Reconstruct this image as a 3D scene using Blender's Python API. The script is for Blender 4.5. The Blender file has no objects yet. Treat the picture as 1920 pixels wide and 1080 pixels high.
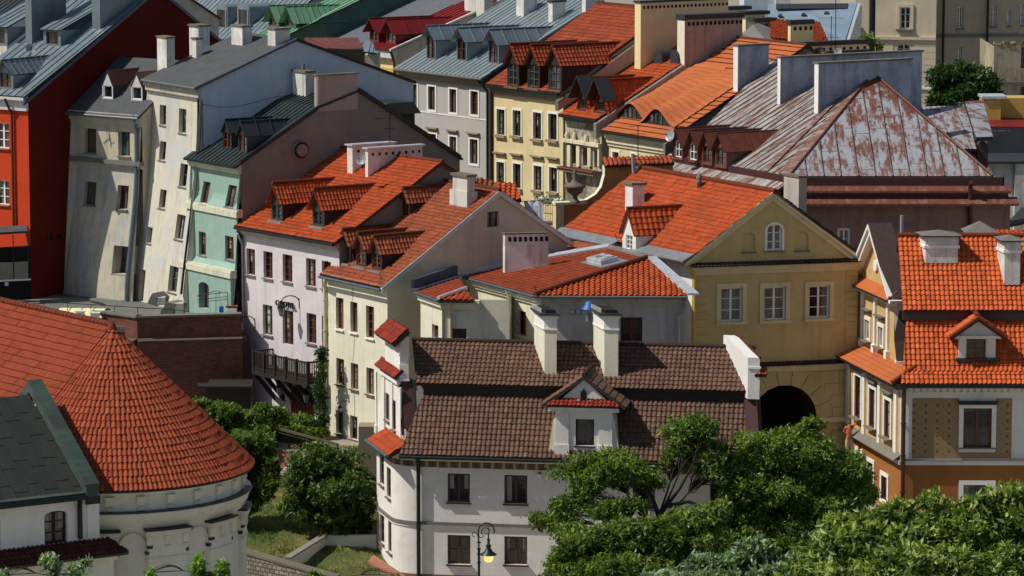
import bpy, bmesh, math, random
import numpy as np
from mathutils import Vector as V
from mathutils.geometry import delaunay_2d_cdt
random.seed(7); RNG = np.random.default_rng(7)
rad = math.radians
COL = bpy.context.scene.collection
# ------------------------------------------------------------------ camera maths
CAM = V((0, 0, 38)); F = 7000.0; TH = rad(8)
FW = V((0, math.cos(TH), -math.sin(TH))); UP = V((0, math.sin(TH), math.cos(TH))); ZZ = V((0, 0, 1))
def ray(px, py): return V((1, 0, 0))*((px-960)/F) + UP*((540-py)/F) + FW
def at(px, py, Y): d = ray(px, py); return CAM + d*(Y/d.y)
def hz(px, py, z): d = ray(px, py); return CAM + d*((z-CAM.z)/d.z)
def hitp(px, py, P, N): d = ray(px, py); return CAM + d*((P-CAM).dot(N)/d.dot(N))
def proj(p):
    v = p-CAM; k = F/v.dot(FW); return (960+v.x*k, 540-v.dot(UP)*k)
def mpp(Y): return Y/F
def q(c, r, x, y): return (480*c+x/3.6, (0, 280, 540, 780)[r]+y/3.6)
def along(P, u, px):
    """point P+t*u whose picture column is px"""
    k = (px-960)/F
    # (x+t ux) = k*((p-cam).FW + t u.FW)
    v = P-CAM; t = (k*v.dot(FW)-v.x)/(u.x-k*u.dot(FW)); return P+u*t
def dirA(a): return V((-math.cos(rad(a)), math.sin(rad(a)), 0))
def dirB(a): return V((math.cos(rad(a)), math.sin(rad(a)), 0))
# ------------------------------------------------------------------ materials
def lin(v): v /= 255.0; return v/12.92 if v <= .04045 else ((v+.055)/1.055)**2.4
def C3(r, g, b, k=1.0): return (lin(r)*k, lin(g)*k, lin(b)*k, 1)
M = {}
class NT:
    def __init__(s, name):
        s.m = bpy.data.materials.new(name); s.m.use_nodes = True; s.t = s.m.node_tree
        s.t.nodes.clear(); s.out = s.t.nodes.new('ShaderNodeOutputMaterial')
        s.b = s.n('BsdfPrincipled'); s.l(s.b, 0, s.out, 0); M[name] = s.m
    def n(s, typ, **kw):
        nd = s.t.nodes.new('ShaderNode'+typ)
        for k, v in kw.items():
            if k in nd.inputs: nd.inputs[k].default_value = v
            else: setattr(nd, k, v)
        return nd
    def l(s, a, i, b, j): s.t.links.new(a.outputs[i], b.inputs[j])
    def noise(s, src, scale, detail=5, rough=.6, sc=None):
        if sc: mp = s.n('Mapping'); mp.inputs['Scale'].default_value = sc; s.l(src[0], src[1], mp, 0); src = (mp, 0)
        t = s.n('TexNoise', Scale=scale, Detail=detail, Roughness=rough); s.l(src[0], src[1], t, 'Vector'); return t
    def ramp(s, a, i, lo, hi):
        r = s.n('MapRange'); r.inputs[1].default_value = lo; r.inputs[2].default_value = hi; s.l(a, i, r, 0); return r
    def mix(s, fac, a, b, mode='MIX'):
        m = s.n('Mix', data_type='RGBA', blend_type=mode)
        for v, j in ((fac, 0), (a, 6), (b, 7)):
            if isinstance(v, tuple) and len(v) == 2 and not isinstance(v[0], float): s.l(v[0], v[1], m, j)
            else: m.inputs[j].default_value = v
        return (m, 2)
    def bump(s, a, i, strength, dist=.02):
        b = s.n('Bump', Strength=strength, Distance=dist); s.l(a, i, b, 'Height'); s.l(b, 0, s.b, 'Normal')
def sc(c, k): return (min(c[0]*k, .95), min(c[1]*k, .95), min(c[2]*k, .95), 1)
def plaster(name, col, var=.14, stain=0.0, stain_col=None, rough=.9, patch=None):
    t = NT(name); tc = t.n('TexCoord'); o = (tc, 'Object')
    n1 = t.noise(o, .9, 8, .65); n2 = t.noise(o, 7, 4)
    r = t.ramp(n1, 0, .3, .7)
    c = t.mix((r, 0), sc(col, 1-var), sc(col, 1+var*.5))
    c = t.mix(.12, c, (n2, 1), 'OVERLAY')
    n4 = t.noise(o, .38, 7, .72, (1, 1, 1.4)); r4 = t.ramp(n4, 0, .5, .54); m4 = t.n('Math', operation='MULTIPLY'); t.l(r4, 0, m4, 0); m4.inputs[1].default_value = .55; c = t.mix((m4, 0), c, sc(col, .87))
    if patch:
        n4 = t.noise(o, .45, 6, .7); r4 = t.ramp(n4, 0, .47, .56); c = t.mix((r4, 0), c, patch)
    if stain:
        n3 = t.noise(o, 2.2, 6, .75, (1, 1, .1)); r3 = t.ramp(n3, 0, .5, .74)
        mm = t.n('Math', operation='MULTIPLY'); t.l(r3, 0, mm, 0); mm.inputs[1].default_value = stain
        c = t.mix((mm, 0), c, stain_col or sc(col, .35))
    t.l(c[0], c[1], t.b, 'Base Color'); t.b.inputs['Roughness'].default_value = rough
    n5 = t.noise(o, 12, 6); t.bump(n5, 0, .5, .02); t.b.inputs['Specular IOR Level'].default_value = .2
    return t
def plain(name, col, rough=.6, metal=0.0, var=.12, scale=3):
    t = NT(name); tc = t.n('TexCoord'); n1 = t.noise((tc, 'Object'), scale, 5)
    r = t.ramp(n1, 0, .3, .7); c = t.mix((r, 0), sc(col, 1-var), sc(col, 1+var))
    t.l(c[0], c[1], t.b, 'Base Color'); t.b.inputs['Roughness'].default_value = rough; t.b.inputs['Metallic'].default_value = metal
    return t
def tilemat(name, col, var=.35, dirt=.4, dirt_shade_col=None, moss=0, rough=.75, edge=.8, odd=1):
    t = NT(name); uv = t.n('UVMap'); sp = t.n('SeparateXYZ'); t.l(uv, 0, sp, 0)
    f1 = t.n('Math', operation='FLOOR'); f2 = t.n('Math', operation='FLOOR'); t.l(sp, 0, f1, 0); t.l(sp, 1, f2, 0)
    cb = t.n('CombineXYZ'); t.l(f1, 0, cb, 0); t.l(f2, 0, cb, 1)
    wn = t.n('TexWhiteNoise', noise_dimensions='3D'); t.l(cb, 0, wn, 0)
    rp = t.n('ValToRGB'); e = rp.color_ramp.elements
    e[0].color = sc(col, 1-var); e[1].color = sc(col, 1+var*.8)
    if odd: e[0].color = sc(col, .66); e.new(.045).color = sc(col, .7)
    e.new(.07).color = sc(col, 1-var); e.new(.5).color = sc(col, 1); e.new(.93).color = sc(col, 1+var); e.new(.95).color = (min(col[0]*1.2, .9), col[1]*1.45, col[2]*1.5, 1) if odd else sc(col, 1+var)
    t.l(wn, 0, rp, 0)
    tc = t.n('TexCoord'); o = (tc, 'Object'); n1 = t.noise(o, .7, 7, .7); r = t.ramp(n1, 0, .42, .75)
    mm = t.n('Math', operation='MULTIPLY'); t.l(r, 0, mm, 0); mm.inputs[1].default_value = dirt
    c = t.mix((mm, 0), (rp, 0), dirt_shade_col or sc(col, .4))
    n2 = t.noise(o, 9, 5, .7); c = t.mix(.25, c, (n2, 1), 'OVERLAY')
    fr = t.n('Math', operation='FRACT'); t.l(sp, 1, fr, 0); lip_shade = t.n('Math', operation='LESS_THAN'); t.l(fr, 0, lip_shade, 0); lip_shade.inputs[1].default_value = .055
    e2 = t.n('Math', operation='MULTIPLY'); t.l(lip_shade, 0, e2, 0); e2.inputs[1].default_value = edge; c = t.mix((e2, 0), c, sc(dirt_shade_col or col, .3))  # painted shadow line along the lower lip of every tile row
    t.l(c[0], c[1], t.b, 'Base Color'); t.b.inputs['Roughness'].default_value = rough
    t.bump(n2, 0, .3, .01); t.b.inputs['Specular IOR Level'].default_value = .2
def rusty(name, paint, rust, lo=.45, hi=.56, rust2=None, top=None):
    t = NT(name); uv = t.n('UVMap'); tc = t.n('TexCoord'); o = (tc, 'Object')
    n1 = t.noise((uv, 0), 1.3, 9, .72, (1.6, .42, 1)); r1 = t.ramp(n1, 0, lo, hi)
    n3 = t.noise((uv, 0), 5, 8, .75, (2.2, .5, 1)); r3 = t.ramp(n3, 0, .5, .62)
    n2 = t.noise(o, 3.5, 8, .7)
    pk = t.mix((r3, 0), paint, rust2 or (.33, .13, .11, 1))
    n4 = t.noise(o, .35, 4, .6); r4 = t.ramp(n4, 0, .4, .62); pk = t.mix((r4, 0), paint, pk)
    rc = t.mix((n2, 0), sc(rust, .6), sc(rust, 1.35))
    mm = t.n('Math', operation='MULTIPLY'); t.l(r1, 0, mm, 0); mm.inputs[1].default_value = .9
    c = t.mix((mm, 0), pk, rc)
    if top:   # heavier rust towards the ridge, primer showing along the eave
        spz = t.n('SeparateXYZ'); t.l(tc, 3, spz, 0); rz = t.ramp(spz, 2, *top); n7 = t.noise((uv, 0), .9, 9, .75, (1.2, .5, 1)); a1 = t.n('Math', operation='MULTIPLY_ADD'); t.l(rz, 0, a1, 0); a1.inputs[1].default_value = .2; t.l(n7, 0, a1, 2)
        r7 = t.ramp(a1, 0, .58, .62); c = t.mix((r7, 0), c, rc); rb_ = t.ramp(spz, 2, 12.9, 12.1); n8 = t.noise((uv, 0), 2.2, 8, .75, (1.5, .8, 1)); m8 = t.n('Math', operation='MULTIPLY'); t.l(rb_, 0, m8, 0); t.l(t.ramp(n8, 0, .35, .6), 0, m8, 1); c = t.mix((m8, 0), c, (.26, .14, .12, 1))
    fx = t.n('SeparateXYZ'); t.l(uv, 0, fx, 0); pp = t.n('Math', operation='PINGPONG'); t.l(fx, 0, pp, 0); pp.inputs[1].default_value = .5; ls = t.ramp(pp, 0, .07, .02); m9 = t.n('Math', operation='MULTIPLY'); t.l(ls, 0, m9, 0); t.l(t.ramp(n3, 0, .4, .55), 0, m9, 1); c = t.mix((m9, 0), c, sc(rust, .8))
    n5 = t.noise(o, 14, 6, .7); c = t.mix(.35, c, (n5, 1), 'OVERLAY')
    t.l(c[0], c[1], t.b, 'Base Color'); t.b.inputs['Roughness'].default_value = .55
    t.bump(n2, 0, .4, .03)
def metal_roof(name, col, rough=.4, metal=.35, var=.18, streak=None):
    t = NT(name); uv = t.n('UVMap'); sp = t.n('SeparateXYZ'); t.l(uv, 0, sp, 0)
    f1 = t.n('Math', operation='FLOOR'); t.l(sp, 0, f1, 0)
    wn = t.n('TexWhiteNoise', noise_dimensions='1D'); t.l(f1, 0, wn, 1)
    tc = t.n('TexCoord'); o = (tc, 'Object')
    c = t.mix((wn, 0), sc(col, 1-var), sc(col, 1+var))
    n1 = t.noise((uv, 0), 1.2, 7, .7, (1, .3, 1)); r = t.ramp(n1, 0, .4, .7)
    c = t.mix((r, 0), c, streak or sc(col, .75))
    t.l(c[0], c[1], t.b, 'Base Color'); t.b.inputs['Roughness'].default_value = rough; t.b.inputs['Metallic'].default_value = metal
    n2 = t.noise(o, 2.2, 3); t.bump(n2, 0, .35, .05)
def brickmat(name, c1, c2, mortar, bw=.25, bh=.075, dark=.6, darkcol=(.02, .02, .015, 1), rough=.9, msize=.012):
    t = NT(name); uv = t.n('UVMap')
    b = t.n('TexBrick', Scale=1.0); b.inputs['Color1'].default_value = c1; b.inputs['Color2'].default_value = c2
    b.inputs['Mortar'].default_value = mortar; b.inputs['Brick Width'].default_value = bw; b.inputs['Row Height'].default_value = bh
    b.inputs['Mortar Size'].default_value = msize; b.inputs['Mortar Smooth'].default_value = .3
    t.l(uv, 0, b, 0)
    tc = t.n('TexCoord'); n = t.noise((tc, 'Object'), .8, 8, .7); r = t.ramp(n, 0, .4, .7)
    mm = t.n('Math', operation='MULTIPLY'); t.l(r, 0, mm, 0); mm.inputs[1].default_value = dark
    c = t.mix((mm, 0), (b, 0), darkcol)
    n6 = t.noise((tc, 'Object'), 6, 6, .7); c = t.mix(.4, c, (n6, 1), 'OVERLAY')
    t.l(c[0], c[1], t.b, 'Base Color'); t.b.inputs['Roughness'].default_value = rough
    t.bump(b, 1, .5, -.02)
def glassmat(name, col, rough=.08):
    t = NT(name); tc = t.n('TexCoord'); n = t.noise((tc, 'Object'), 2.1, 3, .5, (1, 1, .4)); r = t.ramp(n, 0, .42, .6)
    c = t.mix((r, 0), sc(col, .35), sc(col, 1.4))
    t.l(c[0], c[1], t.b, 'Base Color'); t.b.inputs['Roughness'].default_value = rough
    t.b.inputs['Specular IOR Level'].default_value = .8
    n2 = t.noise((tc, 'Object'), 1.5, 2); t.bump(n2, 0, .12, .05)
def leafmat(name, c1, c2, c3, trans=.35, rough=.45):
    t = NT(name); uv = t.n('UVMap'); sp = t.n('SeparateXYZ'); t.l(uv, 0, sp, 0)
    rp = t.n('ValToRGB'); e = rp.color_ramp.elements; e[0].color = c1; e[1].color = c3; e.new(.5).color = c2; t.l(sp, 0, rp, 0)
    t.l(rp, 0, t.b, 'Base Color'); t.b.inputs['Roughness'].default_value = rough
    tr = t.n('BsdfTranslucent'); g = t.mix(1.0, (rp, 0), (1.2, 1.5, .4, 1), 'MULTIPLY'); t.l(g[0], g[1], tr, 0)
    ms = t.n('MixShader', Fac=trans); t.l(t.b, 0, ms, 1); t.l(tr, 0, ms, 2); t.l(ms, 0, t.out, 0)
# ------------------------------------------------------------------ mesh builder
def basis(a, b): return a.normalized(), b.normalized()
class MB:
    def __init__(s): s.v = []; s.f = []; s.m = []; s.u = []; s.sm = []
    def add(s, vs, fs, mat, uvs=None, smooth=False):
        o = len(s.v); s.v.extend(tuple(v) for v in vs)
        for i, f in enumerate(fs):
            s.f.append(tuple(o+k for k in f)); s.m.append(mat); s.sm.append(smooth)
            if uvs is None: s.u.extend([(0.0, 0.0)]*len(f))
            elif len(uvs) == len(vs): s.u.extend(tuple(uvs[k]) for k in f)
        return s
    def poly(s, pts, mat, uvs=None): return s.add(pts, [tuple(range(len(pts)))], mat, uvs)
    def quad(s, P, a, b, mat, uv=None):
        la, lb = a.length, b.length; x, y = uv or (0, 0)
        return s.add([P, P+a, P+a+b, P+b], [(0, 1, 2, 3)], mat, [(x, y), (x+la, y), (x+la, y+lb), (x, y+lb)])
    def box(s, P, a, b, c, mat):
        """box with corner P and edge vectors a, b, c"""
        vs = [P, P+a, P+a+b, P+b]; vs += [p+c for p in vs]
        la, lb, lc = a.length, b.length, c.length
        if a.cross(b).dot(c) < 0: fs = [(0, 1, 2, 3), (7, 6, 5, 4), (4, 5, 1, 0), (5, 6, 2, 1), (6, 7, 3, 2), (7, 4, 0, 3)]
        else: fs = [(3, 2, 1, 0), (4, 5, 6, 7), (0, 1, 5, 4), (1, 2, 6, 5), (2, 3, 7, 6), (3, 0, 4, 7)]
        D = {0: (0, 0, 0), 1: (la, 0, 0), 2: (la, lb, 0), 3: (0, lb, 0)}
        o = len(s.v); s.v.extend(tuple(v) for v in vs)
        for k, f in enumerate(fs):
            s.f.append(tuple(o+i for i in f)); s.m.append(mat); s.sm.append(False)
            for i in f:
                x, y, _ = D[i % 4]; z = lc if i > 3 else 0
                s.u.append((x, y) if k < 2 else ((x if k in (2, 4) else y), z))
        return s
    def prism(s, pts, d, mat, matside=None, uvs=None):
        """polygon pts (3-D) and its copy moved by d"""
        n = len(pts); nrm = V((0, 0, 0))
        for i in range(n): nrm += (pts[i]-pts[0]).cross(pts[(i+1) % n]-pts[0])
        fl = nrm.dot(d) > 0
        if not uvs: e1 = (pts[1]-pts[0]).normalized(); e2 = nrm.normalized().cross(e1); uvs = [((p-pts[0]).dot(e1), (p-pts[0]).dot(e2)) for p in pts]
        top = list(range(n)); bot = [n+i for i in range(n)]
        s.add(list(pts)+[p+d for p in pts], [tuple(reversed(top)) if fl else tuple(top), tuple(bot) if fl else tuple(reversed(bot))], mat, (list(uvs)*2 if uvs else [(0, 0)]*(2*n)))
        per = [(0, 0)]; L = 0
        vs = []; fs = []; uu = []
        for i in range(n):
            a, b = pts[i], pts[(i+1) % n]; l = (b-a).length; o = len(vs)
            vs += [a, b, b+d, a+d]; uu += [(L, 0), (L+l, 0), (L+l, d.length), (L, d.length)]; L += l
            fs.append((o, o+1, o+2, o+3) if fl else (o+3, o+2, o+1, o))
        return s.add(vs, fs, matside or mat, uu)
    def tube(s, p0, p1, r, mat, n=8, r1=None, caps=True, smooth=True):
        r1 = r if r1 is None else r1; d = (p1-p0)
        if d.length < 1e-6: return s
        d.normalize(); a = d.orthogonal().normalized(); b = d.cross(a); vs = []
        for p, rr in ((p0, r), (p1, r1)):
            for i in range(n):
                t = 2*math.pi*i/n; vs.append(p+a*(rr*math.cos(t))+b*(rr*math.sin(t)))
        fs = [(i, (i+1) % n, n+(i+1) % n, n+i) for i in range(n)]
        s.add(vs, fs, mat, None, smooth)
        if caps: s.add(vs[:n], [tuple(range(n-1, -1, -1))], mat); s.add(vs[n:], [tuple(range(n))], mat)
        return s
    def path(s, pts, r, mat, n=6):
        for i in range(len(pts)-1):
            s.tube(pts[i], pts[i+1], r if not isinstance(r, (list, tuple)) else r[i], mat, n, r1=None if not isinstance(r, (list, tuple)) else r[i+1])
        return s
    def lathe(s, base, prof, mat, n=20, smooth=True, ax=None):
        """prof: list of (radius, height)"""
        vs = []; fs = []
        for r, h in prof:
            for i in range(n): t = 2*math.pi*i/n; vs.append(base+V((r*math.cos(t), r*math.sin(t), h)))
        for k in range(len(prof)-1):
            for i in range(n): a = k*n+i; b = k*n+(i+1) % n; fs.append((a, b, b+n, a+n))
        s.add(vs, fs, mat, None, smooth); s.add(vs[-n:], [tuple(range(n))], mat); s.add(vs[:n], [tuple(range(n-1, -1, -1))], mat); return s
    def build(s, name, parent=None, base=None):
        if not s.v: return None
        b = base if base is not None else (BASE[parent.name] if parent else V((0, 0, 0)))
        me = bpy.data.meshes.new(name); me.from_pydata([(x-b[0], y-b[1], z-b[2]) for x, y, z in s.v], [], s.f)
        ks = list(dict.fromkeys(s.m)); idx = {k: i for i, k in enumerate(ks)}
        for k in ks: me.materials.append(M[k])
        me.polygons.foreach_set('material_index', [idx[k] for k in s.m]); me.polygons.foreach_set('use_smooth', s.sm)
        uv = me.uv_layers.new(name='UVMap'); uv.data.foreach_set('uv', [c for u in s.u for c in u])
        me.update(); o = bpy.data.objects.new(name, me); COL.objects.link(o)
        if parent: o.parent = parent; BASE[o.name] = b
        else: o.location = b; BASE[o.name] = b
        return o
BASE = {}
def tag(o, label, cat, group=None, kind=None):
    o['label'] = label; o['category'] = cat
    if group: o['group'] = group
    if kind: o['kind'] = kind
    return o
def thing(name, label, cat, loc, group=None):
    o = bpy.data.objects.new(name, None); COL.objects.link(o); o.location = loc; o.empty_display_size = .5
    BASE[o.name] = V(loc); return tag(o, label, cat, group)
def copy_tree(o, d, parent=None, label=None):
    c = o.copy(); COL.objects.link(c)
    if parent: c.parent = parent
    else:
        c.location = o.location+d; BASE[c.name] = BASE[o.name]+d
        if label: c['label'] = label
    for ch in [x for x in COL.objects if x.parent == o]: copy_tree(ch, d, c)
    return c
# ------------------------------------------------------------------ roof coverings
PROF = {'pan': [(0, 0), (.22, .12), (.42, .8), (.62, 1), (.82, .7), (1, 0)], 'lo': [(0, 0), (.35, .5), (.65, 1), (1, 0)]}
def clip(bm, P, N):
    g = bm.verts[:]+bm.edges[:]+bm.faces[:]
    bmesh.ops.bisect_plane(bm, geom=g, dist=1e-5, plane_co=P, plane_no=N, clear_outer=True)
def tiles(mb, O, U, W, N, poly, tw, tl, mat, amp=.06, step=.045, prof='pan', cut=None, jit=1.0):
    xs = [p[0] for p in poly]; ys = [p[1] for p in poly]
    c0, c1 = math.floor(min(xs)/tw), math.ceil(max(xs)/tw); nr = math.ceil((max(ys)-min(ys))/tl); y0 = min(ys)
    pr = PROF[prof]; k = len(pr); vs = []; fs = []; uv = []
    ctr = V((sum(xs)/len(xs), sum(ys)/len(ys), 0))
    for r in range(nr):
        for c in range(c0, c1):
            jn = random.uniform(-.007, .007)*jit; jy = random.uniform(-.014, .014)*jit; jx = random.uniform(-.006, .006)*jit; o = len(vs)
            for fx, h in pr:
                x = (c+fx)*tw+jx; a = O+U*x; y = y0+r*tl+jy
                vs += [a+W*y+N*(h*amp*.9-.01), a+W*y+N*(h*amp+step+jn), a+W*(y0+(r+1)*tl+.02)+N*(h*amp*.93+jn*.5)]
                uv += [(c+fx*.96+.02, r+.03), (c+fx*.96+.02, r+.05), (c+fx*.96+.02, r+.97)]
            for i in range(k-1):
                b = o+i*3; fs += [(b, b+3, b+4, b+1), (b+1, b+4, b+5, b+2)]
    me = bpy.data.meshes.new('t'); me.from_pydata(vs, [], fs); l = me.uv_layers.new(name='UVMap')
    l.data.foreach_set('uv', [x for f in fs for i in f for x in uv[i]])
    bm = bmesh.new(); bm.from_mesh(me); bpy.data.meshes.remove(me)
    n = len(poly)
    area = sum(poly[i][0]*poly[(i+1) % n][1]-poly[(i+1) % n][0]*poly[i][1] for i in range(n)); sg = 1 if area > 0 else -1
    for i in range(n):
        a, b = poly[i], poly[(i+1) % n]; ex, ey = b[0]-a[0], b[1]-a[1]; L = math.hypot(ex, ey)
        if L < 1e-4: continue
        if abs(ey) < 1e-3*L and abs(a[1]-y0) < 1e-3: continue
        ox, oy = ey/L*sg, -ex/L*sg
        clip(bm, O+U*a[0]+W*a[1], (U*ox+W*oy).normalized())
    for P, Nn in (cut or []): clip(bm, P, Nn)
    ul = bm.loops.layers.uv.active; bm.verts.index_update()
    o = len(mb.v); mb.v.extend(tuple(v.co) for v in bm.verts)
    for f in bm.faces:
        mb.f.append(tuple(o+v.index for v in f.verts)); mb.m.append(mat); mb.sm.append(False)
        mb.u.extend(tuple(lp[ul].uv) for lp in f.loops)
    bm.free()
def span(poly, x):
    ys = []
    n = len(poly)
    for i in range(n):
        a, b = poly[i], poly[(i+1) % n]
        if (a[0]-x)*(b[0]-x) < 0: t = (x-a[0])/(b[0]-a[0]); ys.append(a[1]+(b[1]-a[1])*t)
    return (min(ys), max(ys)) if len(ys) > 1 else None
def roofplane(mb, pts, kind='tiles', mat='terracotta', under='fascia_dark', th=.12, tw=.2, tl=.27, seam=.5, amp=.042, step=.03, prof='pan', cut=None, rib=.05, jit=1.0, cross=0):
    """pts: planar convex polygon, pts[0]->pts[1] the eave, left to right seen from outside"""
    U = (pts[1]-pts[0]).normalized(); N = V((0, 0, 0))
    for i in range(len(pts)): N += (pts[i]-pts[0]).cross(pts[(i+1) % len(pts)]-pts[0])
    N.normalize()
    if N.z < 0: N = -N
    W = N.cross(U).normalized(); O = pts[0]
    if sum((p-O).dot(W) for p in pts) < 0: W = -W
    poly = [((p-O).dot(U), (p-O).dot(W)) for p in pts]
    ms = {'tiles': mat, 'seam': mat, 'flat': mat}[kind]
    uvs = [(x/seam, y) for x, y in poly] if kind == 'seam' else [(x/tw, y/tl) for x, y in poly] if kind == 'tiles' else poly
    mb.prism([p for p in pts], N*-th, ms, under, uvs)
    if kind == 'tiles': tiles(mb, O+N*.012, U, W, N, poly, tw, tl, mat, amp, step, prof, cut, jit)
    if kind == 'seam':
        x0, x1 = min(p[0] for p in poly), max(p[0] for p in poly); k = math.ceil(x0/seam)
        while k*seam < x1-.02:
            sp = span(poly, k*seam)
            if sp and sp[1]-sp[0] > .05:
                a = O+U*(k*seam-.018)+W*sp[0]; o = len(mb.v)
                mb.box(a, U*.036, W*(sp[1]-sp[0]), N*rib, mat)
            k += 1
        if cross:
            y = min(p[1] for p in poly)+cross; rowi = 0; cols = []
            k = math.floor(x0/seam)
            while k*seam < x1:
                sp = span(poly, (k+.5)*seam)
                if sp:
                    yy = sp[0]+cross*(.35+.3*(k % 2))+.0
                    while yy < sp[1]-.1: mb.box(O+U*(k*seam+.03)+W*yy, U*(seam-.06), W*.03, N*.018, mat); yy += cross
                k += 1
    return (O, U, W, N)
def ridge(mb, a, b, r, mat, pitch=.38):
    L = (b-a).length; n = max(1, int(L/pitch)); d = (b-a)/n
    for i in range(n): mb.tube(a+d*i, a+d*(i+1)+d*.08, r*random.uniform(1.0, 1.12), mat, 8, r1=r*.9)
# ------------------------------------------------------------------ walls, windows
class Fac:
    """vertical wall plane: P0, horizontal direction u (left to right seen from outside), n outward"""
    def __init__(s, P0, u, mat='plaster_white', depth=.22, rev=None):
        s.P = V(P0); s.u = V((u.x, u.y, 0)).normalized(); s.n = V((s.u.y, -s.u.x, 0)); s.mat = mat; s.holes = []; s.depth = depth; s.rev = rev; s.dfm = None
    def hit(s, px, py):
        p = hitp(px, py, s.P, s.n)-s.P; r = (p.dot(s.u), p.z+s.P.z)
        for _ in range(3 if s.dfm else 0):
            ds, dn = s.dfm(*r); p = hitp(px, py, s.P+s.n*dn, s.n)-s.P; r = (p.dot(s.u)-ds, p.z+s.P.z)
        return r
    def pt(s, a, z, o=0.0):
        ds, dn = s.dfm(a, z) if s.dfm else (0, 0)
        return V((s.P.x, s.P.y, 0))+s.u*(a+ds)+s.n*(o+dn)+ZZ*z
    def wall(s, mb, outline, mat=None, grid=0, z0=None):
        mat = mat or s.mat; vs = [V(p) for p in outline]; n = len(vs); es = [(i, (i+1) % n) for i in range(n)]
        for h in s.holes:
            o = len(vs); hp = h['pts']; vs += [V(p) for p in hp]; m = len(hp); es += [(o+i, o+(i+1) % m) for i in range(m)]
        if grid:
            xs = [p[0] for p in outline]; ys = [p[1] for p in outline]; x = min(xs)+grid
            while x < max(xs): 
                y = min(ys)+grid
                while y < max(ys):
                    if inside((x, y), outline): vs.append(V((x, y)))
                    y += grid
                x += grid
        r = delaunay_2d_cdt(vs, es, [], 0, 1e-5); ov, of = r[0], r[2]; keep = []
        for f in of:
            cx = sum(ov[i].x for i in f)/len(f); cy = sum(ov[i].y for i in f)/len(f)
            if inside((cx, cy), outline) and not any(inside((cx, cy), h['pts']) for h in s.holes):
                a = sum(ov[f[i]].x*ov[f[(i+1) % len(f)]].y-ov[f[(i+1) % len(f)]].x*ov[f[i]].y for i in range(len(f)))
                keep.append(tuple(f) if a > 0 else tuple(reversed(f)))
        mb.add([s.pt(p.x, p.y) for p in ov], keep, mat, [(p.x, p.y) for p in ov])
        for h in s.holes:
            hp = h['pts']; d = h.get('depth', s.depth)
            for i in range(len(hp)):
                a, b = hp[i], hp[(i+1) % len(hp)]
                mb.add([s.pt(*a), s.pt(*b), s.pt(*b, -d-.03), s.pt(*a, -d-.03)], [(3, 2, 1, 0)], h.get('rev') or s.rev or mat, [(a[0]+a[1], 0), (b[0]+b[1], 0), (b[0]+b[1], d), (a[0]+a[1], d)])
    def bar(s, mb, a0, z0, a1, z1, o0, o1, mat):
        """box on the wall between (a0,z0) and (a1,z1), from offset o0 to o1"""
        p = [s.pt(a0, z0, o0), s.pt(a1, z0, o0), s.pt(a1, z1, o0), s.pt(a0, z1, o0), s.pt(a0, z0, o1), s.pt(a1, z0, o1), s.pt(a1, z1, o1), s.pt(a0, z1, o1)]
        mb.add(p, [(3, 2, 1, 0), (4, 5, 6, 7), (0, 1, 5, 4), (1, 2, 6, 5), (2, 3, 7, 6), (3, 0, 4, 7)], mat, [(0, 0), (1, 0), (1, 1), (0, 1)]*2)
def inside(p, poly):
    x, y = p; r = False; n = len(poly)
    for i in range(n):
        x1, y1 = poly[i]; x2, y2 = poly[(i+1) % n]
        if (y1 > y) != (y2 > y) and x < (x2-x1)*(y-y1)/(y2-y1)+x1: r = not r
    return r
def rect(a0, z0, a1, z1): return [(a0, z0), (a1, z0), (a1, z1), (a0, z1)]
def archpts(a0, z0, a1, z1, rise, n=10):
    w = (a1-a0)/2; c = (a0+a1)/2; pts = [(a0, z0), (a1, z0)]
    for i in range(n+1): t = math.pi*i/n; pts.append((c+w*math.cos(t), z1-rise+rise*math.sin(t)))
    return pts
ST = dict(frame='wood_brown', nx=2, ny=3, fw=.06, mw=.035, sur=None, sw=.12, so=.04, sill='sill_grey', so_sill=.12, sh=.06, pane=None, depth=None, hood=None, blind=0, arch=0, hw=.1, hz=.3)
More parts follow.
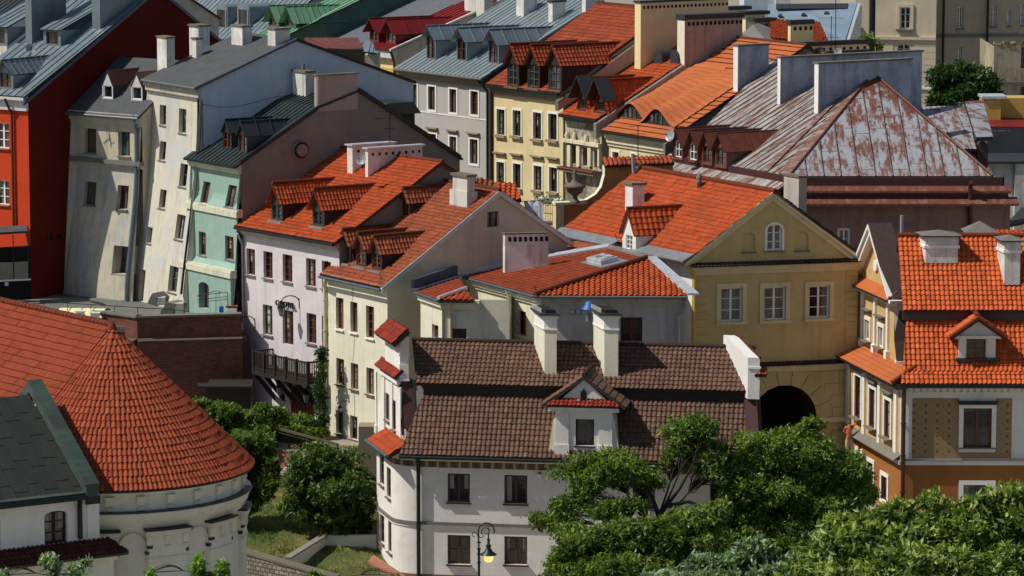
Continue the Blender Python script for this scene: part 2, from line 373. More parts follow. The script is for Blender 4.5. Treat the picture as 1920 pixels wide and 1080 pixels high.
def win(H, f, box, **kw):
    """window on wall f of thing H; box = (cx, cy, w, h) in photograph pixels of the opening, or ('m', a0, z0, a1, z1)"""
    k = dict(ST); k.update(kw)
    if box[0] == 'm': _, a0, z0, a1, z1 = box
    else:
        cx, cy, w, h = box; a0 = f.hit(cx-w/2, cy)[0]; a1 = f.hit(cx+w/2, cy)[0]; z0 = f.hit(cx, cy+h/2)[1]; z1 = f.hit(cx, cy-h/2)[1]
    d = k['depth'] or f.depth
    pts = archpts(a0, z0, a1, z1, k['arch']) if k['arch'] else rect(a0, z0, a1, z1)
    f.holes.append(dict(pts=pts, depth=d))
    if k['blind']:
        return a0, z0, a1, z1
    mb = MB(); fr = k['frame']; fw = k['fw']
    zt = z1
    for b in ((a0, z0, a0+fw, zt), (a1-fw, z0, a1, zt), (a0+fw, z0, a1-fw, z0+fw), (a0+fw, zt-fw, a1-fw, zt)): f.bar(mb, *b, -d, -d+.05, fr)
    for i in range(1, k['nx']):
        x = a0+(a1-a0)*i/k['nx']; m = k['mw']*(1.5 if k['nx'] == 2 else 1); f.bar(mb, x-m, z0+fw, x+m, zt-fw, -d, -d+.045, fr)
    for j in range(1, k['ny']):
        z = z0+(zt-z0)*j/k['ny']; f.bar(mb, a0+fw, z-k['mw']/2, a1-fw, z+k['mw']/2, -d+.003, -d+.035, fr)
    if k['sur']:
        w, o = k['sw'], k['so']; sm = k['sur']
        if k['arch']:
            out = archpts(a0-w, z0, a1+w, z1+w, k['arch']+w); inn = pts
            for i in range(1, len(inn)):
                j = (i+1) % len(inn); P = [f.pt(*inn[i], o), f.pt(*out[i], o), f.pt(*out[j], o), f.pt(*inn[j], o)]
                if i < len(inn)-1 or 1: mb.prism([f.pt(*inn[i], 0), f.pt(*out[i], 0), f.pt(*out[j], 0), f.pt(*inn[j], 0)], f.n*o, sm)
        else:
            for b in ((a0-w, z0, a0, z1), (a1, z0, a1+w, z1), (a0-w, z1, a1+w, z1+w)): f.bar(mb, *b, .001, o, sm)
            if k['sill'] is None: f.bar(mb, a0-w, z0-w, a1+w, z0, .001, o, sm)
    if k['sill']:
        e = .06 if not k['sur'] else k['sw']+.03
        f.bar(mb, a0-e, z0-k['sh'], a1+e, z0-.002, -.02 if not k['sur'] else .001, k['so_sill'], k['sill'])
    if k['hood']:
        e = (k['sw'] if k['sur'] else 0)+.08; zb = z1+k['hz']; hd = k['hood']
        f.bar(mb, a0-e, zb, a1+e, zb+.09, .001, .24, hd); f.bar(mb, a0-e+.08, zb-.1, a1+e-.08, zb, .001, .12, hd)
    o = mb.build('window', getattr(H, 'e', H))
    pm = k['pane'] or random.choice(['glass_dark', 'glass_dark', 'glass_grey', 'glass_warm'])
    pb = MB(); pb.add([f.pt(*p, -d-.015) for p in pts], [tuple(range(len(pts)))], pm)
    if pm.startswith('glass') and pm != 'glass_pale' and random.random() < .45:
        cw = (a1-a0)*random.uniform(.12, .24); zc_ = z0+(z1-z0)*random.choice([0, 0, .45])
        for xa, xb in ((a0+fw, a0+fw+cw), (a1-fw-cw, a1-fw))[:random.choice([1, 2, 2])]: pb.add([f.pt(xa, zc_, -d-.008), f.pt(xb, zc_, -d-.008), f.pt(xb, z1, -d-.008), f.pt(xa, z1, -d-.008)], [(0, 1, 2, 3)], 'curtain')
    pb.build('pane', o)
    return a0, z0, a1, z1
def cornice(mb, f, a0, a1, zt, mat, rows=((.14, .30), (.12, .22), (.14, .12), (.1, .06)), ends=0.0):
    z = zt
    for h, o in rows:
        f.bar(mb, a0-ends*o, z-h, a1+ends*o, z-.001, .0015, o, mat); z -= h
    return z
def gutter(mb, a, b, mat='gutter_dark', r=.085): mb.tube(a, b, r, mat, 8)
def drain(mb, top, foot, mat='gutter_dark', r=.06, wall=None, jog=.35):
    """downpipe: from the eave point top to the wall and down to foot"""
    if wall is not None: p1 = top-ZZ*.15; p2 = V((foot.x, foot.y, top.z-.15-jog)); mb.path([top, p1, p2, foot], r, mat, 8)
    else: mb.path([top, foot], r, mat, 8)
    z = foot.z+.6
    while z < top.z-1: mb.tube(V((foot.x, foot.y, z)), V((foot.x, foot.y, z+.05)), r*1.35, mat, 8); z += 1.6
# ------------------------------------------------------------------ generic terraced house
class House:
    """front wall A from L to Cn, gable wall B from Cn to R, roof profile on the gable plane given by photograph pixels"""
    def __init__(s, name, label, C, Lpx, a, b, prof, zb, wa, wb, cat='house', depth=.22, group=None, wback=None):
        s.C = at(*C); s.ua = -dirA(a); s.ub = dirB(b); s.L = along(s.C, s.ua, Lpx)
        s.fa = Fac(s.L, s.ua, wa, depth); s.fb = Fac(s.C, s.ub, wb, depth); s.fb.P = V(s.C)
        s.la = (s.C-s.L).length; s.zc = s.C.z; s.zb = zb
        s.prof = [(0.0, s.zc)]
        for p in prof: s.prof.append((2*s.prof[-1][0], s.zc) if p == 'mir' else s.fb.hit(*p) if len(p) == 2 else p[1:])
        s.w = s.prof[-1][0]; s.e = thing(name, label, cat, (s.C.x, s.C.y, zb), group); s.roofmb = MB(); s.wb = wback or wb
        s.seg = []
    def walls(s, grid=0, front=True):
        mb = MB()
        if front: s.fa.wall(mb, [(0, s.zb), (s.la, s.zb), (s.la, s.zc), (0, s.zc)], grid=grid)
        s.fb.wall(mb, [(0, s.zb), (s.w, s.zb)]+[p for p in reversed(s.prof)])
        # hidden sides
        R = s.fb.pt(s.w, s.zb); zr = s.prof[-1][1]; back = -s.ua*s.la
        mb.add([R, R+back, R+back+ZZ*(zr-s.zb), R+ZZ*(zr-s.zb)], [(0, 1, 2, 3)], s.wb, [(0, 0), (s.la, 0), (s.la, zr-s.zb), (0, zr-s.zb)])
        pl = [s.fb.pt(x, z)+back for x, z in [(0, s.zb), (s.w, s.zb)]+list(reversed(s.prof))]
        mb.add(pl, [tuple(reversed(range(len(pl))))], s.wb, [(p.y, p.z) for p in pl])
        s.wall = mb.build('wall', s.e); return s.wall
    def roof(s, og=.12, oe=.3, ol=.05, kinds=None, rid=None, **kw):
        """og: overhang past the gable, oe: at the eave; kinds: per-segment dicts"""
        mb = s.roofmb; n = len(s.prof)-1; pr = list(s.prof)
        dx, dz = pr[1][0]-pr[0][0], pr[1][1]-pr[0][1]; L = math.hypot(dx, dz); pr[0] = (pr[0][0]-oe*dx/L, pr[0][1]-oe*dz/L)
        dx, dz = pr[-1][0]-pr[-2][0], pr[-1][1]-pr[-2][1]; L = math.hypot(dx, dz); pr[-1] = (pr[-1][0]+.2*dx/L, pr[-1][1]+.2*dz/L)
        for i in range(n):
            a, b = pr[i], pr[i+1]; k = dict(kw)
            if kinds and i < len(kinds) and kinds[i] is not None: k.update(kinds[i])
            A0 = s.fb.pt(*a)-s.ua*(s.la+ol); A1 = s.fb.pt(*a)+s.ua*og; B1 = s.fb.pt(*b)+s.ua*og; B0 = s.fb.pt(*b)-s.ua*(s.la+ol)
            lift = ZZ*.1
            pts = [A0+lift, A1+lift, B1+lift, B0+lift] if b[1] > a[1] else [B1+lift, B0+lift, A0+lift, A1+lift]
            fr = roofplane(mb, pts, **k); s.seg.append((fr[0]+fr[3]*.02, fr[3], fr[1], fr[2]))
        if rid:
            iz = max(range(len(pr)), key=lambda i: pr[i][1]); p = s.fb.pt(*pr[iz])+ZZ*.13
            ridge(mb, p-s.ua*(s.la+ol), p+s.ua*(og+.03), rid[0], rid[1])
        return mb
    def done(s): s.ro = s.roofmb.build('roof', s.e); return s.ro
    def on(s, px, py, i=0): P, N = s.seg[i][:2]; return hitp(px, py, P, N)
def chim(H, parent, P, xl, xr, yt, mat, ml=None, ua=None, ub=None, cap='cap_grey', ch=.12, co=.07, down=1.6, holes=0, pots=0, vent_w=.13, band=0, name='chimney', rim=None):
    """chimney standing at roof point P (its near vertical edge), spanning picture columns xl..xr, top at row yt"""
    ua = ua or H.ua; ub = ub or H.ub
    A = along(P, ua, xl)-P; B = along(P, ub, xr)-P
    zt = hitp(proj(P)[0], yt, P, V((0, 1, 0))).z
    mb = MB(); base = V((P.x, P.y, P.z-down)); h = zt-base.z-ch
    mb.box(base, A, B, ZZ*h, mat)
    an, bn = A.normalized(), B.normalized(); t = base+ZZ*h
    if band: mb.box(t-ZZ*band-an*.05-bn*.05, A+an*.1, B+bn*.1, ZZ*.12, mat)
    mb.box(t-an*co-bn*co, A+an*2*co, B+bn*2*co, ZZ*ch, cap)
    if holes:
        L = B.length
        for i in range(holes):
            c = base+bn*(L*(i+.6)/(holes+.2))+ZZ*(h-.38)-an*.004
            mb.box(c, bn*min(vent_w, L/holes*.55), -an*.012, ZZ*vent_w*1.2, 'soot_and_dark')
    if pots:
        for i in range(pots):
            c = t+ZZ*ch+A*.5+B*((i+.5)/pots); mb.tube(c, c+ZZ*.35, .09, rim or 'cap_grey', 8)
    return mb.build(name, parent)
def dormer(H, parent, seg, x0, x1, yb, ye, ya, side, roofm, front, frame='wood_brown', kind='tiles', ua=None, ub=None, inset=(.12, .12, .12), nx=2, ny=3, ov=.15, fo=.18, tw=.21, tl=.3, pane=None, gable_front=True, ridgem=None, cover=None, sillm=None, under='wood_dark', shed=0, wmar=None, seam=.45):
    """gabled dormer on roof segment seg: front from column x0 to x1, foot row yb (middle), eave row ye, apex row ya"""
    P, N, U, W = H.seg[seg]; ua = ua or H.ua; ub = ub or H.ub
    xc = (x0+x1)/2; Pm = hitp(xc, yb, P, N)
    pl = along(Pm, ua, x0); pr = along(Pm, ua, x1); w = (pr-pl).length
    f = Fac(pl, ua, front); f.P = V(pl); ze = f.hit(xc, ye)[1]; za = f.hit(xc, ya)[1]; z0 = pl.z
    Hn = V((N.x, N.y, 0)); slope = N.z/max(1e-4, -(ub.dot(N)))  # run per rise along ub
    mb = MB(); hb = ze-z0
    Lb = hb*slope+.05; La = (za-z0)*slope+.1
    # side cheeks + front
    f.P = V((pl.x, pl.y, 0)); d = .1
    m = inset; wa0, wa1, wz0, wz1 = m[0], w-m[0], z0+m[1], ze-m[2]
    f.holes.append(dict(pts=rect(wa0, wz0, wa1, wz1), depth=d))
    out = [(0, z0-.05), (w, z0-.05), (w, ze), (w/2, za-.03), (0, ze)] if not shed else [(0, z0-.05), (w, z0-.05), (w, ze), (0, ze)]
    f.wall(mb, out, front)
    for base, sgn in ((f.pt(0, z0), -1), (f.pt(w, z0), 1)):
        a = base-ZZ*.05; mb.add([a, a+ub*Lb+ZZ*hb, base+ZZ*hb], [(0, 1, 2) if sgn > 0 else (2, 1, 0)], side, [(0, 0), (Lb, hb), (0, hb)])
    o = mb.build('dormer', parent)
    wm = MB(); fw = .05
    for b in ((wa0, wz0, wa0+fw, wz1), (wa1-fw, wz0, wa1, wz1), (wa0+fw, wz0, wa1-fw, wz0+fw), (wa0+fw, wz1-fw, wa1-fw, wz1)): f.bar(wm, *b, -d, -d+.06, frame)
    for i in range(1, nx): x = wa0+(wa1-wa0)*i/nx; f.bar(wm, x-.03, wz0+fw, x+.03, wz1-fw, -d, -d+.05, frame)
    for j in range(1, ny): z = wz0+(wz1-wz0)*j/ny; f.bar(wm, wa0+fw, z-.018, wa1-fw, z+.018, -d+.003, -d+.04, frame)
    wm.add([f.pt(*p, -d-.012) for p in rect(wa0, wz0, wa1, wz1)], [(0, 1, 2, 3)], pane or random.choice(['glass_dark', 'glass_grey']))
    if sillm: f.bar(wm, -.1, z0-.1, w+.1, z0, .001, .22, sillm)
    wm.build('window', o)
    rb = MB()
    if shed:
        e = f.n*fo; a = f.pt(-ov, ze)+e+ZZ*.02; b = f.pt(w+ov, ze)+e+ZZ*.02; r2 = shed
        # shallow slope r2 rises per metre; meets the main roof
        L2 = hb*slope/(1-r2*slope) if r2*slope < .95 else hb*slope*3
        up = ub*(L2+fo)+ZZ*(r2*(L2+fo))
        roofplane(rb, [a, b, b+up, a+up], kind, roofm, under, .08, tw, tl, seam=seam)
    else:
        e = f.n*fo; ridge0 = f.pt(w/2, za)+e; sl = (za-ze)/(w/2); zo = ze-ov*sl
        Rr = ridge0+ub*(La+fo)
        for x, sg in ((-ov, -1), (w+ov, 1)):
            a = f.pt(x, zo)+e; b = a+ub*(La+fo)
            pts = [a, b, Rr, ridge0] if sg > 0 else [b, a, ridge0, Rr]
            k = kind
            roofplane(rb, pts, k, roofm, under, .07, tw, tl, seam=seam, prof='pan')
        if ridgem: ridge(rb, ridge0+ZZ*.05, Rr+ZZ*.05, .1, ridgem)
        elif kind == 'seam': rb.tube(ridge0+ZZ*.02, Rr+ZZ*.02, .04, roofm, 6)
    rb.build('dormer_roof', o)
    return o, f, w, z0, ze
# ------------------------------------------------------------------ materials of the place
plaster('pl_cream', C3(228, 223, 200), .07, .5, C3(160, 152, 128))
plaster('pl_greycream', C3(226, 216, 186), .08, .3, C3(130, 122, 105))
plaster('pl_gable', C3(208, 198, 174), .08, .4, C3(140, 132, 118))
plaster('pl_pink', C3(216, 208, 210), .06, .35, C3(150, 144, 144))
plaster('pl_mauve', C3(136, 134, 126), .16, .45, C3(100, 96, 92), patch=C3(126, 122, 116))
plaster('pl_mauve2', C3(170, 158, 150), .12, .4, C3(110, 100, 96))
plaster('pl_mint', C3(150, 178, 166), .1, .45, C3(120, 140, 130))
plaster('pl_mintband', C3(214, 212, 188), .1, .5, C3(120, 112, 90))
plaster('pl_old', C3(200, 192, 170), .14, .65, C3(118, 114, 104), patch=C3(176, 176, 168))
plaster('pl_old2', C3(216, 208, 188), .12, .6, C3(136, 132, 122), patch=C3(196, 196, 190))
plaster('pl_blue', C3(192, 204, 218), .06, .35, C3(140, 150, 168))
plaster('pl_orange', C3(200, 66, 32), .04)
plaster('pl_red_shade', C3(92, 22, 12), .08, .2)  # side wall of the orange-red house, shade darkened into its colour
plaster('pl_white', C3(238, 234, 226), .05, .2, C3(170, 165, 155))
plaster('pl_front', C3(232, 228, 222), .05, .22, C3(190, 184, 176))
plaster('pl_gate', C3(206, 182, 126), .08, .4, C3(150, 128, 84))
plaster('pl_gatelight', C3(220, 206, 166), .07, .35, C3(160, 146, 110))
plaster('pl_gateband', C3(206, 182, 128), .06, .3)
plaster('pl_yellow', C3(222, 204, 158), .06, .3, C3(168, 150, 112))
plaster('pl_taupe', C3(150, 138, 116), .06, .3)
plaster('pl_ochre', C3(160, 106, 58), .08, .3, C3(130, 84, 48))
plaster('pl_sand', C3(206, 174, 118), .12, .3, C3(150, 110, 60))
plaster('pl_old_ornate', C3(202, 194, 172), .3, .9, C3(50, 46, 40), patch=C3(120, 114, 100))
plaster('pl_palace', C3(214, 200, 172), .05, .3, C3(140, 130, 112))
plaster('pl_palace_shade', C3(176, 164, 144), .05, .3, C3(120, 112, 100))  # palace plaster painted darker for the wing lying in shade
plaster('pl_ruin', C3(186, 174, 146), .3, .8, C3(90, 82, 68), patch=C3(150, 140, 118))
plaster('pl_salmon', C3(168, 130, 116), .3, .7, C3(84, 64, 56), patch=C3(140, 114, 104))
plaster('pl_chim_white', C3(232, 230, 224), .1, .7, C3(120, 114, 106), patch=C3(206, 202, 194))
plaster('pl_chim_blue', C3(172, 180, 194), .4, .75, C3(78, 84, 96))
plaster('pl_chim_yellow', C3(238, 220, 170), .06, .2)
plaster('pl_chim_mauve', C3(180, 164, 150), .14, .85, C3(88, 78, 78))
plaster('pl_apse', C3(224, 220, 204), .05, .35, C3(168, 162, 148))
plaster('pl_apse_white', C3(224, 217, 198), .08, .2)
plaster('pl_greywall', C3(196, 191, 178), .14, .7, C3(120, 116, 106))
plaster('pl_orangewall', C3(186, 126, 80), .08, .3)
plaster('vault_shade', C3(84, 68, 44), .15, .6)  # archway lining, colour darkened to deepen the shade inside
plaster('concrete', C3(140, 136, 124), .2, .3)
plaster('stone_cap', C3(120, 112, 98), .3, .2)
plaster('stone_grey', C3(120, 118, 112), .2, .3)
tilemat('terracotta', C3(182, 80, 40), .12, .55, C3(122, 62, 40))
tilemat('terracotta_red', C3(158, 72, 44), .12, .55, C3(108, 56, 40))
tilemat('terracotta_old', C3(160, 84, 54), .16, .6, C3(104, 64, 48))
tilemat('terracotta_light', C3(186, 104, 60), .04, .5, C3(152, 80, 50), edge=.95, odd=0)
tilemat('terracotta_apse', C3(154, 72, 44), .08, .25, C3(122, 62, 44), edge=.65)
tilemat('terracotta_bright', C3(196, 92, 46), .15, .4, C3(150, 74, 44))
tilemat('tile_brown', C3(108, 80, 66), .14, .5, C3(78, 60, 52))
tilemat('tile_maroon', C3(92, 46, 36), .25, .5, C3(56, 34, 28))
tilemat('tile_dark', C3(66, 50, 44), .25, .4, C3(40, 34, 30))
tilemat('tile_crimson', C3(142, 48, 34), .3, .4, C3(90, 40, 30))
metal_roof('metal_blue', C3(128, 142, 148), .42, .3, .12)
metal_roof('metal_pale', C3(150, 162, 166), .38, .35, .12)
metal_roof('metal_dark', C3(54, 62, 62), .45, .2, .12)
metal_roof('metal_red', C3(128, 26, 28), .5, .1, .1)
metal_roof('metal_green', C3(110, 152, 122), .55, .1, .15)
metal_roof('metal_green_dark', C3(70, 104, 88), .5, .1, .15)
metal_roof('metal_copper', C3(42, 43, 40), .65, .1, .1, C3(50, 56, 50))
metal_roof('metal_verdigris', C3(52, 64, 58), .6, .1, .2, C3(74, 92, 82))
metal_roof('metal_sky', C3(140, 160, 176), .5, .1, .04)
rusty('rust_roof', C3(164, 164, 160), C3(104, 60, 40), .45, .55, C3(138, 106, 96))
rusty('rust_panel', C3(152, 156, 162), C3(108, 60, 38), .48, .55, C3(136, 102, 92), top=(14.4, 17.4))
rusty('rust_trim', C3(130, 90, 78), C3(110, 60, 42), .4, .5)
rusty('rust_brown', C3(126, 66, 46), C3(104, 50, 32), .4, .55, C3(112, 60, 46))
plain('felt_grey', C3(72, 74, 76), .85, 0, .18, 1.2)
plain('felt_light', C3(104, 104, 100), .85, 0, .2, 1.0)
plain('slate_wall', C3(92, 96, 102), .8, 0, .12, 2)
plain('cowl_blue', C3(40, 104, 180), .5)
rusty('rust_hip', C3(170, 168, 164), C3(112, 62, 40), .36, .5, C3(120, 80, 66))
plain('fascia_dark', C3(50, 44, 42), .7)
plain('fascia_white', C3(200, 198, 196), .6)
plain('gutter_dark', C3(38, 42, 46), .4, .5)
plain('gutter_blue', C3(96, 112, 124), .4, .4)
plain('gutter_grey', C3(120, 124, 124), .45, .5)
plain('pipe_cream', C3(206, 194, 150), .5)
plain('pipe_pink', C3(190, 172, 172), .5)
plain('pipe_yellow', C3(206, 172, 84), .5)
plain('pipe_maroon', C3(72, 36, 32), .45, .1)
plain('cap_grey', C3(112, 106, 100), .8)
plain('cap_dark', C3(48, 50, 54), .6)
plain('cap_copper', C3(70, 74, 66), .6)
plain('soot_and_dark', C3(12, 11, 10), .95)  # near-black; also stands in for darkness inside the gate passage and porch
plain('wood_brown', C3(112, 60, 38), .5)
plain('wood_red', C3(98, 44, 30), .5)
plain('wood_umber', C3(74, 46, 32), .55)
plain('wood_dark', C3(40, 30, 25), .7)
plain('wood_grey', C3(84, 74, 62), .8)
plain('wood_old', C3(34, 27, 22), .85, 0, .3, 6)
plain('wood_greenish', C3(44, 54, 50), .6)
plain('wood_taupe', C3(96, 90, 78), .6)
plain('frame_white', C3(244, 242, 236), .45)
plain('trim_white', C3(236, 234, 226), .6, 0, .05)
plain('trim_cream', C3(226, 220, 196), .7, 0, .08)
plain('sill_grey', C3(120, 114, 104), .7)
plain('sill_white', C3(238, 234, 226), .7)
plain('sill_brown', C3(122, 84, 70), .7)
plain('flash_white', C3(206, 210, 216), .35, .3, .15, 2)
plain('flash_grey', C3(150, 156, 158), .35, .4, .2, 2)
plain('flash_blue', C3(74, 84, 104), .5, .2)
plain('clad_maroon', C3(74, 42, 40), .5, .1, .15)
plain('clad_umber', C3(66, 50, 44), .5, .1, .15)
plain('iron', C3(28, 30, 32), .45, .5)
plain('iron_green', C3(34, 48, 48), .45, .4)
plain('blue_paint', C3(30, 110, 200), .4)
plain('blue_dark', C3(24, 48, 92), .4)
plain('dish_grey', C3(150, 152, 154), .4)
plain('cream_sheet', C3(236, 228, 178), .5, 0, .05)
plain('cloth_lilac', C3(200, 204, 222), .9, 0, .1)
plain('cloth_letters', C3(96, 98, 120), .9)
plain('flower_white', C3(236, 238, 228), .8)
plain('asphalt', C3(120, 112, 98), .9, 0, .15, 3)
plain('paving', C3(150, 143, 128), .9, 0, .15, 4)
plain('bark', C3(70, 58, 46), .9, 0, .35, 8)
plain('bark_dark', C3(44, 38, 30), .9, 0, .35, 8)
glassmat('glass_dark', C3(44, 46, 50)); glassmat('glass_grey', C3(88, 94, 98)); glassmat('glass_warm', C3(84, 74, 62)); glassmat('glass_pale', C3(160, 166, 160), .2)
glassmat('glass_teal', C3(70, 120, 130))
brickmat('brick_old', C3(142, 72, 52), C3(98, 52, 42), C3(92, 78, 66), .27, .085, .55)
brickmat('brick_orange', C3(190, 104, 76), C3(160, 84, 62), C3(170, 150, 130), .27, .09, .35, (.12, .1, .05, 1))
brickmat('brick_dark', C3(84, 62, 52), C3(60, 46, 40), C3(90, 82, 74), .25, .08, .4)
brickmat('cobble', C3(160, 154, 140), C3(120, 114, 104), C3(80, 74, 64), .3, .2, .2, rough=.9, msize=.03)
leafmat('leaf_mid', (.038, .075, .012, 1), (.125, .2, .028, 1), (.33, .41, .075, 1), .38)
leafmat('leaf_dark', (.015, .04, .008, 1), (.03, .075, .012, 1), (.06, .12, .02, 1), .25)
leafmat('leaf_bush', (.035, .065, .012, 1), (.085, .14, .022, 1), (.2, .26, .05, 1), .3)
leafmat('leaf_lime', (.045, .08, .014, 1), (.19, .265, .045, 1), (.56, .57, .18, 1), .32)
leafmat('leaf_silver', (.05, .09, .04, 1), (.17, .25, .12, 1), (.42, .5, .32, 1), .3)
leafmat('leaf_bright', (.06, .14, .012, 1), (.14, .26, .02, 1), (.26, .4, .05, 1), .35)
leafmat('grass_leaf', (.06, .11, .02, 1), (.12, .17, .03, 1), (.28, .25, .09, 1), .3)
t = NT('emit_lamp'); t.b.inputs['Base Color'].default_value = (.9, .6, .1, 1); t.b.inputs['Emission Color'].default_value = (1, .72, .26, 1); t.b.inputs['Emission Strength'].default_value = 1.1
t = NT('grass_ground'); tc = t.n('TexCoord'); n1 = t.noise((tc, 'Object'), .55, 7, .7); n2 = t.noise((tc, 'Object'), 9, 6, .7)
r1 = t.ramp(n1, 0, .44, .6); c = t.mix((r1, 0), C3(88, 98, 44), C3(138, 122, 74)); c = t.mix(.5, c, (n2, 1), 'OVERLAY'); t.l(c[0], c[1], t.b, 'Base Color'); t.b.inputs['Roughness'].default_value = .95; t.bump(n2, 0, 1, .1)
for nm, c1, c2, kk in (('skin', C3(200, 130, 100), None, 0), ('shirt', C3(190, 100, 76), None, 0), ('shorts', C3(206, 190, 160), None, 0), ('hair', C3(50, 40, 36), None, 0), ('cap_cloth', C3(66, 70, 88), None, 0)):
    plain(nm, c1, .75, 0, .08)
# tile facade pattern of the grey house: rows of small lozenges
t = NT('pl_pattern'); uv = t.n('UVMap'); mp = t.n('Mapping'); mp.inputs['Scale'].default_value = (1, 1, 1); t.l(uv, 0, mp, 0)
sp = t.n('SeparateXYZ'); t.l(mp, 0, sp, 0)
plain('curtain', C3(150, 144, 132), .9, 0, .15, 4)
def _tri(t, src, i, per):
    m = t.n('Math', operation='MULTIPLY'); t.l(src, i, m, 0); m.inputs[1].default_value = 1/per
    p = t.n('Math', operation='PINGPONG'); t.l(m, 0, p, 0); p.inputs[1].default_value = .5; return p
px_, pz_ = _tri(t, sp, 0, .24), _tri(t, sp, 1, .2)
ad = t.n('Math', operation='ADD'); t.l(px_, 0, ad, 0); t.l(pz_, 0, ad, 1)
sb = t.n('Math', operation='SUBTRACT'); t.l(ad, 0, sb, 0); sb.inputs[1].default_value = .5
ab = t.n('Math', operation='ABSOLUTE'); t.l(sb, 0, ab, 0); rr = t.ramp(ab, 0, .18, .28)
tc = t.n('TexCoord'); nz = t.noise((tc, 'Object'), 2, 6); c = t.mix((rr, 0), C3(188, 184, 178), C3(142, 140, 138)); c = t.mix(.2, c, (nz, 1), 'OVERLAY')
t.l(c[0], c[1], t.b, 'Base Color'); t.b.inputs['Roughness'].default_value = .8
# sgraffito of the right-hand house: rows of rosettes on brown
t = NT('pl_sgraffito'); uv = t.n('UVMap'); vo = t.n('TexVoronoi', feature='F1', distance='EUCLIDEAN', Scale=1.0); vo.inputs['Randomness'].default_value = 0
mp = t.n('Mapping'); mp.inputs['Scale'].default_value = (1.75, 2.6, 1); t.l(uv, 0, mp, 0); t.l(mp, 0, vo, 'Vector')
w1 = t.n('Math', operation='MULTIPLY'); t.l(vo, 0, w1, 0); w1.inputs[1].default_value = 26; s1 = t.n('Math', operation='SINE'); t.l(w1, 0, s1, 0); r1 = t.ramp(s1, 0, -.3, .5)
r2 = t.ramp(vo, 0, .08, .16)
wv = t.n('TexWave', Scale=1.1, Distortion=3.0, Detail=3); mp2 = t.n('Mapping'); mp2.inputs['Scale'].default_value = (.6, 2.6, 1); mp2.inputs['Rotation'].default_value = (0, 0, 1.571); t.l(uv, 0, mp2, 0); t.l(mp2, 0, wv, 0)
c = t.mix((r1, 0), C3(172, 144, 104), C3(136, 110, 78)); c = t.mix((wv, 1), c, C3(152, 126, 90)); c = t.mix((r2, 0), C3(84, 62, 46), c); t.l(c[0], c[1], t.b, 'Base Color'); t.b.inputs['Roughness'].default_value = .9
# frieze below the brown roof
t = NT('frieze'); uv = t.n('UVMap'); sp = t.n('SeparateXYZ'); t.l(uv, 0, sp, 0); p1 = _tri(t, sp, 0, .52); p2 = _tri(t, sp, 0, .26)
r1 = t.ramp(p1, 0, .36, .4); r2 = t.ramp(p2, 0, .3, .34); c = t.mix((r1, 0), C3(92, 74, 56), C3(190, 172, 136)); c = t.mix(.25, c, (r2, 0), 'OVERLAY'); t.l(c[0], c[1], t.b, 'Base Color')
# ------------------------------------------------------------------ camera, light, air
sc_ = bpy.context.scene
cd = bpy.data.cameras.new('camera'); cam = bpy.data.objects.new('camera', cd); COL.objects.link(cam); cam.location = CAM
cam.rotation_euler = (rad(90)-TH, 0, 0); cd.sensor_width = 36; cd.lens = 36*F/1920; cd.clip_start = 1; cd.clip_end = 3000; sc_.camera = cam
SUN_EL, SUN_AZ = 50.0, 10.0   # azimuth: degrees from -X towards the camera
sd = V((-math.cos(rad(SUN_AZ))*math.cos(rad(SUN_EL)), -math.sin(rad(SUN_AZ))*math.cos(rad(SUN_EL)), math.sin(rad(SUN_EL))))
sl = bpy.data.lights.new('sun', 'SUN'); sl.energy = 4.4; sl.angle = rad(.5); sl.color = (1, .95, .86)
so = bpy.data.objects.new('sun', sl); COL.objects.link(so); so.rotation_euler = (-sd).to_track_quat('-Z', 'Y').to_euler()
w = bpy.data.worlds.new('World'); sc_.world = w; w.use_nodes = True; wt = w.node_tree
sky = wt.nodes.new('ShaderNodeTexSky'); sky.sky_type = 'NISHITA'; sky.sun_disc = False; sky.sun_elevation = rad(SUN_EL)
sky.sun_rotation = math.atan2(sd.x, sd.y); sky.ozone_density = 1.6
wt.nodes['Background'].inputs[1].default_value = .075; wt.links.new(sky.outputs[0], wt.nodes['Background'].inputs[0])
vs_ = sc_.view_settings; vs_.view_transform = 'Standard'; vs_.look = 'None'; vs_.exposure = -.12; vs_.gamma = 1
# ------------------------------------------------------------------ terraced houses of the middle row
def raked(mb, f, p0, p1, h, o, mat, o0=.002):
    (a0, z0), (a1, z1) = p0, p1
    mb.prism([f.pt(a0, z0-h, o0), f.pt(a1, z1-h, o0), f.pt(a1, z1, o0), f.pt(a0, z0, o0)], f.n*(o-o0), mat)
def rowwin(H, f, boxes, **kw):
    for b in boxes: win(H, f, b, **kw)
def smooth(t): t = max(0, min(1, t)); return t*t*(3-2*t)
def eave(H, oe=.4, mat='trim_cream', gut='gutter_dark', rows=None, gx=.0, fr=None):
    """cornice under the eave and a gutter along it"""
    mb = MB(); f = fr or H.fa; r = rows or ((.16, oe*.85), (.14, oe*.6), (.12, oe*.35), (.08, oe*.15))
    cornice(mb, f, 0, H.la+.02, H.zc-.06, mat, r); mb.build('cornice', H.e)
    if gut:
        dx, dz = H.prof[1][0]-H.prof[0][0], H.prof[1][1]-H.prof[0][1]; L = math.hypot(dx, dz); k = (oe+.16)/dx*L if dx else oe
        a = H.fa.pt(0, H.zc-(oe+.05)*dz/dx+.02, oe+.07); b = H.fa.pt(H.la+.1, H.zc-(oe+.05)*dz/dx+.02, oe+.07); m = MB(); m.tube(a, b, .075, gut, 8); m.build('gutter', H.e)
        return b
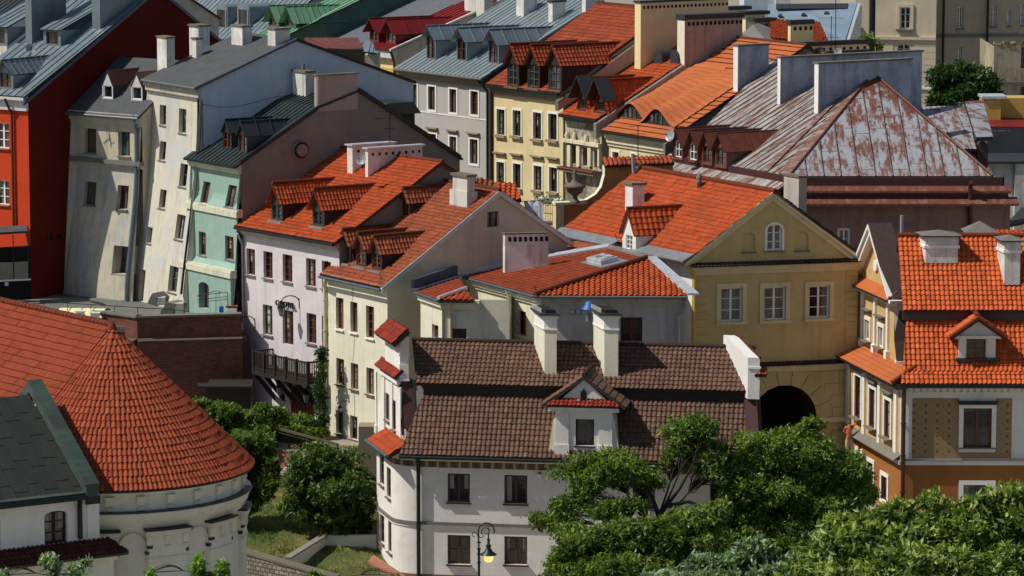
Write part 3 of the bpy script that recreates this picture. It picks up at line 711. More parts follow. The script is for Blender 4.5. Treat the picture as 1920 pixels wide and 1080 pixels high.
# cream house in the middle
H6 = House('cream_house', 'pale cream three-window-wide house with orange tiled roof, three joined dormers and one white chimney', (726, 532, 186.3), 613, 56, 34, [(934, 360), (1064, 452)], 1.8, 'pl_cream', 'pl_gable', group='terraced houses of the old town')
rowwin(H6, H6.fa, [(637, 588, 14, 59), (663.6, 595, 13.5, 57), (693.8, 604, 15, 60)], sill='sill_white', frame='wood_brown', nx=2, ny=4)
rowwin(H6, H6.fa, [(638, 697, 14.5, 49), (664.7, 706, 14, 49), (694, 715, 14, 50)], sill='sill_brown', frame='wood_brown', nx=2, ny=3)
rowwin(H6, H6.fa, [(636.5, 792, 13, 44), (663, 802, 14, 44)], sill='sill_brown', frame='wood_dark', nx=2, ny=3)
win(H6, H6.fb, (924.5, 411, 22, 29), frame='wood_red', sill=None, nx=2, ny=2)
H6.walls(); ge = eave(H6, .42, 'trim_cream', 'gutter_blue')
H6.roof(og=.14, oe=.5, mat='terracotta_old', rid=(.12, 'terracotta_old'))
R6 = H6.done()
m = MB(); f = H6.fb
for i in (0, 1): raked(m, f, (H6.prof[i][0]-(.42 if i == 0 else 0), H6.prof[i][1]-(.42*.6 if i == 0 else 0)+.1), (H6.prof[i+1][0]+(.3 if i else 0), H6.prof[i+1][1]+.1-(.2 if i else 0)), .26, .19, 'fascia_white')
m.build('rake_board', H6.e)
m = MB(); x = along(ge, H6.ua, 609); drain(m, V((x.x, x.y, ge.z-.05)), V((H6.fa.pt(-.05, 0, .1).x, H6.fa.pt(-.05, 0, .1).y, 1.9)), 'pipe_cream', .1, wall=1); m.build('drainpipe', H6.e)
for a in [(640.5, 657.5, 493, 455, 431), (668, 686.5, 500, 462, 438), (697, 716, 507, 471, 444)]:
    dormer(H6, R6, 0, *a, 'wood_dark', 'terracotta_old', 'wood_dark', frame='wood_brown', ov=.1, fo=.22, ridgem='terracotta_old', sillm='flash_grey')
dormer(H6, R6, 0, 754, 768, 404, 376, 354, 'wood_dark', 'terracotta_old', 'wood_dark', frame='wood_brown', ov=.08, fo=.2, ridgem='terracotta_old')
P = H6.on(876, 389); chim(H6, R6, P, 849, 890, 328, 'pl_chim_white', cap='stone_cap', ch=.12, co=.1)
P2 = P; m = MB(); A = along(P, H6.ua, 845)-P; B = along(P, H6.ub, 895)-P; m.box(P-ZZ*1.2+A.normalized()*.0-(A.normalized()+B.normalized())*-.0+(-A.normalized()-B.normalized())*.04, A*1.05, B*1.05, ZZ*2.0, 'pl_chim_white'); m.build('chimney_base', R6)
# pink hotel
H5 = House('pink_hotel', 'pale pink hotel with orange tiled roof, wooden balcony and two green framed dormers', (636, 449, 190.6), 453, 52, 34, [(824, 307), 'mir'], 3.5, 'pl_pink', 'pl_mauve', group='terraced houses of the old town')
rowwin(H5, H5.fa, [(470, 491, 16, 49), (502.5, 497, 17, 50), (539, 503, 18, 51), (583, 511, 18, 52), (612, 516, 17, 52)], frame='wood_red', sill='sill_grey', nx=2, ny=4)
rowwin(H5, H5.fa, [(502, 600, 18, 56)], frame='wood_grey', pane='glass_pale', nx=2, ny=3)
rowwin(H5, H5.fa, [(584, 616, 18, 56), (612, 621, 17, 56)], frame='wood_red', nx=2, ny=4)
win(H5, H5.fa, (540, 614, 20, 64), frame='wood_red', nx=2, ny=5, sill=None)
a0, z0, a1, z1 = win(H5, H5.fa, (562, 757, 56, 64), blind=1, arch=.35, depth=.45)
m = MB(); f = H5.fa
for i in range(2):
    x0 = a0+(a1-a0)*i/2+.04; x1 = a0+(a1-a0)*(i+1)/2-.04; f.bar(m, x0, z0, x1, z1, -.44, -.38, 'wood_dark')
    for j in range(5): f.bar(m, x0+.05+j*(x1-x0)/5, z0+.1, x0+.02+(j+.8)*(x1-x0)/5, z1-.1, -.38, -.36, 'wood_red')
m.build('door', H5.e)
H5.walls(); ge5 = eave(H5, .4, 'pl_greywall', 'gutter_dark', rows=((.3, .36), (.14, .22), (.12, .12)))
H5.roof(og=.25, oe=.5, mat='terracotta', rid=(.12, 'terracotta')); R5 = H5.done()
for a in [(509, 530, 414, 374, 344), (586, 608, 425, 386, 355)]:
    dormer(H5, R5, 0, *a, 'wood_dark', 'terracotta', 'wood_greenish', frame='wood_greenish', ov=.13, fo=.3, ridgem='terracotta', inset=(.14, .1, .3), sillm='flash_grey')
P = H5.on(690, 334); chim(H5, R5, P, 685, 792, 277, 'pl_chim_white', cap='flash_white', ch=.07, holes=8, co=.12)
P = H5.on(661, 326); chim(H5, R5, P, 651, 740, 271, 'pl_chim_white', cap='flash_white', ch=.07, holes=5, co=.1)
# mint house
def d4(a, z): return (0, .28*smooth((14.9-z)/.3)+.42*smooth((11.4-z)/.4))
H4 = House('mint_house', 'mint green house with dark ribbed metal roof and big mauve gable with round vent', (452, 306, 197.5), 358, 56, 34, [(595, 203), (672, 171), (862, 297)], 7.9, 'pl_mint', 'pl_mauve', group='terraced houses of the old town')
H4.fa.dfm = d4
rowwin(H4, H4.fa, [(389, 363, 13, 44), (437, 369, 15, 43), (379.5, 457, 13, 44), (430, 465, 16, 44)], frame='wood_red', sill='sill_grey', nx=2, ny=3, so_sill=.05)
win(H4, H4.fa, (382, 554, 19, 50), arch=.25, sill=None, frame='wood_dark', nx=1, ny=1, depth=.45, pane='glass_dark')
H4.walls(grid=.3); eave(H4, .35, 'pl_mintband', 'gutter_dark', rows=((.4, .26), (.14, .16)))
m = MB(); f = H4.fa
for (x, y) in ((400, 392), (395, 506)):
    z = f.hit(x, y)[1]; f2 = Fac(f.P, f.u); f2.P = f.P+f.n*d4(0, z-.1)[1]; f2.bar(m, -.1, z-.22, H4.la+.1, z+.1, -.3, .1, 'pl_mintband'); f2.bar(m, -.1, z+.1, H4.la+.1, z+.2, -.3, .05, 'pl_mintband'); m.build('string_course', H4.e); m = MB()
H4.roof(og=.12, oe=.45, kind='seam', mat='metal_dark', seam=.42, kinds=[None, None, None]); R4 = H4.done()
for a in [(418, 434, 279, 246, 224), (447, 463, 286, 252, 228)]:
    dormer(H4, R4, 0, *a, 'metal_dark', 'metal_dark', 'metal_dark', frame='wood_red', kind='seam', seam=.9, ov=.05, fo=.15, inset=(.06, .04, .04), nx=2, ny=2)
m = MB(); f = H4.fb
raked(m, f, (H4.prof[0][0]-.1, H4.prof[0][1]+.16), (H4.prof[1][0], H4.prof[1][1]+.16), .22, .16, 'gutter_dark'); raked(m, f, (H4.prof[2][0], H4.prof[2][1]+.2), (H4.prof[3][0], H4.prof[3][1]+.2), .26, .18, 'gutter_dark'); m.build('rake_board', H4.e)
# chimney slab flush with the gable
P = f.pt(*f.hit(593, 206), .05); chim(H4, R4, P, 589.5, 671, 140, 'pl_mauve2', cap='stone_cap', ch=.07, co=.06, down=.1)
m = MB(); a, z = f.hit(593, 205); f.bar(m, a+.02, z+.02, f.hit(596, 200)[0], f.hit(596, 141)[1]-.05, .055, .06, 'trim_white'); m.build('chimney_edge', R4)
P = H4.on(573, 167, 0); P = at(573, 168, 203); chim(H4, R4, P, 549, 589, 133, 'pl_chim_white', cap='stone_cap', ch=.12, holes=0, pots=1)
m = MB(); c = f.pt(*f.hit(562, 281), .0); m.tube(c, c+f.n*.18, .5, 'pl_mauve', 20); m.tube(c+f.n*.18, c+f.n*.19, .46, 'wood_dark', 20); m.tube(c+f.n*.19, c+f.n*.32, .33, 'pl_mauve', 20); m.build('round_vent', H4.e)
# small metal dormer on the rear slope
dormer(H4, R4, 0, 706, 722, 200, 180, 170, 'metal_dark', 'metal_dark', 'metal_dark', kind='seam') if 0 else None
m = MB(); P = f.pt(*f.hit(742, 236), -1.2); n_ = f.n
m.prism([P+ZZ*-1, P+f.u*2.0+ZZ*-1, P+f.u*2.0+ZZ*.55, P+ZZ*.55], n_*-1.6, 'wood_dark'); m.prism([P+f.u*-.6+ZZ*.5+n_*.2, P+f.u*2.3+ZZ*.5+n_*.2, P+f.u*1.8+ZZ*1.15+n_*.2, P+f.u*.1+ZZ*1.15+n_*.2], n_*-2.2, 'metal_dark'); m.build('dormer', R4)
# TV aerial
def aerial(P, h, parent=None, label=None, arms=((.9, 1.3),)):
    m = MB(); m.tube(P, P+ZZ*h, .025, 'iron', 5)
    for zz, L in arms:
        c = P+ZZ*(h*zz); m.tube(c-V((L/2, .2, 0)), c+V((L/2, -.2, 0)), .015, 'iron', 4)
        k = int(L/.14)
        for i in range(k): x = c+V((-L/2+i*.14, .2-.4*i/k, 0)); m.tube(x-V((.0, .22, .18 if zz < .8 else .0)), x+V((.0, .22, .18 if zz < .8 else .0)), .01, 'iron', 3)
    if parent: return m.build('aerial', parent)
    return tag(m.build('aerial', None, P), label, 'aerial')
aerial(at(731, 268, 196), 1.75, None, 'thin TV aerial in front of the big mauve gable wall', ((.97, 1.3), (.75, 1.6), (.45, .5)))
# tall old house with the blue side wall
def d3(a, z): return (0, 1.4*smooth((19.5-z)/13.5))
H3 = House('leaning_house', 'tall weathered cream house with leaning front and plain blue side wall', (377, 161, 201.5), 278, 58, 32, [(555, 76), (775, 155)], 7.9, 'pl_old2', 'pl_blue', group='terraced houses of the old town')
H3.fa.dfm = d3
rowwin(H3, H3.fa, [(305.5, 216, 12, 38), (342.5, 227, 14, 46), (305, 283, 12, 36), (344, 329, 14, 44), (305, 373, 12, 36), (337.5, 426, 16, 48), (280, 441, 9.5, 31), (324.5, 524, 17, 50)], frame='wood_grey', sill='stone_grey', nx=1, ny=2, depth=.3, so_sill=.06)
win(H3, H3.fa, (266, 535, 9, 60), frame='wood_red', nx=1, ny=1, sill=None, pane='wood_red', depth=.3)
H3.walls(grid=.35); eave(H3, .35, 'pl_old', 'gutter_grey', rows=((.3, .3), (.3, .2), (.14, .1)))
# buckling of the lower corner: buttress along gable foot
m = MB(); f = H3.fb
pts = [(0, 20)]
g = Fac(H3.C, H3.ub, 'pl_old2')
vv = []; ff = []
zs = [8+.6*i for i in range(21)]
for z in zs: p0 = H3.fa.pt(H3.la, z); p1 = H3.fb.pt(.0, z); vv += [p0, V((p1.x, p1.y, z))+H3.ub*(.12 if z > 13 else .12+.08*(13-z))]
for i in range(len(zs)-1): ff.append((2*i, 2*i+1, 2*i+3, 2*i+2))
m.add(vv, ff, 'pl_old2', [(0, 0)]*len(vv))
vv = []
for z in zs: p0 = H3.fa.pt(0, z); vv += [p0, p0+H3.ub*2.2-H3.fa.n*d3(0, z)[1]*-.0]
m.add(vv, [(2*i+2, 2*i+3, 2*i+1, 2*i) for i in range(len(zs)-1)], 'pl_old', [(0, 0)]*len(vv)); m.build('buttress', H3.e)
H3.roof(og=.1, oe=.45, kind='flat', mat='felt_grey', ol=.1); R3 = H3.done()
m = MB(); raked(m, H3.fb, (-.4, H3.zc-.1), (H3.prof[1][0], H3.prof[1][1]+.14), .12, .14, 'flash_blue'); raked(m, H3.fb, (H3.prof[1][0], H3.prof[1][1]+.14), (H3.prof[2][0]+.1, H3.prof[2][1]+.1), .12, .14, 'gutter_dark'); m.build('rake_board', H3.e)
for a in [(313, 295, 328, 127, 69), (454.5, 434, 473, 85, 48), (522, 502, 544, 87, 53), (368, 360, 379, 108, 71)]:
    chim(H3, R3, H3.on(a[0], a[3])-H3.ua*(.35 if a[0] == 522 else 0), a[1], a[2], a[4], 'pl_chim_white', cap='stone_cap', ch=.1, co=.05)
P = H3.on(372, 76); chim(H3, R3, P, 355, 393, 47, 'pl_chim_white', cap='stone_cap', ch=.1)
m = MB(); x = H3.fa.pt(H3.la-.12, 0, 0); m.path([H3.fa.pt(H3.la-.12, z, .12) for z in [H3.zc-.5-.9*i for i in range(13)]], .065, 'gutter_dark', 8); m.build('drainpipe', H3.e)
# lower old house
def d2(a, z): return (0, 1.0*smooth((17.2-z)/9)**1.3)
H2 = House('old_grey_house', 'weathered beige house with low dark roof and two rusty dormers beside the red house', (266, 213, 205.8), 133, 37, 53, [(360, 118), 'mir'], 7.9, 'pl_old', 'pl_old', group='terraced houses of the old town')
H2.fa.dfm = d2
rowwin(H2, H2.fa, [(169.5, 264, 22, 46), (169, 363, 22, 44)], frame='wood_grey', nx=1, ny=1, sill='stone_grey', pane='wood_grey', depth=.3, so_sill=.05)
win(H2, H2.fa, (232.7, 270, 22, 46), frame='wood_grey', nx=2, ny=1, pane='glass_teal', depth=.35, sill='stone_grey')
win(H2, H2.fa, (230, 370, 21, 45), frame='wood_grey', nx=2, ny=1, depth=.35, sill='stone_grey')
win(H2, H2.fa, (226, 488, 30, 54), frame='wood_grey', nx=3, ny=3, depth=.75, sill='stone_grey', so_sill=.0)
H2.walls(grid=.4); eave(H2, .4, 'pl_old', 'gutter_grey', rows=((.25, .34), (.25, .22), (.2, .12)))
m = MB(); z = H2.fa.hit(195, 301)[1]; H2.fa.bar(m, -.1, z-.12, H2.la+.05, z+.1, -.1, .3, 'stone_grey'); H2.fa.bar(m, -.05, z-.3, H2.la, z-.12, -.1, .14, 'pl_old'); m.build('string_course', H2.e)
H2.roof(og=.1, oe=.55, kind='flat', mat='felt_grey', ol=.3); R2 = H2.done()
for a in [(192, 212, 185, 157.5, 132), (246, 267, 188, 160, 135)]:
    dormer(H2, R2, 0, *a, 'felt_grey', 'rust_brown', 'fascia_white', frame='frame_white', kind='flat', ov=.04, fo=.02, inset=(.07, .05, .1), nx=1, ny=1, pane='glass_dark')
m = MB(); pts = [H2.fa.pt(H2.la-.35, z, .1) for z in [H2.zc-.5-.9*i for i in range(12)]]; pts.append(H2.fa.pt(H2.la-.9, 8.3, .5)); m.path([H2.fa.pt(H2.la-.35, H2.zc-.1, .4)]+pts, .11, 'gutter_blue', 8); m.build('drainpipe', H2.e)
# orange-red house at the left edge
H1 = House('red_house', 'bright orange-red house with blue-grey ribbed metal roof at the left edge of the row', (52, 176, 206), -75, 34, 56, [(293.7, -19), (460, 120)], 7.9, 'pl_orange', 'pl_red_shade', group='terraced houses of the old town')
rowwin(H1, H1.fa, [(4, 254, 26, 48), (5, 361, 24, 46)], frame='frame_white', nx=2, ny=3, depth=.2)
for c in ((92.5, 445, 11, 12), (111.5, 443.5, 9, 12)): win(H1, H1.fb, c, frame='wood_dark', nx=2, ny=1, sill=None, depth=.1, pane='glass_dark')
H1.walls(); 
m = MB(); f = H1.fa; z = H1.zc; f.bar(m, 0, z-.95, H1.la+.02, z-.1, .002, .16, 'fascia_white'); f.bar(m, 0, z-.35, H1.la+.02, z-.1, .16, .42, 'fascia_white'); m.build('cornice', H1.e)
H1.roof(og=.12, oe=.5, kind='seam', mat='metal_blue', seam=.5); R1 = H1.done()
m = MB(); raked(m, H1.fb, (-.5, H1.zc-.42), (H1.prof[1][0], H1.prof[1][1]+.15), .2, .16, 'flash_blue'); raked(m, H1.fb, (H1.prof[1][0], H1.prof[1][1]+.15), (H1.prof[2][0], H1.prof[2][1]+.15), .2, .16, 'flash_blue'); m.build('rake_board', H1.e)
dormer(H1, R1, 0, 82, 114, 86, 56, 50, 'metal_blue', 'metal_blue', 'metal_blue', kind='seam', shed=.32, inset=(.2, .1, .1), frame='wood_red', nx=1, ny=1, ov=.12, fo=.2)
dormer(H1, R1, 0, -25, 14, 84, 50, 40, 'metal_blue', 'metal_blue', 'metal_blue', kind='seam', shed=.32, inset=(.2, .1, .1), frame='wood_red', nx=2, ny=2, ov=.12, fo=.2)
dormer(H1, R1, 0, -3, 25, 167, 133, 112, 'metal_blue', 'metal_blue', 'metal_blue', kind='seam', inset=(.14, .1, .1), frame='wood_brown', nx=2, ny=2, ov=.15, fo=.3)
P = H1.on(60, 82); chim(H1, R1, P, 48.5, 125, -60, 'metal_blue', cap='cap_dark', ch=.1)
P = H1.on(188, 54); chim(H1, R1, P, 173, 262, -90, 'metal_blue', cap='cap_dark', ch=.1)
m = MB(); m.path([H1.fa.pt(H1.la-1.25, H1.zc-.3, .5), H1.fa.pt(H1.la-1.1, H1.zc-1.2, .12), H1.fa.pt(H1.la-1.1, H1.fa.hit(28, 425)[1], .12)], .07, 'pipe_maroon', 8); m.build('drainpipe', H1.e)
def dish(P, n, r, parent=None, label=None, mat='dish_grey'):
    m = MB(); n = n.normalized(); a = n.orthogonal().normalized(); b = n.cross(a); vs = []; fs = []
    for k in range(4):
        rr = r*k/3; d = -.25*r*(1-(k/3)**2)
        for i in range(20): t = 2*math.pi*i/20; vs.append(P+a*(rr*math.cos(t))+b*(rr*math.sin(t))+n*d)
    for k in range(3):
        for i in range(20): fs.append((k*20+i, k*20+(i+1) % 20, (k+1)*20+(i+1) % 20, (k+1)*20+i))
    m.add(vs, fs, mat, None, True); m.tube(P-ZZ*r*.9-n*.0, P+n*r*.9, .015, 'iron', 4); m.tube(P+n*r*.9, P+n*r*.7, .04, 'soot_and_dark', 6); m.tube(P-n*.2*r, P-n*.4-ZZ*.5, .025, 'iron', 5)
    if parent: return m.build('satellite_dish', parent)
    return tag(m.build('satellite_dish', None, P), label, 'satellite dish')
dish(at(57.5, 91, 206.5), V((.25, -.9, .3)), .27, R1)
# ------------------------------------------------------------------ houses behind
G = 'houses behind the middle row'
# grey patterned house
B5 = House('patterned_house', 'house with pale grey lozenge patterned front, white window frames and blue-grey ribbed metal roof', (914, 141, 239), 752, 54, 34, [(1129, 6), 'mir'], 3, 'pl_pattern', 'pl_greywall', group=G)
kw = dict(sur='trim_white', sw=.14, so=.05, sill=None, frame='wood_red', nx=2, ny=2, depth=.18)
rowwin(B5, B5.fa, [(777, 179, 11, 43), (810, 184, 13, 44), (850, 189, 13, 44), (890, 193, 14, 44)], **kw)
rowwin(B5, B5.fa, [(812, 273, 13, 44), (850, 278, 13, 44), (889, 284, 15, 46)], hood='pl_taupe', hz=.35, **kw)
B5.walls(); m = MB(); z = B5.fa.hit(850, 214)[1]; 
eave(B5, .5, 'pl_taupe', 'gutter_grey', rows=((.3, .42), (.25, .3), (.2, .15)))
m = MB(); B5.fa.bar(m, 0, B5.fa.hit(850, 218)[1], B5.la, B5.fa.hit(850, 216)[1], .001, .03, 'trim_white'); m.build('string_course', B5.e)
B5.roof(og=.1, oe=.6, kind='seam', mat='metal_pale', seam=.5); r = B5.done()
for a in [(799, 817, 111, 66, 48), (856, 875, 114, 70, 52), (915, 935, 119, 75, 55)]:
    dormer(B5, r, 0, *a, 'metal_blue', 'metal_blue', 'metal_blue', frame='wood_red', kind='seam', nx=2, ny=2, ov=.25, fo=.35, seam=.9, inset=(.1, .06, .06))
for a in [(982, 968, 1007, 30, -12), (1036, 1028, 1060, 41, 1), (1098, 1091, 1130, 24, -14)]: chim(B5, r, B5.on(a[0], a[3]), a[1], a[2], a[4], 'pl_chim_white', cap='cap_dark')
m = MB(); raked(m, B5.fb, (-.5, B5.zc-.2), (B5.prof[1][0], B5.prof[1][1]+.2), .45, .25, 'gutter_dark'); m.build('rake_board', B5.e)
m = MB(); m.path([B5.fa.pt(B5.la-.4, B5.zc-.25, .55), B5.fa.pt(B5.la+.15, B5.zc-1.0, .12), B5.fa.pt(B5.la+.15, 3, .12)], .08, 'gutter_dark', 8); m.build('drainpipe', B5.e)
# yellow house with three dark dormers
B6 = House('yellow_house', 'yellow house with paired white framed windows, orange tiled roof and three dark dormers', (1056, 170, 230.3), 922, 56, 34, [(1258, 22), 'mir'], 3, 'pl_yellow', 'pl_mauve2', group=G)
kw = dict(sur='trim_white', sw=.12, so=.05, sill='pl_taupe', so_sill=.2, sh=.16, frame='wood_dark', nx=2, ny=4, depth=.2)
rowwin(B6, B6.fa, [(939.7, 229, 15, 48), (969.8, 231, 15, 48), (1008, 236, 15.5, 50), (1037, 238, 16, 49)], **kw)
rowwin(B6, B6.fa, [(939, 328, 14.5, 48), (970, 330, 14.5, 46), (1009, 334, 15, 46), (1038, 337, 15, 46)], hood='pl_taupe', hz=.55, **kw)
B6.walls(); eave(B6, .4, 'pl_taupe', 'gutter_dark', rows=((.2, .4), (.2, .3), (.25, .14)))
B6.roof(og=.05, oe=.5, mat='terracotta_red', rid=(.12, 'terracotta_red'), tw=.24, tl=.36); r = B6.done()
for a in [(951, 973, 163, 115, 84), (989, 1012, 166, 117, 86), (1028, 1053, 169, 118, 87)]:
    dormer(B6, r, 0, *a, 'wood_dark', 'terracotta_red', 'wood_dark', frame='wood_taupe', ov=.12, fo=.25, nx=2, ny=3, ridgem='terracotta_red', tw=.26, tl=.3, inset=(.16, .12, .14), sillm='wood_taupe')
m = MB(); P = B6.fb.pt(B6.prof[0][0]-.4, B6.prof[0][1]-.3); Q = B6.fb.pt(*B6.prof[1]); f = B6.fb
m.prism([f.pt(-.6, B6.zc-1.2, .0), f.pt(B6.prof[1][0], B6.prof[1][1]-1.5, .0), f.pt(B6.prof[1][0], B6.prof[1][1]-.25, .0), f.pt(-.6, B6.zc-.6, .0)], f.n*.35, 'pl_mauve2', 'stone_cap'); m.build('fire_wall', B6.e)
P = B6.on(1201, 88, 0); chim(B6, r, P, 1190, 1365, 2, 'pl_chim_yellow', cap='cap_dark', holes=22, ch=.12, vent_w=.15)
m = MB(); m.path([B6.fa.pt(.12, B6.zc-.2, .1), B6.fa.pt(.12, 3, .1)], .09, 'gutter_dark', 8); m.build('drainpipe', B6.e)
# narrow ornate house
B7 = House('narrow_ornate_house', 'narrow sooty stucco house with two steep black dormers on its orange roof', (1128, 220, 226.3), 1060, 58, 32, [(1335, 85), 'mir'], 3, 'pl_old_ornate', 'pl_mauve2', group=G)
kw = dict(sur=None, sill=None, frame='wood_dark', nx=2, ny=3, depth=.3)
rowwin(B7, B7.fa, [(1077, 290, 10, 34), (1098, 294, 11, 34), (1119, 298, 10, 34)], **kw)
B7.walls(); eave(B7, .4, 'stone_grey', 'gutter_dark', rows=((.2, .42), (.2, .2)))
m = MB(); f = B7.fa
for x in (1068, 1071, 1085, 1088, 1106, 1109, 1125): a, z0 = f.hit(x, 312); _, z1 = f.hit(x, 272); f.bar(m, a-.09, z0, a+.09, z1, .001, .14, 'pl_greycream')
a, z = f.hit(1095, 268); f.bar(m, 0, z-.1, B7.la, z+.12, .001, .25, 'pl_greycream'); a, z = f.hit(1095, 318); f.bar(m, 0, z-.2, B7.la, z+.0, .001, .6, 'stone_grey'); f.bar(m, 0, z, B7.la, z+.06, .001, .7, 'terracotta_old')
z2 = f.hit(1095, 262)[1]
for i, x in enumerate((1066, 1080, 1102, 1122)): a = f.hit(x, 260)[0]; m.lathe(f.pt(a, z2-.35, .12), [(.05, 0), (.16, .1), (.12, .35), (.15, .5), (.08, .65), (.02, .75)], 'pl_greycream', 8)
m.build('stucco_relief', B7.e)
B7.roof(og=.05, oe=.5, mat='terracotta', rid=(.12, 'terracotta'), prof='lo', tw=.22, tl=.34); r = B7.done()
for a in [(1088, 1101, 204, 183, 148), (1120, 1135, 209, 188, 152)]:
    dormer(B7, r, 0, *a, 'wood_dark', 'terracotta', 'wood_dark', frame='wood_dark', ov=.32, fo=.1, ridgem='terracotta', tw=.28, tl=.3, sillm='cap_dark')
    P, N, U, W = B7.seg[0]; Pm = hitp((a[0]+a[1])/2, a[2], P, N); za = hitp((a[0]+a[1])/2, a[4]-3, Pm, V((0, 1, 0))).z; m = MB()
    apx = V((Pm.x, Pm.y, za+.05)); wv = B7.ua*(.95); dn = ZZ*-(1.38); bk = -B7.fa.n*-.35+B7.fa.n*0
    for sg in (-1, 1): m.prism([apx-B7.fa.n*.5, apx-B7.fa.n*.5+wv*sg+dn, apx+B7.fa.n*.55+wv*sg+dn, apx+B7.fa.n*.55], ZZ*.08, 'cap_dark')
    m.build('dormer_hood', r)
for a in (1238, 1268): # two round-headed lead dormers near the ridge
    Pm = B7.on(a-4, 120); m = MB(); up_ = ZZ; n_ = B7.fa.n; pr = [(-.45, -.2), (.45, -.2)]+[(.45*math.cos(math.pi*i/8), .35+.5*math.sin(math.pi*i/8)) for i in range(9)]
    m.prism([Pm+B7.ua*x+ZZ*z for x, z in pr], B7.ub*2.4, 'cap_dark'); m.build('dormer', r)
m = MB(); f = B7.fb
m.prism([f.pt(-.6, B7.zc-1.3, .0), f.pt(B7.prof[1][0], B7.prof[1][1]-1.1, .0), f.pt(B7.prof[1][0], B7.prof[1][1]+.1, .0), f.pt(-.6, B7.zc-.35, .0)], f.n*.32, 'pl_mauve2', 'pl_mauve'); m.build('fire_wall', B7.e)
P = f.pt(*f.hit(1278, 153), .34); chim(B7, r, P, 1270, 1391, 28, 'pl_chim_mauve', cap='cap_dark', holes=13, ch=.3, co=.1, vent_w=.19, down=2.5)
m = MB(); A = along(P, B7.ua, 1270.5)-P; B = along(P, B7.ub, 1277)-P; zt = hitp(1278, 39, P, V((0, 1, 0))).z; zb_ = P.z-.4; e_ = f.n*.0
m.box(V((P.x, P.y, zb_))+A*1.01-B7.ub*.02, -A*1.02, -B7.ub*.02, ZZ*(zt-zb_), 'trim_cream'); m.build('chimney_edge', r)
# light orange roof with eyebrow dormers
B8 = House('eyebrow_dormer_house', 'house with smooth light orange roof, two eyebrow dormers and grey chimney slab', (1262, 257, 220), 1142, 58, 32, [(1508, 88), 'mir'], 3, 'pl_yellow', 'pl_greywall', group=G)
rowwin(B8, B8.fa, [(1155, 300, 12, 30), (1190, 305, 12, 30), (1225, 312, 12, 30)], sur='trim_white', sill=None, frame='wood_dark')
B8.walls(); eave(B8, .45, 'pl_greycream', 'gutter_dark', rows=((.22, .44), (.3, .32), (.3, .2), (.2, .1)))
B8.roof(og=.25, oe=.6, mat='terracotta_light', rid=(.12, 'terracotta_light'), prof='lo', tw=.2, tl=.5, amp=.012, step=.07, jit=.3); r = B8.done()
P, N, U, W = B8.seg[0]
for cx, cy in ((1182, 226), (1231, 237)):
    Pm = hitp(cx, cy, P, N); m = MB(); vs = []; fs = []; n1, n2 = 17, 26; hw = 1.9; L = 6.5
    for j in range(n2):
        for i in range(n1):
            t = -1+2*i/(n1-1); hgt = .95*math.cos(t*math.pi/2)**2*max(0, 1-j/(n2-1))**1.1
            vs.append(Pm+U*(t*hw)+W*(j*L/(n2-1))+ZZ*hgt*1.0+N*(.1+.035*((j % 2))))
    for j in range(n2-1):
        for i in range(n1-1): a = j*n1+i; fs.append((a, a+1, a+n1+1, a+n1))
    m.add(vs, fs, 'terracotta_light', [((v-P).dot(U)/.2, (v-P).dot(W)/.42) for v in vs])
    fr = [vs[i] for i in range(n1)]; ft = [Pm+U*((-1+2*i/(n1-1))*hw)+N*.02+W*.12 for i in range(n1)]
    m.add([p+W*.25 for p in fr]+[p+W*.0 for p in ft], [(i+n1, i+n1+1, i+1, i) for i in range(n1-1)], 'wood_dark')
    o = m.build('eyebrow_dormer', r); m = MB()
    for i in range(5, 11, 2): p0 = fr[i]*.72+ft[i]*.28+W*.2; p1 = ft[i]*.9+fr[i]*.1+W*.12; p2 = ft[i+1]*.9+fr[i+1]*.1+W*.12; p3 = fr[i+1]*.72+ft[i+1]*.28+W*.2; m.poly([p1-W*.12, p2-W*.12, p3-W*.12, p0-W*.12], 'glass_grey')
    m.build('window', o)
m = MB(); raked(m, B8.fb, (-.7, B8.zc-.35), (B8.prof[1][0], B8.prof[1][1]), .75, .22, 'stone_grey'); m.build('rake_board', B8.e)
P = B8.fb.pt(*B8.fb.hit(1380, 166), .2); chim(B8, r, P, 1375, 1441, 84, 'pl_chim_blue', cap='stone_cap', ch=.1, down=1.5)
m = MB(); A = along(P, B8.ua, 1375.5)-P; zt = hitp(1380, 87, P, V((0, 1, 0))).z; m.box(V((P.x, P.y, P.z-.2))+A*1.02-B8.ub*.03, -A*1.04, B8.ub*.02, ZZ*(zt-P.z+.2), 'trim_white'); m.build('chimney_edge', r)
# red metal roof
B4 = House('red_roof_house', 'house with bright red ribbed metal roof, two red dormers and a cream chimney', (745, 90, 250), 700, 56, 30, [(1010, -30), 'mir'], 3, 'pl_yellow', 'pl_greywall', group=G)
B4.walls(); m = MB(); f = B4.fa; z = B4.zc; f.bar(m, -.2, z-.7, B4.la, z-.1, .002, .4, 'fascia_white'); m.build('cornice', B4.e); m = MB(); f.bar(m, -.2, z-2.2, B4.la, z-1.4, .002, .2, 'pipe_yellow'); m.build('yellow_band', B4.e)
B4.roof(og=.15, oe=.6, kind='seam', mat='metal_red', seam=.5, ol=.6); r = B4.done()
for a in [(693, 710, 80, 51, 34), (724, 742, 83, 54, 36)]:
    dormer(B4, r, 0, *a, 'metal_red', 'metal_red', 'metal_red', frame='wood_grey', kind='seam', ov=.3, fo=.4, seam=1.2, nx=2, ny=3)
P = B4.on(908, 23); chim(B4, r, P, 871, 924, -30, 'pl_chim_white', cap='cap_grey')
m = MB(); raked(m, B4.fb, (-.6, B4.zc-.05), (B4.prof[1][0], B4.prof[1][1]+.15), .14, .2, 'fascia_white'); m.build('rake_board', B4.e)
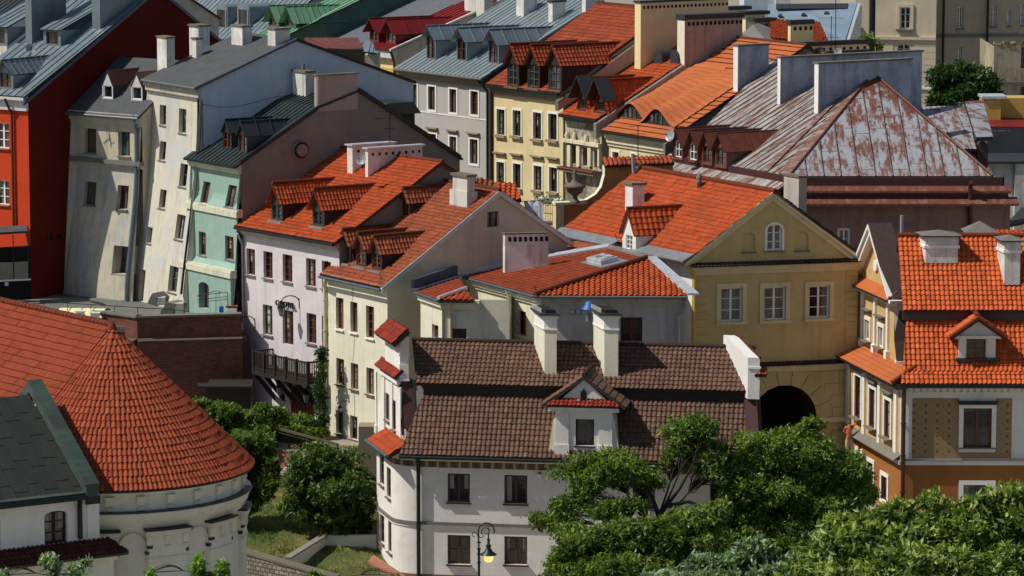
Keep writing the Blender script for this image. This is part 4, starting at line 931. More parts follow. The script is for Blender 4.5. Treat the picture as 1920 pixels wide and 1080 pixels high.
m = MB(); m.path([f.pt(B4.la-.1, z-.15, .5), f.pt(B4.la+.1, z-1, .3), f.pt(B4.la+.1, 8, .3)], .09, 'pipe_maroon', 8); m.build('drainpipe', B4.e)
# dark grey gable behind, green roof, blue-grey roof with arched dormers
B3 = House('slate_gable_house', 'house with plain dark grey felted roof slope between green and red roofs', (705, 82, 259), 602, 56, 28, [(930, -26), 'mir'], 3, 'pl_greywall', 'slate_wall', group=G)
B3.walls(); B3.roof(og=.1, oe=.3, kind='flat', mat='slate_wall'); B3.done()
B2 = House('green_roof_house', 'house with verdigris green metal roof and two green gabled dormers', (540, 66, 262), 490, 56, 28, [(760, -40), 'mir'], 3, 'pl_greywall', 'metal_green_dark', group=G)
B2.walls(); B2.roof(og=.15, oe=.5, kind='seam', mat='metal_green', seam=.6); r = B2.done()
for a in [(504, 523, 51, 32, 10), (535, 555, 52, 34, 12)]:
    dormer(B2, r, 0, *a, 'metal_green_dark', 'metal_green', 'metal_green_dark', frame='wood_brown', kind='seam', ov=.3, fo=.4, nx=2, ny=1)
B1 = House('arched_dormer_house', 'house with pale grey ribbed metal roof and arched dormers at the top of the view', (500, 75, 270), 300, 50, 34, [(640, -50), 'mir'], 3, 'pl_greywall', 'pl_greywall', group=G)
B1.walls(); B1.roof(og=.1, oe=.5, kind='seam', mat='metal_blue', seam=.55); r = B1.done()
for a in ((407, 425), (447, 466)):
    P = B1.on((a[0]+a[1])/2, 50); w_ = (along(P, B1.ua, a[1])-along(P, B1.ua, a[0])).length; m = MB()
    pr = [(-w_/2-.12, -.2), (w_/2+.12, -.2)]+[((w_/2+.12)*math.cos(math.pi*i/8), 1.35+.35*math.sin(math.pi*i/8)) for i in range(9)]
    m.prism([P+B1.ua*x+ZZ*z for x, z in pr], B1.ub*3, 'metal_blue'); o = m.build('dormer', r)
    m = MB(); f = Fac(P, B1.ua); f.P = V((P.x, P.y, 0)); f.bar(m, -w_/2+.1, P.z, w_/2-.1, P.z+1.25, .0, .03, 'glass_dark'); f.bar(m, -w_/2+.0, P.z, -w_/2+.1, P.z+1.3, .0, .06, 'flash_grey'); f.bar(m, w_/2-.1, P.z, w_/2, P.z+1.3, .0, .06, 'flash_grey'); m.build('window', o)
# small rusty lean-to roof with its shed
m = MB(); zr = 17.6
p = [at(583, 90, 232), at(683, 92, 233), at(671, 70, 239), at(570, 71, 238)]
sh = thing('rooftop_shed', 'small shed with rust-brown sheet roof behind the blue side wall', 'shed', (p[0].x, p[0].y, 10))
roofplane(m, p, 'seam', 'rust_brown', seam=1.2, th=.15); m.build('roof', sh)
m = MB(); m.box(V((p[0].x+.3, p[0].y+.3, 10)), V((3.2, 0, 0)), V((0, 4, 0)), ZZ*(p[0].z-10.1), 'wood_dark'); m.box(at(684, 112, 231)-ZZ*3, V((.9, 0, 0)), V((0, 2, 0)), ZZ*3.3, 'pl_greywall')
m.build('wall', sh); m = MB(); pp = [at(683, 97, 230), at(705, 99, 230), at(698, 78, 233), at(677, 77, 233)]; roofplane(m, pp, 'seam', 'metal_pale', seam=.25, th=.1); m.build('side_roof', sh)
# ------------------------------------------------------------------ rusty hipped roof
zE = at(1500, 346, 206).z
rust = thing('rusty_roof_house', 'large house with rusting hipped sheet-metal roof and salmon plaster wall behind the gate', 'house', (at(1500, 346, 206).x, 206, 3), G)
E1 = at(1480, 330, 205); E2 = hz(1862, 330, E1.z); E0 = hz(1268, 292, E1.z); uA = (E1-E0).normalized(); uB = (E2-E1).normalized()
AP = at(1637, 137, 215)
nA_ = V((uA.y, -uA.x, 0))
RL = hitp(1480, 108, AP, V((0, 0, 1))) ; RL = AP-uA*11.0
rb = MB(); k = dict(kind='seam', mat='rust_roof', seam=.62, rib=.05)
o1 = roofplane(rb, [E0, E1, AP, RL], **k)
m2_ = [E1, E2, AP]
roofplane(rb, m2_, kind='seam', mat='rust_panel', seam=.95, rib=.07, cross=1.9)
E3 = E2-uA*14; roofplane(rb, [E2, E3, AP], kind='seam', mat='rust_panel', seam=.95, cross=1.9)
roofplane(rb, [E3, E0+uB*9, RL, AP], **k)
for a, b in ((AP, E1), (AP, E2), (AP, RL)): rb.tube(a+ZZ*.04, b+ZZ*.04, .07, 'rust_trim', 6)
# kicked eave: lower strip of roof on the wall head
def strip(a, b, n, o0, o1, z0, z1, mat): rb.prism([a+n*o0+ZZ*z0, b+n*o0+ZZ*z0, b+n*o1+ZZ*z1, a+n*o1+ZZ*z1], ZZ*-.12, mat)
nB_ = V((uB.y, -uB.x, 0))
strip(E1, E2+uB*.6, nB_, .1, .1, -.05, -.5, 'clad_maroon'); rb.box(E1-ZZ*.55+nB_*-.1, uB*((E2-E1).length+.5), nB_*.35, ZZ*.5, 'clad_maroon')
strip(E1-uA*0, E2+uB*.9, nB_, .2, .8, -.5, -.75, 'rust_trim'); rb.box(E1-ZZ*1.25+nB_*.05, uB*((E2-E1).length+.8), nB_*.5, ZZ*.5, 'clad_maroon')
strip(E1, E2+uB*1.3, nB_, .5, 1.25, -1.1, -1.4, 'rust_trim')
strip(E0, E1, nA_, .1, 1.1, -.35, -.9, 'rust_roof'); rb.box(E0-ZZ*.4, uA*(E1-E0).length, nA_*.15, ZZ*.4, 'clad_maroon')
dl = (o1[3].cross(o1[1])).normalized(); dl = dl if dl.z > 0 else -dl
h0, h1 = E1+o1[3]*.075, AP+o1[3]*.075; rb.prism([h0, h1, h1-uA*.35, h0-uA*1.15], o1[3]*.012, 'rust_hip')
rb.prism([h0-uA*2.2, h0.lerp(h1, .8)-uA*.9, h0.lerp(h1, .8)-uA*1.2, h0-uA*2.75], o1[3]*.012, 'rust_hip')
ro = rb.build('roof', rust)
wm = MB(); c1 = E1+nB_*.35+ZZ*0; f = Fac(E1+nB_*.6, uB, 'pl_salmon'); L = (E2-E1).length+.9; zt = E1.z-1.3
class _O: pass
rh = _O(); rh.e = rust; rh.ua = uA; rh.ub = uB; rh.seg = [(o1[0], o1[3], o1[1], o1[2])]
win(rh, f, (1582, 448, 24, 40), frame='frame_white', nx=2, ny=2, sill=None, depth=.1, fw=.12, pane='glass_grey')
f.wall(wm, [(0, 3), (L, 3), (L, zt), (0, zt)], 'pl_salmon')
g = Fac(E0+nA_*.6, uA, 'pl_gateband'); LA = (E1-E0).length; g.wall(wm, [(0, 3), (LA, 3), (LA, E1.z-.85), (0, E1.z-.85)], 'pl_gateband')
p = f.pt(L, 3); wm.quad(p, -uA*14, ZZ*(zt-3), 'pl_salmon'); p = g.pt(0, 3); wm.quad(p, uB*15, ZZ*(zt-3), 'pl_salmon')
wm.build('wall', rust)
m = MB(); a, z = f.hit(1556, 379); f.bar(m, a, z-.16, f.hit(1720, 379)[0], z+.12, .001, .08, 'flash_blue'); m.build('wall_beam', rust)
m = MB(); p = f.pt(*f.hit(1819, 350), .15); m.path([p+ZZ*.3+nB_*.3, p, V((p.x, p.y, 3))], .13, 'pipe_maroon', 8); m.build('drainpipe', rust)
m = MB(); p = g.pt(0, E1.z-.95, .75); m.tube(p, g.pt(LA, E1.z-.95, .75), .11, 'gutter_dark', 8); m.build('gutter', rust)
for a in [(1264, 1280, 298, 262, 238), (1291, 1308, 303, 267, 242), (1316, 1335, 308, 271, 245), (1341, 1362, 313, 275, 248)]:
    dormer(rh, ro, 0, *a, 'rust_trim', 'rust_brown', 'rust_trim', frame='frame_white' if a[0] < 1300 else 'wood_brown', kind='flat', ov=.18, fo=.25, ua=uA, ub=-nA_, nx=2, ny=2, inset=(.12, .1, .08))
# blue grey chimney walls on the rusty roof
def wallslab(xl, xe, xr, yb, yt, Y, mat, nm='chimney', thk=None, par=ro, U=uA, Bv=None):
    P = at(xe, yb, Y); return chim(rh, par, P, xl, xr, yt, mat, cap='stone_cap', ch=.1, co=.08, ua=U, ub=Bv or dirB(30), down=2)
P = hitp(1533, 213, o1[0], o1[3]); wallslab(1526, 1534, 1707, 213, 117, P.y, 'pl_chim_blue')
P = hitp(1463, 196, o1[0], o1[3]); wallslab(1457, 1463, 1728, 196, 106, P.y, 'pl_chim_blue')
for (xa, xb_, yb, yt, Y) in ((1526.5, 1533.5, 213, 119, hitp(1533, 213, o1[0], o1[3]).y), (1457.5, 1462.5, 196, 108, hitp(1463, 196, o1[0], o1[3]).y)):
    P = at(xb_, yb, Y-.06); A = along(P, uA, xa)-P; zt2 = hitp(xb_, yt, P, V((0, 1, 0))).z; m = MB(); m.box(P+A*1.05, -A*1.08, V((0, -.02, 0)), ZZ*(zt2-P.z), 'trim_white'); m.build('chimney_edge', ro)
# wing with rusty roof to the right
m = MB(); w4 = [at(1815, 279, 214), at(1831, 279, 213), at(1822, 196, 222), at(1716, 201, 224)]
wg = thing('rusty_wing', 'low wing with flaking pink and grey metal roof right of the hipped roof', 'house', (at(1760, 300, 216).x, 216, 3))
roofplane(m, [at(1790, 279, 213), at(1831, 279, 213), at(1809, 198, 222), at(1700, 200, 223)], 'seam', 'rust_panel', seam=1.0, cross=2.2)
roofplane(m, [at(1830, 257, 213.5), at(1862, 256, 214), at(1843, 188, 222), at(1809, 190, 221.5)], 'seam', 'rust_panel', seam=3, cross=1.1, th=.25)
m.build('roof', wg); m = MB(); m.box(at(1832, 300, 214)-ZZ*8, V((.62, 0, 0)), V((0, 8, 0)), ZZ*8.9, 'brick_dark'); p = at(1795, 280, 214); m.box(V((p.x, p.y, 3)), V((1.1, 0, 0)), V((0, 8, 0)), ZZ*(p.z-3.3), 'clad_maroon'); m.build('wall', wg)

B0 = House('corner_background_house', 'house with blue-grey gable wall and dark roof behind the red house, top left corner', (12, 36, 236), -160, 56, 34, [(160, -70), 'mir'], 3, 'pl_greywall', 'pl_blue', group=G)
B0.walls(); B0.roof(og=.15, oe=.4, kind='seam', mat='metal_dark', seam=.6); B0.done()
BX0 = House('brown_roof_background_house', 'house with weathered brown sheet roof glimpsed between the clad chimneys of the red house', (190, 44, 244), 100, 56, 34, [(300, -40), 'mir'], 3, 'pl_greywall', 'pl_greywall', group=G)
BX0.walls(); BX0.roof(og=.15, oe=.4, kind='seam', mat='rust_brown', seam=.6); BX0.done()
# ------------------------------------------------------------------ gate building
GT = House('gate_building', 'ochre gate building with triangular gable, three white framed windows and a dark archway', (1298, 480, 187), 1060, 60, 14, [(1447, 362), (1608, 479)], 2.2, 'pl_white', 'pl_gate', cat='gatehouse')
f = GT.fb
kw = dict(frame='frame_white', sur='pl_gatelight', sw=.22, so=.07, sill='pl_gatelight', so_sill=.16, sh=.14, nx=2, ny=3, depth=.22, fw=.09)
rowwin(GT, f, [(1371.5, 571, 41, 64), (1452.5, 569, 41, 63), (1536, 566, 39, 61)], **kw)
win(GT, f, (1452, 445, 29, 50), frame='frame_white', sur='frame_white', sw=.1, so=.04, arch=.39, sill='sill_grey', nx=2, ny=3, fw=.09, depth=.18, pane='glass_grey')
for b in ((1404, 454, 25, 36), (1503, 451, 26, 36)):
    a0, z0, a1, z1 = win(GT, f, b, blind=1, arch=.33, depth=.12); m = MB(); m.add([f.pt(*p, -.12) for p in archpts(a0-.02, z0-.02, a1+.02, z1+.02, .33)], [tuple(range(13))], 'pl_gate'); f.bar(m, a0-.06, z0-.09, a1+.06, z0-.003, -.05, .07, 'sill_grey'); m.build('niche', GT.e)
ac = f.hit(1470, 722); ax0 = f.hit(1408, 790)[0]; ax1 = f.hit(1531, 790)[0]; f.holes.append(dict(pts=archpts(ax0, 2.2, ax1, ac[1], (ax1-ax0)/2, 16), depth=5.0, rev='vault_shade'))
f.rev = 'pl_gate'
GT.walls()
m = MB()   # mouldings
zt = f.hit(1450, 494)[1]; cornice(m, f, -.1, GT.w+.1, zt, 'pl_gatelight', ((.12, .3), (.16, .2), (.18, .1)), .0); m.build('cornice', GT.e); m = MB()
z2 = f.hit(1450, 684)[1]; cornice(m, f, -.05, GT.w+.05, z2, 'pl_gatelight', ((.1, .22), (.24, .14)))
o_ = m.build('cornice', GT.e)
m = MB()
for zz in (zt, z2):
     roofplane(m, [f.pt(-.1, zz+.0, .42 if zz == zt else .34), f.pt(GT.w+.1, zz+.0, .42 if zz == zt else .34), f.pt(GT.w+.1, zz+.14, .0), f.pt(-.1, zz+.14, .0)], mat='tile_dark', tw=.22, tl=.5, th=.03, step=.02, amp=.03); m.build('tile_course', GT.e); m = MB()
m = MB()
for p0, p1 in ((GT.prof[0], GT.prof[1]), (GT.prof[2], GT.prof[1])):
    dz = .12; sg = 1 if p0[0] < p1[0] else -1
    raked(m, f, (p0[0]-.35*sg, p0[1]-.3), (p1[0], p1[1]+.04), .42, .12, 'pl_gatelight'); raked(m, f, (p0[0]-.45*sg, p0[1]-.3), (p1[0], p1[1]+.1), .2, .3, 'pl_gatelight', .001)
m.build('gable_moulding', GT.e)
m = MB()  # rusticated quoins and pilaster strips
for x0, x1 in ((1301, 1323), (1585, 1607)):
    a0, a1 = f.hit(x0, 600)[0], f.hit(x1, 600)[0]; z = z2+.15
    while z < zt-.7: f.bar(m, a0, z, a1, z+.36, .001, .035, 'pl_gate'); z += .39
# voussoirs and courses under the string
zc_ = ac[1]-(ax1-ax0)/2; cx_ = (ax0+ax1)/2; R_ = (ax1-ax0)/2
for side in (0, 1):
    z = 2.2; n = 0
    while z < zc_+R_+.9:
        hh = .62; lim = R_ if z+hh < zc_ else math.sqrt(max(0, (R_+.85)**2-max(0, z+hh/2-zc_)**2)) if z > zc_ else R_+.02
        xa, xb = (0.05, cx_-max(lim, .4)) if side == 0 else (cx_+max(lim, .4), GT.w-.05)
        k = 0; st_ = 1.35; x = xa if side == 0 else xb
        if side == 0:
            x = xb
            while x > xa+.05: x2 = max(xa, x-st_*(1 if n % 2 else .6) if k == 0 else x-st_); f.bar(m, x2+.02, z+.02, x-.02, z+hh-.02, .001, .035, 'pl_gateband'); x = x2; k += 1
        else:
            x = xa
            while x < xb-.05: x2 = min(xb, x+st_*(1 if n % 2 else .6) if k == 0 else x+st_); f.bar(m, x+.02, z+.02, x2-.02, z+hh-.02, .001, .035, 'pl_gateband'); x = x2; k += 1
        z += hh; n += 1
for i in range(9):
    t0, t1 = math.pi*i/9+.012, math.pi*(i+1)/9-.012; r0, r1 = R_+.01, R_+.82
    P = [(cx_+r*math.cos(t), zc_+r*math.sin(t)) for r, t in ((r0, t0), (r1, t0), (r1, t1), (r0, t1))]
    m.prism([f.pt(*p, .001) for p in P], f.n*.05, 'pl_gateband')
f.bar(m, ax1+.02, f.hit(1550, 784)[1]-.2, GT.w-.0, f.hit(1550, 784)[1]+.05, .001, .2, 'pl_gatelight'); f.bar(m, .02, f.hit(1550, 784)[1]-.2, ax0-.02, f.hit(1550, 784)[1]+.05, .001, .2, 'pl_gatelight')
m.build('rustication', GT.e)
m = MB(); c0 = f.pt(ax0-.5, 2.2, -5); m.box(c0, GT.ub*(ax1-ax0+1), ZZ*6, -GT.fb.n*.2, 'soot_and_dark'); m.build('passage_shade_sheet', GT.e)  # near-black sheet closing the passage, painted as its inner darkness
GT.roof(og=.3, oe=.25, mat='terracotta', rid=(.15, 'terracotta'), tl=.29, tw=.2, kinds=[None, dict(mat='terracotta_red')]); r = GT.done()
g = GT.fa; z = GT.zc; sa, sb = g.hit(1168, 470)[0], g.hit(1200, 470)[0]
for x0, x1 in ((-.2, sa-.1), (sb+.1, GT.la+.25)): m = MB(); m.prism([g.pt(x0, z-.18, .75), g.pt(x1, z-.18, .75), g.pt(x1, z+.12, .1), g.pt(x0, z+.12, .1)], ZZ*-.06, 'flash_grey'); m.build('eave_flashing', r)
m = MB(); pa = g.pt(GT.la-.1, z-.25, .55); pb = f.pt(f.hit(1300.5, 600)[0], 0, .12); m.path([pa, f.pt(-.05, z-.75, .2), V((pb.x, pb.y, z-1.1)), V((pb.x, pb.y, 2.5))], .1, 'pipe_yellow', 8); m.build('drainpipe', GT.e)
# white chimney and the little white dormer
P = GT.on(1186, 398); chim(GT, r, P, 1172, 1208, 343, 'pl_chim_white', cap='stone_cap', ch=.12, co=.1)
o, df, dw, dz0, dze = dormer(GT, r, 0, 1167, 1192, 473, 434, 392, 'pl_white', 'terracotta', 'pl_white', frame='frame_white', ov=.09, fo=.15, nx=2, ny=3, ridgem='terracotta', tw=.3, tl=.34, inset=(.34, .16, .2), pane='glass_grey', ub=dirB(22))
# old grey chimney behind the gable
P = at(1497, 415, 196); chim(GT, r, P, 1469, 1512, 330, 'pl_old', cap='stone_cap', ch=.1, co=.05, down=4, ub=dirB(14))
# finial on the ridge
m = MB(); P = GT.on(1311, 352)+ZZ*0; m.lathe(P+ZZ*.1, [(.12, -.4), (.12, .1), (.22, .15), (.12, .25), (.17, .38), (.15, .5), (.05, .62)], 'stone_grey', 10); m.build('finial', r)
# ------------------------------------------------------------------ low hipped wing
E1 = at(1003, 555, 181.8); ze = E1.z; E0 = hz(868, 519, ze); E2 = hz(1290, 556, ze)
LW = thing('low_hipped_house', 'low cream house with hipped orange roof, skylight and broad white chimney beside the gate', 'house', (E1.x, E1.y, 2))
T = at(1213, 487, 186.3); n1 = (E1-E0).cross(T-E0).normalized(); T2 = hitp(1140, 468, E0, n1); T3 = hitp(962, 498, E0, n1)
rb = MB(); o1 = roofplane(rb, [E0, E1, T, T2, T3], mat='terracotta_red', tw=.2, tl=.3, prof='lo', amp=.045)
n2 = (E2-E1).cross(T-E1).normalized(); roofplane(rb, [E1, E2, T], mat='terracotta', tw=.27, tl=.3, amp=.08)
ridge(rb, E1+ZZ*.1, T+ZZ*.14, .13, 'terracotta_old')
a, b = E2, T; d = (b-a); sde = V((.5, .1, .05)); rb.prism([a+ZZ*.16, a+ZZ*.1+sde*1.1, b+sde*.9+ZZ*.14, b+ZZ*.2], ZZ*-.1, 'flash_white')
up_ = ZZ*.16; bk = V((.1, .9, .12)); rb.prism([E0+up_, T3+up_, T3+up_+bk*.9, E0+up_+bk*.9], ZZ*-.25, 'flash_white'); rb.prism([T3+up_, T2+up_, T2+up_+bk*.7, T3+up_+bk*.7], ZZ*-.25, 'flash_white')
rb.prism([T2+up_, T+up_, T+up_+V((.3, .9, 0)), T2+up_+V((.2, .6, 0))], ZZ*-.25, 'flash_grey')
rb.prism([T3+bk*.6, T2+bk*.6, T2+V((-1.5, 5, -.2)), T3+V((2.2, 5.5, .3))], ZZ*-.2, 'terracotta_old')
r8 = rb.build('roof', LW)
u1 = (E1-E0); u1.z = 0; u1.normalize(); n_ = V((u1.y, -u1.x, 0)); u2 = (E2-E1); u2.z = 0; u2.normalize(); n2_ = V((u2.y, -u2.x, 0))
C8 = E1-n_*.38-n2_*.38; L8 = E0-n_*.38; f1 = Fac(L8, u1, 'pl_cream'); l1 = (C8-L8).dot(u1); f2 = Fac(C8, u2, 'pl_greywall'); l2 = (E2-C8).dot(u2)-.1
h8 = _O(); h8.e = LW; h8.ua = u1; h8.ub = u2
rowwin(h8, f1, [(917, 592, 15, 46), (946, 600, 15, 46), (978, 606, 16, 46)], frame='wood_brown', sill='sill_white', nx=2, ny=3)
win(h8, f2, (1184, 618, 41, 46), frame='wood_red', sill='sill_white', nx=2, ny=2, pane='glass_dark')
wm = MB(); f1.wall(wm, rect(0, 2, l1, ze)); f2.wall(wm, rect(0, 2, l2, ze)); p = f2.pt(l2, 2); wm.quad(p, -u1*8, ZZ*(ze-2), 'pl_white'); wm.quad(f1.pt(0, 2), u2*8, ZZ*(ze-2), 'pl_white'); wm.build('wall', LW)
m = MB(); cornice(m, f1, 0, l1+.3, ze-.02, 'trim_cream', ((.16, .34), (.16, .24), (.18, .12))); cornice(m, f2, -.3, l2, ze-.02, 'pl_greywall', ((.16, .34), (.16, .24), (.18, .12))); m.build('cornice', LW)
m = MB(); m.tube(E0-ZZ*.04, E1-ZZ*.04, .07, 'gutter_blue', 8); m.tube(E1-ZZ*.04, E2-ZZ*.04, .07, 'gutter_grey', 8); m.build('gutter', LW)
m = MB(); a = f2.hit(1271, 600)[0]; m.path([f2.pt(a+.35, ze-.2, .35), f2.pt(a+.3, ze-.55, .3), f2.pt(a, ze-1, .14), f2.pt(a, 2, .14)], .12, 'flash_grey', 8); m.build('drainpipe', LW)
m = MB(); a = f1.hit(962, 560)[0]; m.path([f1.pt(a, ze-.1, .35), f1.pt(a, ze-.8, .12), f1.pt(a, 2, .12)], .08, 'pipe_cream', 8); m.build('drainpipe', LW)
# skylight
P, U, W, N = o1; c = hitp(1131, 493, P, N); m = MB(); m.box(c-U*.8-W*.5, U*1.5, W*1.0, N*.3, 'flash_white'); m.box(c-U*.7-W*.42+N*.3, U*1.3, W*.84, N*.04, 'glass_pale'); m.box(c-U*1.1-W*.75, U*2.3, W*1.6, N*.08, 'flash_grey'); m.build('skylight', r8)
P = at(947, 500, 187.9); chim(h8, r8, P, 943, 1028, 437, 'pl_chim_white', cap='stone_cap', ch=.07, co=.05, holes=8, down=1, vent_w=.2, ub=dirB(8), ua=-dirA(60))
# wall box and square plates on the grey wall
m = MB()
for x in (1073, 1084, 1095): a, z = f2.hit(x, 584); f2.bar(m, a-.12, z-.13, a+.12, z+.12, .001, .06, 'flash_grey'); f2.bar(m, a-.08, z-.09, a+.08, z+.08, .06, .07, 'pl_blue')
m.build('wall_plates', LW)
m = MB(); P = at(1105, 579, 181.0); m.lathe(P-ZZ*.6, [(.17, 0), (.17, .45), (.3, .5), (.33, .6)], 'flash_grey', 14); m.lathe(P-ZZ*.02, [(.38, 0), (.36, .06), (.27, .16), (.22, .24), (.19, .33), (.12, .38), (.02, .4)], 'cowl_blue', 18)
tag(m.build('vent_cowl', None, P), 'bright blue conical vent cowl above the brown ridge', 'vent cowl')
# smaller lean-to between the cream gable and the low house
S1 = at(822, 563, 182.2); S0 = hz(778, 548, S1.z); S2 = hz(888, 564, S1.z)
LT = thing('lean_to_house', 'little cream lean-to with orange roof and white ridge flashing against the cream gable', 'house', (S1.x, S1.y, 2))
K = at(874, 545, 184.2); n1 = (S1-S0).cross(K-S0).normalized(); K2 = hitp(860, 521, S0, n1)
rb = MB(); roofplane(rb, [S0, S1, K, K2], mat='terracotta_red', tw=.2, tl=.3, prof='lo'); roofplane(rb, [S1, S2, K], mat='terracotta_bright', tw=.3, tl=.3, amp=.07)
rb.tube(S1+ZZ*.12, K+ZZ*.14, .1, 'flash_white', 8); rb.prism([S0+ZZ*.12+V((-.2, .3, 0)), K2+ZZ*.12+V((-.2, .3, 0)), K2+ZZ*.6+V((-.2, .3, 0)), S0+ZZ*.6+V((-.2, .3, 0))], V((.15, 0, 0)), 'flash_blue')
rb.prism([S0+ZZ*.12+V((-.2, .3, 0)), K2+ZZ*.12+V((-.2, .3, 0)), K2+V((.1, -.1, .12)), S0+V((.1, -.1, .12))], ZZ*.03, 'flash_blue')
rb.build('roof', LT)
u1 = (S1-S0).normalized(); n_ = V((u1.y, -u1.x, 0)); u2 = (S2-S1).normalized(); n2_ = V((u2.y, -u2.x, 0)); C7 = S1-n_*.3-n2_*.3; L7 = S0-n_*.3; f1 = Fac(L7, u1, 'pl_cream'); l1 = (C7-L7).dot(u1); f2 = Fac(C7, u2, 'pl_cream'); l2 = 3.2
h7 = _O(); h7.e = LT; win(h7, f1, (816, 622, 12, 26), frame='wood_brown', sill=None, nx=2, ny=2); win(h7, f2, (858, 627, 33, 22), frame='wood_red', nx=2, ny=1)
wm = MB(); f1.wall(wm, rect(0, 2, l1, S1.z)); f2.wall(wm, rect(0, 2, l2, S1.z)); wm.quad(f2.pt(l2, 2), V((.3, 5, 0)), ZZ*(S1.z-2), 'pl_cream'); wm.build('wall', LT)
m = MB(); cornice(m, f1, 0, l1+.2, S1.z-.03, 'trim_cream', ((.16, .26), (.2, .16))); cornice(m, f2, -.2, 1.75, S1.z-.03, 'trim_cream', ((.16, .26), (.3, .16))); m.build('cornice', LT)
m = MB(); m.tube(S0-ZZ*.03, S1-ZZ*.03, .07, 'gutter_blue', 8); m.build('gutter', LT)
m = MB(); m.path([f2.pt(.25, S1.z-.1, .3), f2.pt(.3, S1.z-.9, .1), f2.pt(.3, 2, .1)], .08, 'pipe_cream', 8); m.build('drainpipe', LT)
# ------------------------------------------------------------------ street corner between the houses: parapet wall, urn, balcony, banner
Pw = at(1043, 405, 200)
PW = thing('parapet_wall', 'curved orange parapet wall with cream coping and tiled top beside the stone urn', 'wall', (Pw.x, Pw.y, 3))
m = MB(); f = Fac(Pw, dirB(16)); K = [(1043, 410), (1106, 372), (1120, 350), (1134, 335), (1134, 310), (1262, 302), (1262, 420), (1043, 430)]
pts = [f.pt(*f.hit(x, y)) for x, y in ((1043, 432), (1262, 432), (1262, 304), (1134, 311), (1134, 328), (1128, 350), (1118, 364), (1100, 375), (1043, 382))]
m.prism(pts, -f.n*.45, 'pl_orangewall', 'trim_cream'); m.build('wall', PW)
m = MB(); roofplane(m, [f.pt(*f.hit(1132, 311), .25), f.pt(*f.hit(1262, 306), .25), f.pt(*f.hit(1262, 294), -.3), f.pt(*f.hit(1132, 297), -.3)], mat='terracotta_red', tw=.26, tl=.7, amp=.1); m.build('coping', PW)
m = MB(); a, z = f.hit(1048, 384); f.bar(m, a-.2, z-2, a+.25, z+.05, -.5, .12, 'pl_gatelight'); f.bar(m, a-.25, z, f.hit(1098, 376)[0], z+.14, -.5, .18, 'trim_cream'); m.build('pier', PW)
P = at(1078, 380, 199.8); m = MB(); m.lathe(P, [(k_*.82, z_*.82) for k_, z_ in [(.35, 0), (.35, .12), (.2, .2), (.14, .38), (.2, .5), (.5, .7), (.58, .95), (.72, 1.05), (.7, 1.15), (.4, 1.25), (.25, 1.4), (.14, 1.6), (.2, 1.75), (.1, 1.95), (.14, 2.1), (.05, 2.2)]], 'stone_cap', 20)
tag(m.build('stone_urn', None, P), 'large lidded stone urn standing on the orange parapet wall', 'urn')
# balcony with white flowers
P = at(1016, 418, 203); BC = thing('flower_balcony', 'small iron balcony overflowing with white flowers', 'balcony', (P.x, P.y, P.z))
m = MB(); ua_ = -dirA(30)
for i in range(12): m.tube(P+ua_*(i*.11), P+ua_*(i*.11)+ZZ*1.1, .015, 'iron', 4)
for zz in (0, .55, 1.1): m.tube(P+ZZ*zz, P+ua_*1.25+ZZ*zz, .025, 'iron', 5)
m.box(P-ZZ*.1, ua_*1.3, V((.3, 1, 0)), ZZ*.1, 'stone_grey'); m.build('railing', BC)
m = MB()
for i in range(420): c = P+ua_*random.uniform(-.45, 1.35)+V((0, random.gauss(0, .12), 1.25+random.gauss(0, .11))); a = V((random.gauss(0, 1), random.gauss(0, 1), random.gauss(0, 1))).normalized()*.055; b = a.orthogonal().normalized()*.055; m.add([c-a, c-b, c+a, c+b], [(0, 1, 2, 3)], 'flower_white' if random.random() < .62 else 'leaf_dark')
m.build('flowers', BC)['kind'] = 'stuff'
# fabric banner with letters
P = at(982, 378, 201.5); BN = thing('hanging_banner', 'pale lilac cloth banner with grey letters hanging from a pole', 'banner', (P.x, P.y, P.z))
m = MB(); e1 = at(1016, 376, 201)-P; vs = []; n1, n2 = 14, 10; dn = ZZ*-1.15
for j in range(n2+1):
    for i in range(n1+1): t = i/n1; s_ = j/n2; vs.append(P+e1*(t*(1-.0*s_)+.22*s_)+dn*s_*(.95+.25*t)+V((0, .05*math.sin(t*14+s_*2), 0)))
m.add(vs, [(j*(n1+1)+i, j*(n1+1)+i+1, (j+1)*(n1+1)+i+1, (j+1)*(n1+1)+i) for j in range(n2) for i in range(n1)], 'cloth_lilac', None, True); m.build('cloth', BN)
m = MB(); m.tube(P+ZZ*.02-e1*.1, P+e1*1.1+ZZ*.02, .02, 'iron', 5); m.build('pole', BN)
def text(s, size, P, ux, uz, mat, parent=None, ext=.02, name='lettering', spacing=1.0):
    cu = bpy.data.curves.new(name, 'FONT'); cu.body = s; cu.size = size; cu.extrude = ext; cu.space_character = spacing; cu.align_x = 'CENTER'; cu.align_y = 'CENTER'
    tmp = bpy.data.objects.new('tmp', cu); dg = bpy.context.evaluated_depsgraph_get(); me = bpy.data.meshes.new_from_object(tmp)
    me.materials.clear(); me.materials.append(M[mat]); n = ux.cross(uz).normalized(); b = BASE[parent.name]
    for v in me.vertices: v.co = P+ux*v.co.x+uz*v.co.y+n*v.co.z-b
    bpy.data.objects.remove(tmp); o = bpy.data.objects.new(name, me); COL.objects.link(o); o.parent = parent; BASE[o.name] = b; return o
eu = e1.normalized(); text('ALLEE', .2, P+e1*.66-ZZ*.5+V((0, -.09, 0)), V((-.08, 0, -1)).normalized(), V((1, 0, -.05)).normalized(), 'cloth_letters', BN, .01)
